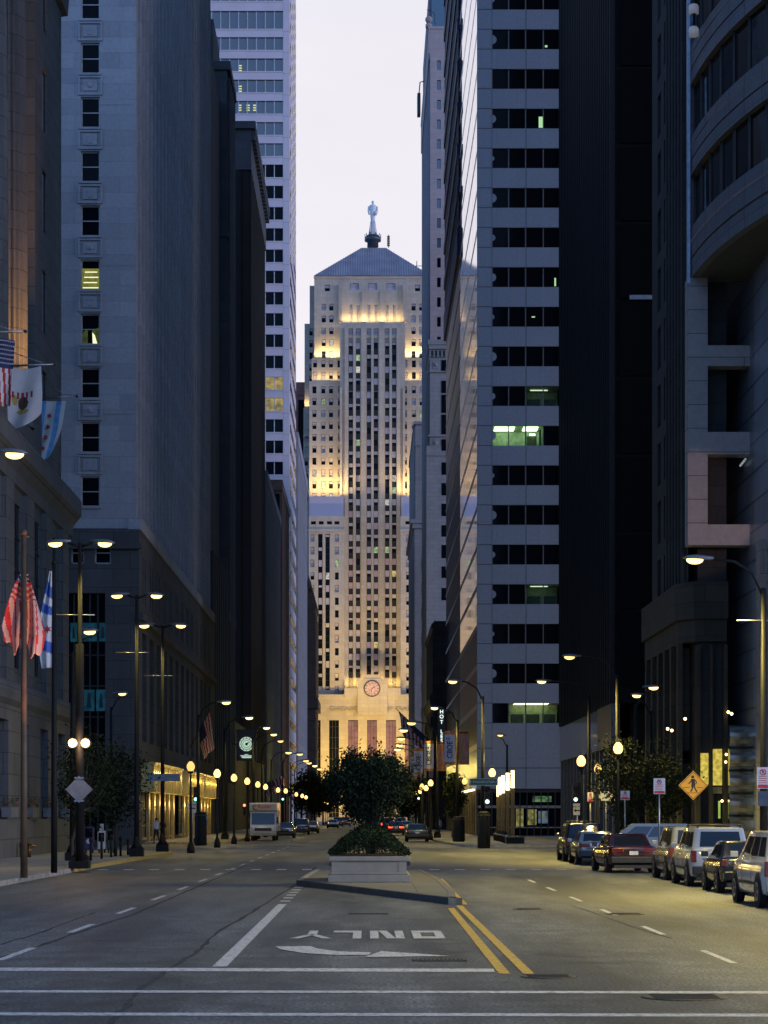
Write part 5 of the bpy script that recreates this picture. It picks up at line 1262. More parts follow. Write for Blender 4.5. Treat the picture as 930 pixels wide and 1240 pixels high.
# left row, Y from the heights of the heads in the photograph
GL = 'cobra street lamps along the east kerb'
rowL = [(153,-11.9,'street lamp with its lit head above the wall flag by the gold shopfront'),(177,-11.6,'street lamp with its lit head just over the round clock sign'),(197.5,-11.2,'street lamp next after the clock sign on the left kerb'),(213.6,-11.2,None),(232.6,-11.3,None),(275,-12.2,None),(282,-11.0,None),(317,-11.2,None),(330,-11.1,None),(349,-10.7,None),(374,-10.5,None),(402,-9.9,None)]
cob = []
far_l = 'lit street lamp in the receding row far down the left kerb'
for y, x, lb in rowL: cob.append(cobra(x if y != 197.5 else -10.45, y, 10.0, 1, lb or far_l, GL, reach=2.1 if y != 197.5 else 1.4, s=1.15 if y < 240 else 1.5))
GR = 'cobra street lamps along the west kerb'
cobra(12.2,67.5,10.0,-1,'street lamp above the parked white cars, with a thick black pole carrying parking signs',GR,2.35,True)
cobra(12.4,109,10.0,-1,'street lamp with its lit head in front of the grey panelled tower\'s right edge',GR,2.6)
cobra(13.0,129,10.0,-1,'street lamp low beside the lobby of the black slab tower',GR,3.0)
cobra(6.75,129,10.0,-1,'street lamp with a globe bracket on the signal corner under the grey panelled tower',GR,2.0,False,.55)
cobra(6.55,161,10.0,-1,'street lamp bearing the largest pair of banners and a globe bracket',GR,1.9,True,.55)
for y, x in ((187,5.9),(203,5.5),(225,5.6),(246,5.7),(262,5.7)): cobra(x, y, 10.0, -1, 'lit street lamp in the tight cluster of heads beside the limestone tower', GR, 2.2, s=1.4)
cobra(12.9,205-1.6,9.55,-1,'post top street lamp standing in front of the blank panels of the grey tower',GR,.85)
cobra(-12.7,94,10.0,1,'street lamp seen end on above the hall corner, left of the twin lamps','street lamps of the cross street',.95)
cobra(-16.7,142,10.0,1,'street lamp seen end on in front of the teal lit shop window corner','street lamps of the cross street',.95)
cobra(14.4,118,9.0,1,'street lamp with a dark swan neck at the edge of the black slab tower',GR,1.2)
cobra(16.0,124,8.9,-1,'street lamp seen end on beside the dark stone block',GR,1.0)
GGL = 'globe lamps along the east pavement'
for i, (u,v) in enumerate(((231,925.5),(263,934.5),(283.4,940),(299.4,944.3),(312.2,948.4),(321.6,951.4),(336.7,955.4),(346,956.6),(358.8,960.9),(366,962.8),(370.6,964.6),(377,966.6))):
    Y = (4.7-H)*F/(CV-v); lb = ['globe lamp in front of the gold lit shopfront, nearest of the left globes','globe lamp second along the left pavement, behind the wall flag'][i] if i < 2 else 'lit globe lamp in the receding row on the left pavement'
    globe_lamp(X(u,Y), Y, lb, GGL)
GGR = 'globe lamps along the west pavement'
globe_lamp(X(748.5,94.6),94.6,'globe lamp nearest the dark tree behind the parked cars, highest of the right globes',GGR,4.75)
globe_lamp(X(703.8,101),101,'globe lamp in front of the black slab tower\'s lobby, above the white sedan',GGR)
globe_lamp(X(724,118),118,'small globe lamp between the two bigger globes at the black tower\'s corner',GGR)
for (u,v) in ((521.5,946.5),(511,951),(516,953),(509,957),(504,960),(500,963),(494,966),(487,969)):
    Y = (4.7-H)*F/(CV-v); globe_lamp(X(u,Y), Y, 'lit globe lamp in the receding row beneath the white banners', GGR)
for k in range(8): globe_lamp(-8.6-.05*k, 420+22*k, 'tiny lit globe lamp at the far end of the left pavement', GGL)
# the light they give
for y in (82,103,117):
    for s in (-1.1,1.1): lamp('SPOT', (-10.9+s,y,11.9), 480, SOD, .2, aim=(-10.9+s*1.3,y,0), spot_size=math.radians(104), spot_blend=.6)
lamp('SPOT', (-9.6,61.7,11.9), 500, SOD, .2, aim=(-9.2,61.7,0), spot_size=math.radians(104), spot_blend=.6)
for y, x, lb in rowL[:6]: lamp('SPOT', (x+1.9,y,9.7), 480, SOD, .2, aim=(x+2.2,y,0), spot_size=math.radians(104), spot_blend=.6)
for x, y in ((10.0,67.5),(10.0,109),(10.2,129),(4.9,129),(4.8,161),(3.8,187),(3.6,215),(3.6,250)): lamp('SPOT', (x,y,9.7), 6800 if y < 110 else 2300, SOD, .2, aim=(x-.4,y,0), spot_size=math.radians(150), spot_blend=.6)
for x, y in ((10.4,48),(10.4,30)): lamp('SPOT', (x,y,9.7), 4600, SOD, .2, aim=(x-.4,y,0), spot_size=math.radians(150), spot_blend=.6)
for y, x in ((300,-9),(360,-9),(430,-8),(300,4.5),(360,5),(440,5.5),(520,0)): lamp('POINT', (x,y,8.5), 1400, SOD, .3)
for x, y in ((10.7,94),(10.3,101),(-10,124),(-10.2,146),(-10.3,165),(7.3,129),(7.1,161)): lamp('POINT', (x,y,5.6), 130, GOLD, .2)
lamp('POINT', (X(270,200),196,2.8), 160, GOLD, .2)
# nearest lamp whose head only enters the frame at the left edge
t = twin_lamp(-10.95,61.7,12.3,'twin armed street lamp whose single lit head enters at the picture\'s left edge',1.2)

# ------------------------------------------------------------------ signals, signs, banners
def signal(x, y, z, lit, label, rz=0, pole=True):
    t = thing('traffic_signal', label, 'traffic signal', (x,y,z), group='traffic signals at the crossings')
    b = MB(); b.box(x-.17,x+.17,y,y+.25,z-.55,z+.55)
    for q in (-.35,0,.35): b.tube([(x,y,z+q),(x,y-.2,z+q)], .14, 10, 0, False)
    b.build('housing', black, t)
    c = {'green': (0.25,1.0,0.55), 'red': (1.0,0.15,0.06), 'amber': (1.0,0.5,0.12)}
    for q, n in ((.35,'red'),(0,'amber'),(-.35,'green')):
        MB().ball((x,y-.03,z+q), .115, 10, 0, (1,.5,1)).build('lens', emit('signal_'+n, c[n], 5.0) if n == lit else plain('lens_off_'+n, tuple(v*.05 for v in c[n]), .3), t)
    if pole:
        p = MB(); p.tube([(x+.25,y+.12,.15),(x+.25,y+.12,z+.7)], .06, 8); p.box(x-.0,x+.25,y+.08,y+.16,z+.5,z+.58); p.build('post', polem, t)
    return t
def at(u, v, Y): return X(u,Y), Y, Z(v,Y)
signal(*at(590,963.5,127.5), 'green', 'traffic signal showing green under the green street name sign', pole=False)
signal(*at(697,961.5,140), 'green', 'traffic signal showing green beside the one way sign at the black tower')
signal(*at(237,962,160), 'green', 'traffic signal showing green beside the gold lit shopfront')
signal(*at(296,980,190), 'red', 'traffic signal showing red left of the white box truck')
signal(*at(342.5,964,250), 'green', 'small traffic signal showing green above the white box truck')
for (u,v,Y) in ((507,963,245),(507.2,971,262)): signal(*at(u,v,Y), 'green', 'distant traffic signal showing green beneath the white banners')
# amber twin beacon on the signal pole at left
bx, by = X(96.5,80), 80
t = thing('beacon_post', 'thick black post with two round glowing amber lamps and a diamond sign seen from behind', 'signal post', (bx,by,.15))
p = MB(); p.tube([(bx,by,.15),(bx,by,Z(780,by))], .16, 12); p.box(bx-.36,bx+.36,by-.36,by+.36,.15,.42); p.build('post', polem, t)
for u in (88.5,104.5):
    l = MB().ball((X(u,by),by-.2,Z(900,by)), .15, 14).build('beacon_lamp', emit('beacon_glow', (1.0,0.62,0.28), 9.0), t)
    MB().tube([(X(u,by),by-.18,Z(900,by)),(X(u,by),by+.1,Z(900,by))], .19, 12).build('hood', black, l)
MB().tube([(X(86,by),by,Z(900,by)),(X(107,by),by,Z(900,by))], .04, 8).build('bracket', polem, t)
dz = Z(956,by); MB().extr([(bx-.5,by-.18,dz),(bx,by-.18,dz-.5),(bx+.5,by-.18,dz),(bx,by-.18,dz+.5)], (0,.02,0)).build('sign_back', plain('sign_back', (.22,.24,.27), .5, .4), t)
pb = MB(); 
for q in (-.42,.42): pb.box(bx-.17,bx+.17,by-.20,by-.15,dz+q-.03,dz+q+.03)
pb.build('clamp', steel, t)
lamp('POINT', (bx,by-.6,Z(900,by)), 130, (1.0,.6,.3), .2)
def plate(name, label, cat, u, v, wpx, hpx, Y, mat, post=None, text_=None, group=None, tm=None, ts=None):
    x, y, z = at(u,v,Y); s = Y/F; hw, hh = wpx*s/2, hpx*s/2
    t = thing(name, label, cat, (x,y,z), group=group)
    MB().box(x-hw,x+hw,y,y+.03,z-hh,z+hh).build('plate', mat, t)
    if text_:
        n = len(text_)
        for i, l in enumerate(text_): text('lettering', l, ts*s, tm, t, facing(x, y-.012, z+hh-(i+.5)*2*hh/n), .004)
    if post: MB().tube([(x,y+.07,.15),(x,y+.07,z+hh)], .035, 8).build('post', steel, t)
    return t, x, y, z, hw, hh
sgw = plain('sign_white', (.62,.62,.66), .45, var=.05); sgg = plain('sign_green', (.02,.14,.09), .45, var=.1); red = plain('sign_red', (.55,.04,.05), .5); blk = plain('sign_black', (.012,.012,.013), .5); sgy = plain('sign_yellow', (.75,.36,.025), .45, var=.06); sgrey = plain('sign_grey', (.25,.27,.31), .5, .3)
t, x, y, z, hw, hh = plate('street_name_sign', 'green street name sign with white lettering on the signal corner', 'street sign', 586, 947, 34, 8.5, 127, sgg, None, ['W WASHINGTON ST'], None, sgw, 4.0)
b = MB()
for p in ((x-hw,x+hw,z-hh,z-hh+.03),(x-hw,x+hw,z+hh-.03,z+hh),(x-hw,x-hw+.03,z-hh,z+hh),(x+hw-.03,x+hw,z-hh,z+hh)): b.box(p[0],p[1],y-.008,y-.002,p[2],p[3])
b.build('border', sgw, t)
def noparking(u, v, Y, label, h=19, post=True, w_=14):
    t, x, y, z, hw, hh = plate('parking_sign', label, 'parking sign', u, v, w_, h, Y, sgw, post, None, 'red and white parking signs')
    m = MB(); m.box(x-hw+.02,x+hw-.02,y-.008,y-.002,z-hh+.02,z-hh+.11)
    for i in range(5): m.box(x-hw*.72,x+hw*R.uniform(.5,.75),y-.008,y-.002,z+hh*.12-hh*.2*i,z+hh*.18-hh*.2*i)
    q_ = hh*.27; ring = [(x+q_*math.cos(k*PI/10),y-.006,z+hh*.55+q_*math.sin(k*PI/10)) for k in range(21)]; m.tube(ring, .014, 4); m.tube([(x-q_*.65,y-.006,z+hh*.55+q_*.65),(x+q_*.65,y-.006,z+hh*.55-q_*.65)], .012, 4)
    m.build('lettering', red, t); text('lettering', 'P', hh*.42, blk, t, facing(x,y-.004,z+hh*.55), .002); return t
noparking(798.5,952,84,'red and white parking sign on a thin post, left of the yellow crossing sign')
noparking(924,942,66.8,'red and white parking sign strapped to the thick black lamp pole',post=False,h=26)
noparking(715,965,112,'red and white parking sign between the one way sign and the dark tree', 11, True, 7)
noparking(757,963,100,'red and white parking sign in the shade of the dark tree', 11, True, 11)
plate('blank_sign', 'wide white sign over the dark parked van', 'sign', 734, 964, 22, 11, 118, sgw, True)
plate('blank_sign', 'small dark blue sign on the thick lamp pole under the parking sign', 'sign', 925, 967, 14, 18, 66.7, plain('sign_navy', (.05,.07,.11), .5), None)
def oneway(u, v, Y, label):
    t, x, y, z, hw, hh = plate('one_way_sign', label, 'road sign', u, v, 10, 14, Y, sgw, True, None, 'one way signs')
    b = MB(); b.box(x-hw*.7,x+hw*.75,y-.008,y-.002,z-.12,z-.04); b.extr([(x-hw*.85,y-.008,z-.08),(x-hw*.3,y-.008,z-.2),(x-hw*.3,y-.008,z+.04)], (0,.006,0))
    b.build('arrow', blk, t); text('lettering', 'ONE WAY', .15, blk, t, facing(x,y-.01,z+.17), .003); return t
oneway(699,980,139,'white one way sign below the green signal at the black slab tower'); oneway(233,977.5,158,'white one way sign in front of the gold lit shopfront')
for i, (u,w_) in enumerate(((190,21),(209,18))): plate('sign_back', ['blank grey sign back, the wider one left of the last twin lamp pole','blank grey sign back, the one right of the last twin lamp pole'][i], 'sign', u, 941.5, w_, 9, 116.7, sgrey)
t, x, y, z, hw, hh = plate('route_sign', 'pair of small white and blue route shields with an arrow below', 'road sign', 248.5, 993, 5.5, 13, 150, plain('sign_blue', (.10,.16,.34), .5), True)
m = MB(); m.box(x-hw*.8,x+hw*.8,y-.01,y-.002,z+.03,z+hh*.9); m.extr([(x-hw*.7,y-.01,z-.12),(x+hw*.7,y-.01,z-.12),(x,y-.01,z-hh*.85)], (0,.007,0)); m.build('shield', sgw, t)
# crossing warning sign
Yp = 79; x, y, z = at(839.5,951,Yp); t = thing('crossing_sign', 'yellow diamond pedestrian crossing sign with a black walking figure', 'road sign', (x,y,z)); d = .53
MB().extr([(x-d,y,z),(x,y,z-d),(x+d,y,z),(x,y,z+d)], (0,.03,0)).build('plate', sgy, t)
m = MB(); m.disc((x-.02,y-.008,z+.305), .055, 'y', 14, 0, .006)
for ps in ([(-.07,.235),(.05,.235),(.075,.02),(.055,-.03),(-.075,-.03),(-.06,.05)],[(-.075,-.02),(.0,-.03),(-.01,-.12),(-.06,-.23),(-.12,-.23),(-.055,-.11)],[(-.01,-.02),(.055,-.02),(.09,-.12),(.15,-.22),(.11,-.25),(.035,-.11)],
           [(-.07,.23),(-.03,.19),(-.10,.09),(-.17,.05),(-.18,.085),(-.12,.12)],[(.03,.235),(.06,.22),(.13,.13),(.12,.05),(.08,.05),(.09,.12)]): m.extr([(x+a,y-.008,z+b) for a,b in ps], (0,.006,0))
for (a0,a1,b) in ((-.36,-.12,-.08),(.14,.33,-.08),(-.2,.2,-.27)): m.box(x+a0,x+a1,y-.008,y-.002,z+b-.008,z+b+.008)
e = d-.045
for (p,q) in (((-e,0),(0,-e)),((0,-e),(e,0)),((e,0),(0,e)),((0,e),(-e,0))): m.tube([(x+p[0],y-.004,z+p[1]),(x+q[0],y-.004,z+q[1])], .008, 4)
m.build('figure', blk, t); MB().tube([(x+.05,y+.07,.15),(x+.05,y+.07,z+.4)], .04, 8).build('post', polem, t)
# banners
ora = plain('banner_orange', (.60,.22,.05), .8); ban = plain('banner_white', (.60,.61,.70), .8, var=.04); blu = plain('banner_blue', (.10,.20,.55), .8); nav = plain('banner_ink', (.012,.015,.05), .8)
def banner(u0, u1, v0, v1, Y, kind, label):
    x0, x1, z0, z1 = X(u0,Y), X(u1,Y), Z(v1,Y), Z(v0,Y); t = thing('street_banner', label, 'banner', ((x0+x1)/2,Y,z0), group='cloth banners on the west lamp poles')
    def cloth(za, zb): 
        m = MB(); n = 6
        for i in range(n):
            a, b = x0+(x1-x0)*i/n, x0+(x1-x0)*(i+1)/n; fa, fb = .04*math.sin(i*1.1), .04*math.sin((i+1)*1.1)
            m.add([(a,Y+fa,za),(b,Y+fb,za),(b,Y+fb,zb),(a,Y+fa,zb),(a,Y+fa+.015,za),(b,Y+fb+.015,za),(b,Y+fb+.015,zb),(a,Y+fa+.015,zb)], [(0,1,2,3),(7,6,5,4)])
        return m
    hgt = z1-z0
    if kind == 'w':
        cloth(z0+hgt*.08,z1-hgt*.11).build('cloth', ban, t); o = cloth(z1-hgt*.11,z1); q = cloth(z0,z0+hgt*.08); o.add(q.v,q.f); o.build('orange_end', ora, t)
        cx, cz = (x0+x1)/2, (z0+z1)/2; wdt = x1-x0
        M = Matrix.Translation((cx+wdt*.04,Y-.06,cz-.18*hgt)) @ Matrix.Rotation(PI/2,4,'X') @ Matrix.Rotation(PI/2,4,'Z')
        text('lettering', 'CBOE', wdt*.74, nav, t, Matrix.Translation((cx+wdt*.02,Y-.06,cz-.06*hgt)) @ Matrix.Rotation(PI/2,4,'X') @ Matrix.Rotation(PI/2,4,'Z'), .004, sx=.86)
        text('numeral', '2', wdt*.46, nav, t, Matrix.Translation((cx-wdt*.16,Y-.06,cz+.27*hgt)) @ Matrix.Rotation(PI/2,4,'X') @ Matrix.Rotation(PI/2,4,'Z'), .004)
    else:
        cloth(z0,z1).build('cloth', ora, t); m = MB()
        for r_ in range(9):
            for c_ in range(3):
                cx = x0+(x1-x0)*(.2+.3*c_+(.12 if r_ % 2 else -.02)); cz = z0+hgt*(.09+.092*r_); s_ = (x1-x0)*.085
                m.extr([(cx-s_,Y-.06,cz),(cx,Y-.06,cz-s_*1.2),(cx+s_,Y-.06,cz),(cx,Y-.06,cz+s_*1.2)], (0,.01,0))
        m.build('diamonds', blu, t); m = MB().box(x0+.1*(x1-x0),x1-.1*(x1-x0),Y-.06,Y-.05,z1-hgt*.06,z1-hgt*.02).build('heading', nav, t)
banner(538.3,551,885,926,160.6,'w','white banner with dark lettering, largest and nearest of the white banners'); banner(555.5,568,885.5,926,160.4,'o','orange banner with blue diamonds, paired right of the nearest white banner')
banner(513.6,525,897,933.5,187,'w','white banner with dark lettering, second nearest along the row'); banner(529,540,898.5,933.5,186.8,'o','orange banner with blue diamonds, behind the nearest white banner')
banner(501.2,512,906,938,206,'w','white banner with dark lettering, third along the row'); banner(516.5,524.5,932,942,214,'o','small orange banner low behind the second white banner')
banner(497,504.5,913,944,226,'w','white banner with dark lettering, farthest and half hidden behind the third')

# round lit clock sign on the dark block
Yc = 262; x, y, z = at(298.5,901,Yc); t = thing('clock_sign', 'round lit clock sign with pale green face over a small lit nameplate', 'clock', (x,y,z)); r_ = .88
cg = emit('clock_face', (0.66,0.92,0.72), 0.75, var=.15)
MB().disc((x,y,z), r_*1.0, 'y', 32, 0, .25).build('face', cg, t); m = MB()
for rr, wd in ((1.0,.03),(.74,.035),(.5,.03)): m.tube([(x+rr*r_*math.cos(k*PI/20),y-.02,z+rr*r_*math.sin(k*PI/20)) for k in range(41)], wd, 4)
for k in range(12): 
    a = k*PI/6; m.tube([(x+.78*r_*math.cos(a),y-.02,z+.78*r_*math.sin(a)),(x+.94*r_*math.cos(a),y-.02,z+.94*r_*math.sin(a))], .035, 4)
m.disc((x,y-.02,z), .17, 'y', 14, 0, .015); m.tube([(x-.1,y-.03,z-.15),(x+.25,y-.03,z+.2)], .07, 4); m.build('hands', black, t)
m = MB(); zb = z-1.55
m.extr([(x-.78,y,zb+.2),(x-.3,y,zb+.2),(x-.2,y,zb+.33),(x+.2,y,zb+.33),(x+.3,y,zb+.2),(x+.78,y,zb+.2),(x+.62,y,zb+.05),(x+.55,y,zb-.12),(x-.55,y,zb-.12),(x-.62,y,zb+.05)], (0,.1,0)); m.build('nameplate', cg, t)
m = MB(); m.box(x-.7,x+.7,y-.02,y-.005,zb+.06,zb+.10); m.box(x-.35,x-.05,y-.02,y-.005,zb+.2,zb+.26); m.box(x+.03,x+.3,y-.02,y-.005,zb+.2,zb+.26); m.build('nameplate_line', black, t)
m = MB(); m.box(x-2.2,x-r_,y+.3,y+.5,z-.1,z+.1); m.box(x-1.2,x+1.2,y+.26,y+.6,z-2.0,z+1.5); m.prism([(x-1.3,y+.2),(x+1.3,y+.2),(x+1.3,y+.7),(x-1.3,y+.7)], z+1.5, z+1.75); m.build('bracket', black, t)
for (u,v) in ((284.6,910.5),(315,967),(311,967)):
    pass
m = MB(); 
# light pylons, bollards, bench on the right corner
tubel = emit('pylon_light', (1.0,0.80,0.38), 3.6); pyb = plain('pylon_bronze', (.13,.10,.05), .4, .5)
for i, (u,v0,v1) in enumerate(((603.3,943,1012),(606,941,1012),(609.2,939,1012.3),(614.7,936,1012.6),(620.8,933,1013))):
    Yq = 187-4*i+0; x = X(u,Yq); s = Yq/F; t = thing('light_pylon', ['lit bronze pylon hindmost in the row on the plaza corner','lit bronze pylon second from the back of the row','lit bronze pylon in the middle of the row','lit bronze pylon second from the front, shorter than the front one','lit bronze pylon in front, tallest of the row'][i], 'light pylon', (x,Yq,.15), group='light pylons on the plaza corner')
    zt, zm = Z(v0,Yq), Z(v0+22-i*.1,Yq)
    MB().box(x-.15,x+.15,Yq-.15,Yq+.15,.15,zm).build('shaft', pyb, t); MB().box(x-.13,x+.13,Yq-.13,Yq+.13,zm+.002,zt).build('lamp_tube', tubel, t)
    m = MB()
    for q in range(7): m.box(x-.14,x+.14,Yq-.14,Yq+.14,zm+(zt-zm)*q/7,zm+(zt-zm)*q/7+.025)
    m.box(x-.16,x+.16,Yq-.16,Yq+.16,zt,zt+.05); m.build('lamp_band', pyb, t)
    lamp('POINT', (x-.6,Yq-.6,(zt+zm)/2), 60, GOLD, .3)
for i in range(5):
    Yq = 168-3.6*i; x = X(600+2.9*i,Yq); t = thing('bollard', 'dark round bollard in the short row beside the light pylons', 'bollard', (x,Yq,.15), group='bollards beside the light pylons')
    MB().lathe([(.16,.15),(.15,.8),(.12,.92),(.02,1.0)], (x,Yq,0), 10).build('post', polem, t); MB().lathe([(.165,.62),(.165,.72)], (x,Yq,0), 10).build('band', steel, t)
x0, x1 = X(612.5,149), X(636,149); t = thing('planter_bench', 'low black granite bench block at the foot of the light pylons', 'bench', ((x0+x1)/2,149,.15)); MB().box(x0+.06,x1-.06,149,151,.15,.55).build('base', polem, t); MB().box(x0,x1,148.9,151.1,.552,.66).build('seat', plain('granite_seat', (.05,.05,.055), .4), t)
def bin_(u, v, Y, label, h=1.35, r_=.42):
    x = X(u,Y); t = thing('concrete_pole_base', label, 'pole base', (x,Y,.15), group='drum bases round the corner poles'); MB().lathe([(r_*.9,.15),(r_,.25),(r_*.95,h),(r_*.8,h+.08),(.2,h+.12)], (x,Y,0), 16).build('drum', polem, t); MB().lathe([(r_*1.03,h-.16),(r_*1.03,h-.08)], (x,Y,0), 16).build('band', plain('drum_band', (.04,.04,.04), .5), t)
bin_(586,1020,128.3,'dark drum base round the signal corner pole, largest on the right pavement',2.2,.38); bin_(555.5,1019,160.4,'dark drum base round the banner pole on the right pavement',1.9,.46)
bin_(243,1010,140,'dark drum base at the far crossing by the gold lit shops',2.2,.4)
# posts, boxes and fittings on the left pavement
for i, (u,v,vt) in enumerate(((110,1042,1016),(123,1040,1012),(134.5,1038,1012),(146,1037,1014),(155,1035.5,1016))):
    Y = 1.95*F/(v-CV); x = X(u,Y); t = thing('parking_post', 'slim black post in the row along the left kerb', 'bollard', (x,Y,.15), group='black posts along the left kerb'); MB().tube([(x,Y,.15),(x,Y,Z(vt,Y)-.1)], .055, 8).build('post', polem, t); MB().lathe([(.075,0),(.09,.08),(.05,.16),(.001,.18)], (x,Y,Z(vt,Y)-.12), 8).build('cap', polem, t)
for i, (u0,u1,v0,mat,lb) in enumerate(((102,113,1001,plain('box_purple', (.05,.04,.16), .45),'purple newspaper box with a white round mark, by the hall corner'),(118,127.5,1006,sgw,'white newspaper box with a placard on top, right of the purple one'),(129.5,138,1004,plain('box_green', (.03,.06,.06), .45),'dark green newspaper box, right of the white one'))):
    Y = 112; x0, x1 = X(u0,Y), X(u1,Y); t = thing('newspaper_box', lb, 'newspaper box', ((x0+x1)/2,Y,.15), group='newspaper boxes by the hall corner')
    MB().box(x0,x1,Y,Y+.45,.35,Z(v0,Y)).build('cabinet', mat, t, bevel=.03); MB().box(x0+.05,x1-.05,Y-.02,Y-.004,Z(v0,Y)-.55,Z(v0,Y)-.1).build('window', gl_dark, t); m = MB()
    for xx in (x0+.04,x1-.08): m.box(xx,xx+.04,Y+.05,Y+.4,.15,.35)
    m.build('leg', polem, t)
    if i == 0: MB().disc(((x0+x1)/2,Y-.03,Z(v0,Y)-.75), .13, 'y', 16, 0, .02).build('round_mark', sgw, t)
    if i == 1: MB().box(x0+.1,x1-.1,Y+.1,Y+.14,Z(v0,Y)+.02,Z(v0,Y)+.36).build('placard', sgw, t)
x, Y = X(17,100), 101; t = thing('standpipe', 'brass twin headed standpipe on the hall plinth', 'standpipe', (-16.0,Y,.15)); m = MB()
for q in (0,.35): m.tube([(-16.0+q,Y,.15),(-16.0+q,Y,.75)], .09, 8)
m.tube([(-16.1,Y,.68),(-15.3,Y,.68)], .07, 8); m.build('pipes', plain('brass', (.20,.12,.04), .35, .8), t)
for q in (0,.35): MB().lathe([(.12,0),(.12,.08)], (-16.0+q,Y,.75), 8).build('cap', plain('brass', (.2,.12,.04)), t)

# ------------------------------------------------------------------ median planter with tree
px0, px1, py0, py1 = X(397,63.5), X(497,63.5), 63.5, 67.6
pst = stone('planter_stone', (0.36,0.32,0.26), 6.0, 6.0, 0.004, 0.04, 0.8, grime=0.22)
t = thing('stone_planter', 'long pale stone planter with moulded rim on the median island', 'planter', ((px0+px1)/2,65.5,.15))
zr = Z(1037,63.5); MB().box(px0,px1,py0,py1,.15,.36).build('plinth', pst, t, bevel=.02); MB().box(px0+.06,px1-.06,py0+.06,py1-.06,.36,.44).build('moulding', pst, t, bevel=.03)
m = MB(); m.box(px0+.11,px1-.11,py0+.11,py1-.11,.44,zr-.14); m.box(px0+.11,px0+.34,py0+.085,py0+.11,.44,zr-.14); m.box(px1-.34,px1-.11,py0+.085,py0+.11,.44,zr-.14); m.build('body', pst, t)
MB().box(px0+.02,px1-.02,py0+.02,py1-.02,zr-.14,zr).build('rim', pst, t, bevel=.025)
MB().box(px0+.15,px1-.15,py0+.15,py1-.15,zr,zr+.03).build('soil', plain('soil', (.03,.022,.016), .9), t)
lf1 = leafmat('planter_leaf', (0.011,0.023,0.010)); lf2 = leafmat('tree_leaf', (0.010,0.021,0.010)); lf3 = leafmat('street_tree_leaf', (0.013,0.021,0.009)); bark = plain('bark', (.045,.038,.03), .9, var=.4, scale=12)
t = tag(bpy.data.objects.new('planter_shrubs', None), 'mound of dark leafy shrubs overflowing the stone planter', 'shrub'); col.objects.link(t); t.location = ((px0+px1)/2,65.5,zr); ORG[t.name] = Vector(t.location)
m = MB(); cx = (px0+px1)/2
for k in range(5200):
    u_, w_ = R.uniform(-1,1), R.uniform(0,1); y = py0+.1+(py1-py0-.2)*w_
    hmax = .78*(1-abs(u_)**1.6)*(0.55+.5*math.sin(min(1,w_*2.2)*PI/2))+.10
    z = zr+.02+hmax*(R.random()**.45)*R.uniform(.85,1.1); leafquad(m, Vector((cx+u_*1.16+R.gauss(0,.03),y+R.gauss(0,.04)-.05,z)), .11)
m.build('foliage', lf1, t)
m = MB()
for k in range(40):
    u_, y = R.uniform(-1,1), R.uniform(py0+.2,py1-.2); m.tube([(cx+u_,y,zr),(cx+u_*1.08,y-.05,zr+.5*(1-abs(u_)))], [.012,.006], 4, 0, False)
m.build('stems', bark, t)
def tree(name, label, x, y, z0, h_trunk, c, rad, nclump, nleaf, ls, leaf, group=None, tr=.07, stems=1, seed=1):
    r_ = random.Random(seed); t = thing(name, label, 'tree', (x,y,z0), group=group); cl = []
    for k in range(nclump):
        while True:
            p = Vector((r_.uniform(-1,1),r_.uniform(-1,1),r_.uniform(-1,1)))
            if .25 < p.length < 1: break
        w_ = 1.0 if p.z > -.2 else .75
        cl.append(Vector((c[0]+p.x*rad[0]*w_, c[1]+p.y*rad[1]*w_, c[2]+p.z*rad[2])))
    tk = MB()
    top = Vector((x+(c[0]-x)*.6, y, z0+h_trunk))
    for s in range(stems):
        o = (s-(stems-1)/2)*.08; tk.tube([(x+o*.6,y,z0-.03),(x+o*1.5+r_.uniform(-.03,.03),y,z0+h_trunk*.5),tuple(top+Vector((o*2.5,0,0)))], [tr*1.25,tr,tr*.8], 8)
    for q in cl[::max(1,nclump//34)]:
        mid = top.lerp(q,.5)+Vector((r_.uniform(-.1,.1),r_.uniform(-.1,.1),-.08*rad[2])); b0 = top+Vector((r_.uniform(-.1,.1),0,r_.uniform(-.1,.3)*rad[2]*.5)); tk.tube([b0,mid,q], [tr*.42,tr*.25,tr*.08], 5, 0, False)
    tk.build('trunk', bark, t); m = MB(); per = nleaf//nclump; st = R.getstate(); R.seed(seed)
    for q in cl:
        s_ = r_.uniform(.14,.27)
        for k in range(per):
            p = Vector((r_.gauss(0,1)*rad[0]*s_, r_.gauss(0,1)*rad[1]*s_, r_.gauss(0,.75)*rad[2]*s_)); leafquad(m, q+p, ls)
    R.setstate(st); m.build('crown', leaf, t); return t
YT = 66.0
tree('planter_tree', 'small dense multi stemmed tree growing from the stone planter in the middle of the street', X(449,YT), YT, zr, .75, (X(447,YT),YT,Z(953,YT)), (1.06,1.0,1.06), 120, 18000, .12, lf2, tr=.05, stems=4, seed=5)
ys = 84; tree('kerbside_tree', 'thin young tree on the left pavement beside the amber beacon post', X(87,ys), ys, .15, 2.0, (X(108,ys)-.1,ys+.5,Z(945,ys)), (1.25,1.2,1.75), 50, 3200, .16, lf3, 'street trees', seed=8)
tree('kerbside_tree', 'dark street tree on the left pavement behind the newspaper boxes', X(140,104), 104, .15, 2.2, (X(137,104),104,Z(948,104)), (1.7,1.5,1.9), 50, 3600, .19, lf3, 'street trees', seed=9)
tree('kerbside_tree', 'large dark street tree behind the parked cars and yellow crossing sign', X(775,106), 106, .15, 2.4, (X(768,106),106,Z(947,106)), (1.75,1.7,2.1), 56, 4600, .2, lf3, 'street trees', tr=.09, seed=10)
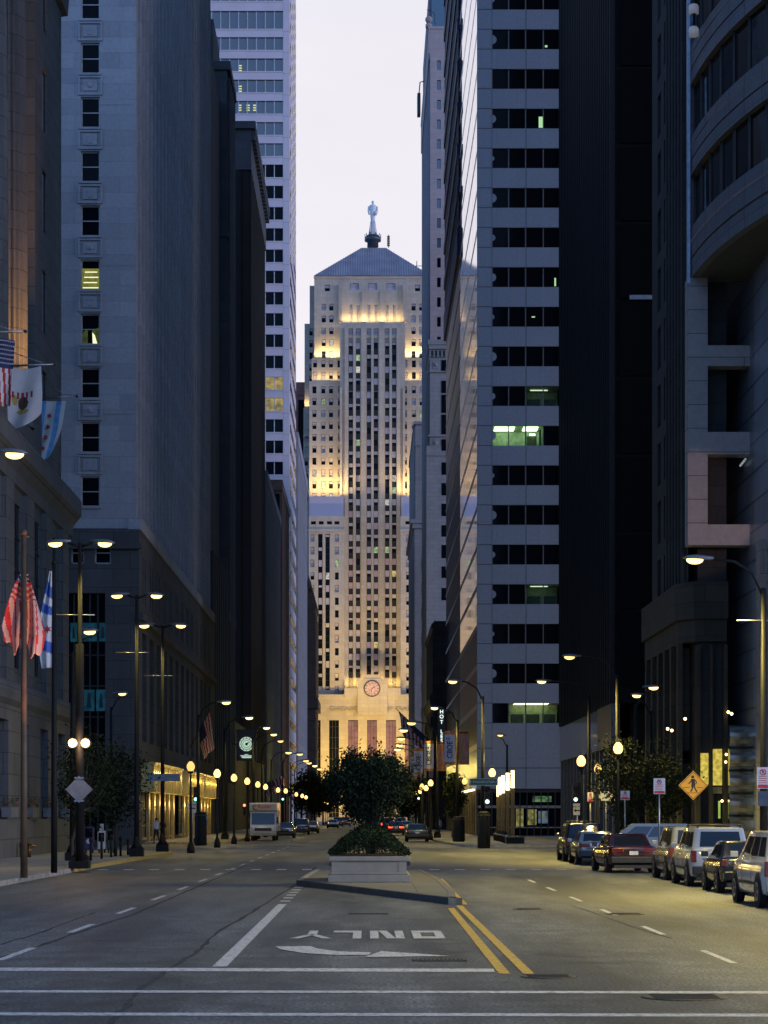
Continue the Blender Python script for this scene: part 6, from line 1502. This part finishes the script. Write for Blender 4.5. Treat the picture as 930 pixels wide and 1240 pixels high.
tree('kerbside_tree', 'dark street tree in deep shade farthest right behind the white parked cars', X(815,110), 110, .15, 2.2, (X(812,110),110,Z(958,110)), (1.3,1.5,1.7), 40, 2600, .2, lf3, 'street trees', seed=12)
for i, (u,v,Y,rx,rz_) in enumerate(((381,956,330,2.8,3.6),(371,960,390,3.2,3.8),(391,966,470,3.6,3.6),(495,958,300,2.3,3.6),(508,964,255,1.6,2.4),(488,962,380,2.8,4.0),(549,964,190,.9,1.7))):
    tree('kerbside_tree', ['distant dark tree over the left pavement beside the crown of the planter tree','distant dark tree over the far left pavement under the lamp row','farthest dark tree on the left, low beside the planter tree','dark tree on the right under the white banners','smaller dark tree tucked under the second white banner','distant dark tree on the right beside the crown of the planter tree','little dark tree by the pavement under the largest banner'][i], X(u,Y), Y, .15, Z(v,Y)*.45, (X(u,Y),Y,Z(v,Y)), (rx,rx,rz_), 34, 1500, .1+Y*.0016, lf3, 'street trees', tr=.14, seed=20+i)
# ------------------------------------------------------------------ flags
fw = plain('flag_white', (.62,.60,.60), .8, var=.05); frd = plain('flag_red', (.38,.03,.03), .8); fbl = plain('flag_navy', (.02,.03,.10), .8); fsk = plain('flag_sky_blue', (.12,.33,.62), .8); fbw = plain('flag_brown', (.10,.05,.03), .8, var=.4, scale=6)
fgold = plain('flag_gold', (.5,.35,.1), .8)
def cloth(nx, nz, fpos, fmat, name, mats, parent):
    m = MB(); vs = [fpos(i/nx, j/nz) for j in range(nz+1) for i in range(nx+1)]; m.v = [tuple(v) for v in vs]
    for j in range(nz):
        for i in range(nx):
            m.f.append([j*(nx+1)+i, j*(nx+1)+i+1, (j+1)*(nx+1)+i+1, (j+1)*(nx+1)+i]); m.m.append(fmat((i+.5)/nx, (j+.5)/nz)); m.sm.append(True)
    o = m.build(name, mats, parent, recalc=False); s = o.modifiers.new('thick', 'SOLIDIFY'); s.thickness = .012; return o
def pole(t, p0, p1, r_, finial=True):
    MB().tube([p0, p1], [r_, r_*.7], 10).build('flagpole', plain('pole_bronze', (.10,.065,.035), .35, .6), t)
    if finial: MB().ball(p1, r_*1.8, 10).build('finial', plain('pole_bronze', (.1,.065,.035)), t)
# tall pole with the drooping striped flag
px, py = -10.7, 68.0; zt = Z(648,py)
t = thing('flagpole', 'tallest flagpole at the left kerb, lit warm, its top crossed by a small fitting', 'flagpole', (px,py,.15)); 
MB().tube([(px,py,.15),(px,py,3),(px,py,zt)], [.115,.105,.075], 12).build('pole', plain('pole_bronze', (.1,.065,.035)), t); m = MB(); m.ball((px,py,zt+.08), .11, 10); m.tube([(px-.13,py,zt-.05),(px+.17,py,zt-.05)], .03, 6); m.build('finial', plain('pole_bronze', (.1,.065,.035)), t)
fws = plain('flag_white_lamplit', (.42,.36,.34), .8, var=.1)  # white cloth, the warm lamplight tinted into its colour
fl = thing('hanging_flag', 'drooping red and white striped flag wrapped round the tallest flagpole', 'flag', (px,py,Z(690,py)))
def fp(a, b):
    # two lobes hanging from the truck of the pole, folded towards the camera
    s = a*2-1; wd = .14+.52*min(1,b*1.25)**.8*(1-.12*max(0,b-.8)*5); zz = Z(694,py)-2.38*b + .20*abs(s)*b*math.sin(b*3)-(.16*s*b)
    zz += b**4*(.16*math.sin(a*13+1)-.10*math.sin(a*29))
    return Vector((px-.06+s*wd, py+.24-.16*math.cos(s*7.5+b*1.5)*b-.07*math.sin(13*a+5*b), zz))
def fm(a, b):
    if b < .10: return 2
    if b < .36: return int(b*26+abs(a-.5)*3) % 2
    return 0 if int(a*18 + 1.6*math.sin(b*4+a*5) + 1.5*b*(a-.5)*4) % 3 == 0 else 1
cloth(39, 48, fp, fm, 'cloth', [frd, fws, fbl], fl)
m = MB()
for k in range(22):
    b = R.uniform(.01,.12); a = R.random(); p = fp(a,b); m.box(p.x-.025,p.x+.025,p.y-.05,p.y-.035,p.z-.025,p.z+.025)
m.build('stars', fw, fl)
lamp('SPOT', (-8.9,64.5,1.0), 4200, (1.0,.36,.17), .15, aim=(px-.1,68,8.2), spot_size=math.radians(34), spot_blend=.7)
# second pole with the limp white and blue flag
px2, py2 = X(65.5,73.8), 73.8; zt2 = Z(684,py2)
t = thing('flagpole', 'slimmer dark flagpole right of the tallest one, holding the limp white and blue flag', 'flagpole', (px2,py2,.15))
MB().tube([(px2,py2,.15),(px2,py2,3),(px2,py2,zt2)], [.11,.10,.06], 12).build('pole', polem, t); MB().ball((px2,py2,zt2+.06), .09, 10).build('finial', polem, t)
fl = thing('hanging_flag', 'limp white flag with blue bands and red star on the slimmer flagpole', 'flag', (px2-.2,py2,Z(693,py2)))
def fp2(a, b):
    wd = .06+.38*min(1,b*2.2) - .10*max(0,b-.75)*4*(1 if b > .75 else 0)
    return Vector((px2-.07-wd*(1-a), py2-.08-.07*math.sin(a*9+b*3), Z(692,py2)-3.25*b-.22*(1-a)*math.sin(b*3)))
def fm2(a, b):
    q = b + .10*(1-a)
    return 1 if (.17 < q < .29 or .37 < q < .46 or .74 < q < .86) else 0
cloth(16, 60, fp2, fm2, 'cloth', [fw, plain('flag_blue', (.06,.13,.45), .8)], fl)
def star(mb, c, ex, ez, r_, n=6, off=Vector((0,-.03,0))):
    ps = []
    for k in range(2*n):
        a = PI*k/n; q = r_ if k % 2 == 0 else r_*.42; ps.append(tuple(Vector(c)+ex*q*math.sin(a)+ez*q*math.cos(a)+off))
    mb.poly(ps)
m = MB(); star(m, fp2(.72,.585), Vector((1,0,0)), Vector((0,0,1)), .15, 6, Vector((0,-.05,0))); m.build('star', frd, fl)
# three flags on the hall front
def wall_flag(u_base, u_tip, v, Y, label_p):
    z = Z(v,Y); xb, xt = -17.6, X(u_tip,Y); t = thing('flagpole', label_p, 'flagpole', (xb,Y,z), group='bracket flagpoles on the hall front')
    MB().tube([(xb,Y,z-.1),(xt,Y,z)], [.06,.04], 8).build('pole', steel, t); MB().ball((xt,Y,z), .085, 8).build('finial', plain('pole_bronze', (.1,.065,.035)), t); MB().tube([(xb,Y,z+.75),(xb+(xt-xb)*.8,Y,z+.03)], .015, 4).build('stay', steel, t)
    return z, xt
z, xt = wall_flag(0,31,401,95,'bracket flagpole over the columned hall cornice carrying the starred flag'); fl = thing('hanging_flag', 'starred and striped flag cut by the left edge, hung from the hall front', 'flag', (X(5,95),95,z))
Yf = 95
fpa = lambda a, b: Vector((X(-32+a*50-5*b*a,Yf), Yf-.05-.12*math.sin(a*11+2*b), Z(408+ (84)*b + 4*a*(1-b),Yf)))
cloth(44, 30, fpa, lambda a, b: 2 if (b < .43) else (int(a*15-b*2.2) % 2), 'cloth', [frd, fw, fbl], fl)
m = MB()
for j in range(6):
    for i in range(14): star(m, fpa(.46+.04*i+(.02 if j % 2 else 0)*1 if False else min(.985,.44+.042*i+(.021 if j%2 else 0)), .03+.066*j), Vector((1,0,0)), Vector((0,0,1)), .048, 5, Vector((0,-.06,0)))
m.build('stars', fw, fl)
z, xt = wall_flag(2,67,441,105,'bracket flagpole over the hall cornice carrying the white emblem flag'); Yf = 105; fl = thing('hanging_flag', 'white flag with a brown and red bird emblem, hung from the hall front', 'flag', (X(28,105),105,z))
fpb = lambda a, b: Vector((X(6+44*a - (6-4*a)*b*.6 + 3*math.sin(b*3)*(a-.4),Yf), Yf-.05-.13*math.sin(a*8+b*3)*(.3+b), Z(444+ (70+16*a*(1-a)*2 - 30*a*max(0,b-.55))*b + 3*math.sin(a*PI),Yf)))
def emb(a, b):
    x, y = (a-.52)/.9, (b-.52)
    if (x*x/.022+(y-.02)**2/.012) < 1: return 2
    if abs(y+.10) < .05 and abs(x) < .34 and int((a*17)) % 2 == 0: return 1
    if (x+.24)**2+(y+.02)**2 < .006: return 3
    if (x)**2/.03+(y-.17)**2/.002 < 1: return 3
    return 0
cloth(56, 60, fpb, emb, 'cloth', [fw, frd, fbw, fgold], fl)
z, xt = wall_flag(50,93,480,118,'bracket flagpole nearest the grey tower carrying the starred blue striped flag'); Yf = 118; fl = thing('hanging_flag', 'white flag with two sky blue stripes and four red stars, hung from the hall front', 'flag', (X(60,118),118,z))
fpc = lambda a, b: Vector((X(48+32*a - (10 + 14*a*max(0,b-.45))*b,Yf), Yf-.05-.12*math.sin(a*9+b*4)*(.4+.6*b), Z(486+(72-6*(a-.4)**2*4)*b,Yf)))
cloth(40, 50, fpc, lambda a, b: 1 if (.10 < a < .27 or .66 < a < .84) else 0, 'cloth', [fw, fsk], fl)
m = MB()
for j in range(4): star(m, fpc(.46,.25+.185*j), Vector((1,0,0)), Vector((0,0,1)), .17, 6, Vector((0,-.16,0)))
m.build('stars', frd, fl)
# flags on poles leaning out over the pavements
def lean_flag(p0, p1, Y, ca, label_p, label_f, drop):
    t = thing('flagpole', label_p, 'flagpole', p0, group='leaning flagpoles over the pavements'); MB().tube([p0,p1], [.06,.035], 8).build('pole', polem, t); MB().ball(p1, .08, 8).build('finial', plain('brass', (.2,.12,.04)), t)
    fl = thing('hanging_flag', label_f, 'flag', p1); P0, P1 = Vector(p0), Vector(p1)
    f = lambda a, b: P1.lerp(P0, .05+.55*a) + Vector((.5*b*ca + .06*math.sin(b*6+a*9), -.08*math.sin(a*10+b*3)-.04, -drop*b*(1-.25*a)))
    cloth(26, 34, f, lambda a, b: 2 if (a > .5 and b < .45) else int(a*13+b*1.5) % 2, 'cloth', [frd, fw, fbl], fl)
lean_flag((-16.1,198,Z(905,198)),(X(255,195),195,Z(858,195)),195,.9,'leaning black flagpole above the gold lit shopfront','striped flag drooping over the left globe lamps',3.3)
lean_flag((8.9,262,Z(912,262)),(X(479.5,262),262,Z(858,262)),262,1.2,'leaning flagpole in front of the limestone tower\'s foot','striped flag drooping against the yellow lit limestone',3.0)
lean_flag((-16.3,300,Z(958,300)),(X(345,300),300,Z(938,300)),300,.5,'short leaning flagpole over the distant left lamps','small dark striped flag among the distant left lamps',2.2)

# ------------------------------------------------------------------ vehicles
car_glass = glass('car_glass', (0.012,0.018,0.03), 0.05, 1.75, 0.0); tyre = plain('tyre', (.012,.012,.012), .85); rimm = plain('wheel_rim', (.38,.38,.40), .3, .8); tl_off = plain('tail_lens', (.13,.008,.008), .2, spec=.8); tl_on = emit('tail_lens_lit', (1.0,.08,.03), 3.0); plastic = plain('car_trim', (.018,.018,.02), .5); platem = plain('licence_white', (.55,.56,.6), .5); hl = plain('head_lens', (.55,.56,.6), .12, spec=.9); amberl = plain('amber_lens', (.5,.14,.02), .2)
def paint(name, c, metal=.3):
    if name in MATS: return MATS[name]
    m = plain(name, c, .22, metal, .06, 1.0, .6); b = m.node_tree.nodes['Principled BSDF']; b.inputs['Coat Weight'].default_value = .8; b.inputs['Coat Roughness'].default_value = .05; return m
KIND = {  # L, W, belt, height, greenhouse bottom (rear, front), roof (rear, front), hood height, deck height
 'sedan': (4.7,1.78,.93,1.42,(.62,1.35),(1.25,2.15),.90,.98), 'suv': (4.55,1.80,1.10,1.74,(.06,1.30),(.32,1.95),1.02,1.10),
 'van': (4.75,1.90,1.08,1.74,(.05,.85),(.42,1.85),.98,1.08), 'hatch': (3.9,1.66,.95,1.40,(.25,1.15),(.85,1.75),.88,.99)}
def car(x, y, rz, kind, pm, label, group, lit=False, rack=False, detail=True, plate_=True, sc=1.0):
    L, Wd, belt, hgt, gb, gr, hood, deck = KIND[kind]; t = thing('parked_car' if 'parked' in group else 'car', label, {'sedan':'car','suv':'suv','van':'minivan','hatch':'car'}[kind], (0,0,0), 0, group)
    b = MB(); h2 = Wd/2
    st = [(0,.80,.50,.30),(.05,.92,.38,.05),(.28,.985,.27,0),(.9,1,.24,0),(L-1.1,1,.24,0),(L-.45,.97,.26,0),(L-.1,.86,.34,-.04),(L,.70,.48,-.14)]
    def top(s): return deck if s < gb[0]+.05 else (hood if s > L-gb[1]-.05 else belt)
    st2 = []
    for a, c in zip(st, st[1:]):
        for q in range(4): st2.append(tuple(a[k]+(c[k]-a[k])*q/4 for k in range(4)))
    st2.append(st[-1]); ring = 18; vs = []
    for s, wf, z0, dz in st2:
        tz = top(s); 
        if s > L-gb[1]: tz = belt+(hood-.12-belt)*((s-(L-gb[1]))/gb[1])**1.5
        tz += min(0,dz) - (.16 if s == 0 else 0); w_ = h2*wf; zm = z0+(tz-z0)*.55
        half = [(w_*.80,z0),(w_*.95,z0+.05),(w_*.985,z0+.16),(w_,zm),(w_*.985,tz-.12),(w_*.955,tz-.045),(w_*.90,tz-.005),(w_*.5,tz+.02),(0,tz+.03)]
        pts = half + [(-a_,c_) for a_, c_ in half[::-1][1:]] + [(0,z0)]
        for a_, c_ in pts: vs.append((a_, s-L/2, c_))
    ring = len(pts); n = len(st2)
    b.add(vs, [(i*ring+k,i*ring+(k+1)%ring,(i+1)*ring+(k+1)%ring,(i+1)*ring+k) for i in range(n-1) for k in range(ring)] + [tuple(range(ring)), tuple(range((n-1)*ring,n*ring))], 0, True)
    # greenhouse
    wb, wr = h2*.93, h2*.74 if kind in ('sedan','hatch') else h2*.80; y0b, y1b, y0r, y1r = gb[0]-L/2, L/2-gb[1], gr[0]-L/2, L/2-gr[1]; zb = belt-.03
    lv = []
    for q in range(7):
        f = q/6; cr = math.sin(f*PI/2)**1.15 if f < 1 else 1; e = f**.9
        w_ = wb+(wr-wb)*e; ya, yb = y0b+(y0r-y0b)*e, y1b+(y1r-y1b)*e; zz = zb+(hgt-.035-zb)*f
        bulge = .05*(1 if kind != 'van' else .6); rr = []
        for (cx_,cy_,sx_,sy_) in ((w_,yb,1,1),(-w_,yb,-1,1),(-w_,ya,-1,-1),(w_,ya,1,-1)):
            rc = .10; order = ((0,-1),(-.3,-.3),(-1,0)) if sx_*sy_ > 0 else ((-1,0),(-.3,-.3),(0,-1))
            for ox, oy in order: rr.append((cx_+sx_*rc*ox, cy_+sy_*rc*oy, zz))
        lv.append(rr)
    nn = len(lv[0]); gv = [p for r_ in lv for p in r_]; b.add(gv, [(i*nn+k,i*nn+(k+1)%nn,(i+1)*nn+(k+1)%nn,(i+1)*nn+k) for i in range(6) for k in range(nn)], 0, True)
    cxr = [(p[0]*.86,(p[1]-(y0r+y1r)/2)*.93+(y0r+y1r)/2,hgt-.004) for p in lv[-1]]; b.add(lv[-1]+cxr, [(k,(k+1)%nn,nn+(k+1)%nn,nn+k) for k in range(nn)] + [tuple(range(nn,2*nn))], 0, True)
    ORG[t.name] = Vector((0,0,0)); bo = b.build('body', pm, t); 
    def face(ax, f): # point on a greenhouse side: ax in rear, front, left, right; f=(along 0-1, up 0-1)
        a, e = f; e2 = e**.9; w_ = wb+(wr-wb)*e2; ya, yb = y0b+(y0r-y0b)*e2, y1b+(y1r-y1b)*e2; zz = zb+(hgt-.035-zb)*e; o = .010
        if ax == 'rear': return (-w_+2*w_*a, ya-o, zz)
        if ax == 'front': return (-w_+2*w_*a, yb+o, zz)
        if ax == 'left': return (-w_-o, ya+(yb-ya)*a, zz)
        return (w_+o, ya+(yb-ya)*a, zz)
    def pane(nm, ax, a0, a1, e0, e1, n_=3):
        m = MB(); g = [[face(ax,(a0+(a1-a0)*i/n_, e0+(e1-e0)*j/n_)) for i in range(n_+1)] for j in range(n_+1)]; m.add([p for r_ in g for p in r_], [(j*(n_+1)+i,j*(n_+1)+i+1,(j+1)*(n_+1)+i+1,(j+1)*(n_+1)+i) for i in range(n_) for j in range(n_)]); return m.build(nm, car_glass, t, recalc=True)
    pane('rear_window','rear',.12,.88,.16,.86); pane('windshield','front',.09,.91,.10,.92)
    cuts = [.13,.47,.86] if kind in ('sedan','hatch') else [.04,.30,.60,.90]
    for ax in ('left','right'):
        for a0, a1 in zip(cuts, cuts[1:]): pane('side_window',ax,a0+.012,a1-.012,.16,.84)
    yr = -L/2
    MB().box(-h2*.93,h2*.93,yr-.09,yr+.12,.36,.60).build('bumper', plastic if kind in ('suv','sedan') else pm, t, bevel=.03); MB().box(-h2*.9,h2*.9,L/2-.12,L/2+.05,.34,.56).build('bumper', plastic, t, bevel=.03)
    th = (.74,.92) if kind in ('sedan','hatch') else (.72,1.06)
    for s in (-1,1):
        if kind == 'sedan': MB().box(s*h2*.90,s*h2*.42,yr-.022,yr+.06,th[0],th[1]-.02).build('tail_light', tl_on if lit else tl_off, t, bevel=.012)
        else: MB().box(s*h2*.965,s*h2*.80,yr-.015,yr+.14,th[0],th[1]).build('tail_light', tl_on if lit else tl_off, t, bevel=.012)
        MB().box(s*h2*.86,s*h2*.45,L/2-.16,L/2+.005,.62,.76).build('headlight', hl, t, bevel=.02)
        MB().box(s*(h2-.02),s*(h2+.17),L/2-gb[1]-.42,L/2-gb[1]-.30,belt+.01,belt+.16).build('mirror', pm if kind != 'hatch' else plastic, t, bevel=.02)
        for yy in (yr+.82, L/2-.88):
            r_ = .33 if kind in ('sedan','hatch') else .36
            aw = MB().disc((s*(h2+.006),yy,r_+.02), r_+.055, 'x', 20).build('wheel_arch', plastic, t)
            w_ = MB(); w_.lathe([(r_*.6,-.10),(r_*.93,-.11),(r_,-.07),(r_,.07),(r_*.93,.11),(r_*.6,.10)], (0,0,0), 20); w_.v = [(s*(h2-.09)+v[2],yy+v[0],r_+v[1]) for v in w_.v]
            wo = w_.build('wheel', tyre, t); q = MB(); q.disc((s*(h2+.016),yy,r_), r_*.62, 'x', 18, 0, .004*s)
            for k in range(5): a = 2*PI*k/5; q.box(s*(h2+.02),s*(h2+.028),yy+r_*.3*math.cos(a)-.05,yy+r_*.3*math.cos(a)+.05,r_+r_*.3*math.sin(a)-.05,r_+r_*.3*math.sin(a)+.05,1)
            q.build('rim', [rimm, plastic], wo)
    if plate_: MB().box(-.16,.16,yr-.035,yr-.012,.66 if kind == 'sedan' else .74,.80 if kind == 'sedan' else .88).build('licence_plate', platem, t)
    MB().box(-h2*.8,h2*.8,yr+.02,L/2-.1,.18,.30).build('underbody', plastic, t)
    m = MB()                                                     # panel gaps, side moulding, rear trim
    for s in (-1,1):
        for q in (.36,.60): m.box(s*(h2+.001),s*(h2+.004),yr+L*q-.008,yr+L*q+.008,.42,belt-.10)
        m.box(s*(h2-.01),s*(h2+.012),yr+1.25,L/2-1.35,.50,.57)
    m.box(-h2*.62,h2*.62,yr-.012,yr+.03,(deck if kind == 'sedan' else belt)-.30,(deck if kind == 'sedan' else belt)-.27)
    if kind in ('suv','van'): m.box(-.30,.30,yr-.014,yr+.03,.68,.94); m.box(-h2*.05,h2*.40,y0b-.02,y0b-.005,belt+.10,belt+.125)
    m.build('trim', plastic, t)
    if rack:
        m = MB()
        for s in (-1,1): m.tube([(s*wr*.86,y0r+.1,hgt+.06),(s*wr*.86,y1r-.1,hgt+.06)], .025, 6)
        for yy in (y0r+.35,(y0r+y1r)/2,y1r-.35): m.tube([(-wr*.9,yy,hgt+.07),(wr*.9,yy,hgt+.07)], .022, 6)
        for s in (-1,1):
            for yy in (y0r+.2,y1r-.2): m.box(s*wr*.86-.03,s*wr*.86+.03,yy-.05,yy+.05,hgt-.03,hgt+.07)
        m.build('roof_rack', plastic, t)
    t.location = (x, y, 0); t.rotation_euler = (0,0,rz); t.scale = (sc,sc,sc); ORG[t.name] = Vector((x,y,0)); return t
white = paint('paint_white', (.44,.45,.47), 0); silver = paint('paint_silver', (.34,.35,.37), .6); darkp = paint('paint_black', (.010,.010,.013), .2); burg = paint('paint_burgundy', (.05,.012,.012), .4); tealp = paint('paint_teal', (.02,.06,.075), .4); navy = paint('paint_navy', (.02,.03,.07), .4); redp = paint('paint_red', (.20,.02,.02), .3); pale = paint('paint_pale_blue', (.25,.3,.4), .4)
PK = 'cars parked along the west kerb'
car(8.85+.95, 49+2.35, 0, 'van', white, 'white minivan parked nearest, cut off by the right edge of the picture', PK)
car(9.4+.83, 58.3+1.95, 0, 'hatch', darkp, 'small black car parked between the white minivan and the white suv with a roof rack', PK)
car(9.42+.9, 64+2.25, 0, 'suv', white, 'white suv with black roof rack parked between the black car and the silver wagon', PK, rack=True)
car(9.6+.9, 70+2.2, 0, 'suv', silver, 'silver white wagon parked behind the burgundy sedan', PK)
car(8.6+.87, 79+2.4, .05, 'sedan', burg, 'dark burgundy sedan with white licence plate parked near the middle of the row', PK)
car(8.85+.85, 92+2.3, 0, 'sedan', silver, 'pale sedan with a red tail light strip parked behind the tall dark suv', PK, plate_=False)
car(8.8+.95, 98.5+2.3, 0, 'suv', darkp, 'tall dark suv parked farthest up the right hand row', PK, rack=True)
car(12.1, 96.5, PI/2*.96, 'van', white, 'white minivan standing sideways behind the burgundy sedan, only its roof showing', PK)
MV = 'cars driving along the street'
car(3.85, 174, 0, 'sedan', tealp, 'dark teal sedan driving away beside the right kerb, nearest of the moving cars', MV)
car(2.9, 232, 0, 'sedan', navy, 'dark sedan with lit red tail lights just behind the teal sedan', MV, lit=True)
car(4.6, 262, 0, 'sedan', pale, 'pale blue car beside the lit sedan further up the right lane', MV)
car(2.6, 300, 0, 'suv', navy, 'dark suv far up the right lane beyond the lit sedan', MV, lit=True)
car(4.8, 330, 0, 'van', pale, 'pale van farthest up the right lane near the dark trees', MV)
car(1.6, 360, 0, 'sedan', darkp, 'small dark car with lit tail lights hidden behind the planter stems', MV, lit=True)
PL = 'cars standing along the east kerb'
car(-7.7, 203, PI, 'sedan', darkp, 'dark car standing right behind the white box truck', PL)
car(-7.3, 238, PI, 'suv', navy, 'dark suv with blue glass parked second beyond the white box truck', PL)
car(-6.6, 252, PI, 'sedan', paint('paint_gold', (.3,.2,.06), .5), 'gold lit sedan facing us beyond the dark suv on the left', PL)
car(-5.6, 345, PI, 'sedan', white, 'white sedan far down the left lane facing us', PL)
car(-5.4, 390, PI, 'suv', navy, 'dark blue suv far down the left lane beyond the white sedan', PL)
car(-4.4, 420, PI, 'suv', redp, 'dark red suv farthest down the left lane', PL)
# box truck facing the camera
Yt = 178; x0, x1 = X(301.5,Yt), X(335.5,Yt); tr = thing('box_truck', 'white rental box truck facing us at the left kerb with red lettering over its cab', 'truck', ((x0+x1)/2,Yt,0)); wp = paint('truck_white', (.56,.56,.58), 0)
MB().box(x0+.02,x1-.02,Yt+1.7,Yt+7.2,.75,3.12).build('cargo_box', wp, tr, bevel=.04); b = MB(); b.extr([(x0+.03,Yt+.35,2.36),(x0+.03,Yt+.15,2.5),(x0+.03,Yt+.10,3.0),(x0+.03,Yt+.22,3.1),(x0+.03,Yt+1.69,3.1),(x0+.03,Yt+1.69,2.36)], (x1-x0-.06,0,0)); b.build('overcab', wp, tr)
c = MB(); c.extr([(x0+.1,Yt+1.68,.55),(x0+.1,Yt+.05,.55),(x0+.1,Yt,.9),(x0+.1,Yt+.03,1.28),(x0+.1,Yt+.35,2.34),(x0+.1,Yt+1.68,2.34)], (x1-x0-.2,0,0)); cab = c.build('cab', wp, tr)
MB().extr([(x0+.2,Yt+.035,1.35),(x0+.2,Yt+.31,2.26),(x1-.2,Yt+.31,2.26),(x1-.2,Yt+.035,1.35)], (0,-.02,-.004)).build('windshield', car_glass, cab)
MB().box(x0+.45,x1-.45,Yt-.04,Yt-.002,.82,1.05).build('grille', plastic, cab); MB().box(x0+.05,x1-.05,Yt-.12,Yt+.1,.42,.68).build('bumper', plain('bumper_grey', (.3,.3,.31), .5), tr, bevel=.03)
for s in (0,1):
    xa = x0+.16 if s == 0 else x1-.44; MB().box(xa,xa+.28,Yt-.05,Yt-.003,.8,.98).build('headlight', hl, cab); MB().box(xa,xa+.12,Yt-.15,Yt-.122,.5,.6).build('fog_lamp', hl, tr); MB().box(xa+(.0 if s==0 else .2),xa+(.08 if s==0 else .28),Yt-.05,Yt-.003,1.0,1.1).build('turn_signal', amberl, cab)
    xm = x0-.12 if s == 0 else x1-.05; MB().box(xm,xm+.17,Yt+.25,Yt+.35,1.4,1.95).build('mirror', plastic, cab)
    for yy in (Yt+.75, Yt+5.6):
        w_ = MB(); w_.lathe([(.2,-.13),(.36,-.13),(.39,-.08),(.39,.08),(.36,.13),(.2,.13)], (0,0,0), 18); xc = (x0+.28) if s == 0 else (x1-.28); w_.v = [(xc+v[2],yy+v[0],.39+v[1]) for v in w_.v]; wo = w_.build('wheel', tyre, tr)
        MB().disc((xc+(.14 if s else -.14),yy,.39), .2, 'x', 16).build('rim', rimm, wo)
MB().box(x0+.3,x1-.3,Yt+.4,Yt+7,.5,.74).build('chassis', plastic, tr)
text('lettering', 'Ryder', .42, red, tr, facing((x0+x1)/2+.12, Yt+.085, 2.80) @ Matrix.Shear('XY', 4, (.18,0)) if False else facing((x0+x1)/2+.12, Yt+.085, 2.80), .01, sx=1.1)
m = MB(); cxx = (x0+x1)/2-.55; ring = [(cxx+.28*math.cos(a_/10.),Yt+.09,2.72+.20*math.sin(a_/10.)) for a_ in range(16,52)]; m.tube(ring, [.02+.02*math.sin(PI*i/36) for i in range(36)], 5); m.build('swoosh', blk, tr)
text('side_lettering', 'Ryder', .6, red, tr, Matrix.Translation((x1-.005,Yt+4.3,2.3)) @ Matrix.Rotation(PI/2,4,'Z') @ Matrix.Rotation(PI/2,4,'X'), .01)

# ------------------------------------------------------------------ people
def person(x, y, z, label, shirt, trousers, stride=.18, facing_=0.0, skin=(.35,.22,.16)):
    t = thing('person', label, 'person', (x,y,z), facing_); ORG[t.name] = Vector((0,0,0))
    J = {'pel':(0,0,.95),'bel':(0,0,1.1),'che':(0,0,1.32),'nek':(0,0,1.5),'hea':(0,.0,1.62),'top':(0,0,1.74),
         'lh':(-.1,0,.92),'lk':(-.11,stride*.6,.5),'la':(-.11,stride*.7,.08),'lt':(-.11,stride*.7+.16,.04),'rh':(.1,0,.92),'rk':(.11,-stride*.2,.5),'ra':(.11,-stride,.1),'rt':(.11,-stride+.15,.04),
         'ls':(-.19,0,1.42),'le':(-.25,-.06,1.14),'lw':(-.24,.06,.9),'lf':(-.23,.1,.8),'rs':(.19,0,1.42),'re':(.25,.06,1.14),'rw':(.24,.14,.92),'rf':(.23,.18,.83)}
    E = [('pel','bel'),('bel','che'),('che','nek'),('nek','hea'),('hea','top'),('pel','lh'),('lh','lk'),('lk','la'),('la','lt'),('pel','rh'),('rh','rk'),('rk','ra'),('ra','rt'),('che','ls'),('ls','le'),('le','lw'),('lw','lf'),('che','rs'),('rs','re'),('re','rw'),('rw','rf')]
    rad = {'pel':.14,'bel':.135,'che':.16,'nek':.06,'hea':.10,'top':.075,'lh':.10,'rh':.10,'lk':.065,'rk':.065,'la':.045,'ra':.045,'lt':.035,'rt':.035,'ls':.07,'rs':.07,'le':.05,'re':.05,'lw':.035,'rw':.035,'lf':.03,'rf':.03}
    ks = list(J); me = bpy.data.meshes.new('person'); me.from_pydata([J[k] for k in ks], [(ks.index(a), ks.index(b)) for a, b in E], []); o = bpy.data.objects.new('body', me); col.objects.link(o)
    o.modifiers.new('skin', 'SKIN'); o.modifiers.new('sub', 'SUBSURF').render_levels = 1
    for i, k in enumerate(ks): d = me.skin_vertices[0].data[i]; d.radius = (rad[k], rad[k]*(.75 if k in ('pel','bel','che') else 1)); d.use_root = (k == 'pel')
    dg = bpy.context.evaluated_depsgraph_get(); m2 = bpy.data.meshes.new_from_object(o.evaluated_get(dg)); bpy.data.objects.remove(o)
    for m_ in (plain('skin', skin, .6), shirt, trousers, plain('shoe', (.02,.02,.02), .6)): m2.materials.append(m_)
    for p in m2.polygons:
        c = p.center; p.use_smooth = True
        p.material_index = 3 if c.z < .12 else (2 if c.z < 1.0 and abs(c.x) < .2 else (0 if (c.z > 1.5 or (abs(c.x) > .18 and c.z < 1.1)) else 1))
    o = bpy.data.objects.new('body', m2); col.objects.link(o); o.parent = t
    MB().ball((0,-.015,1.69), .112, 12, 0, (.95,1.05,.85)).build('hair', plain('hair_dark', (.02,.015,.012), .7), t)
    return t
person(X(531,203),203,.15,'person in a pale blue shirt walking away along the right pavement',plain('shirt_blue', (.18,.30,.50), .8),plain('trousers_dark', (.02,.022,.03), .8))
person(X(189.5,150),150,.15,'person in a white shirt passing the gold lit shop doorway on the left',plain('shirt_pale', (.45,.48,.55), .8),plain('trousers_dark', (.02,.022,.03), .8),facing_=.8)
person(X(196.5,152),152,.15,'person in dark clothes beside the white shirted one at the shop doorway',plain('shirt_dark', (.03,.03,.05), .8),plain('trousers_dark', (.02,.022,.03), .8),facing_=-.6)
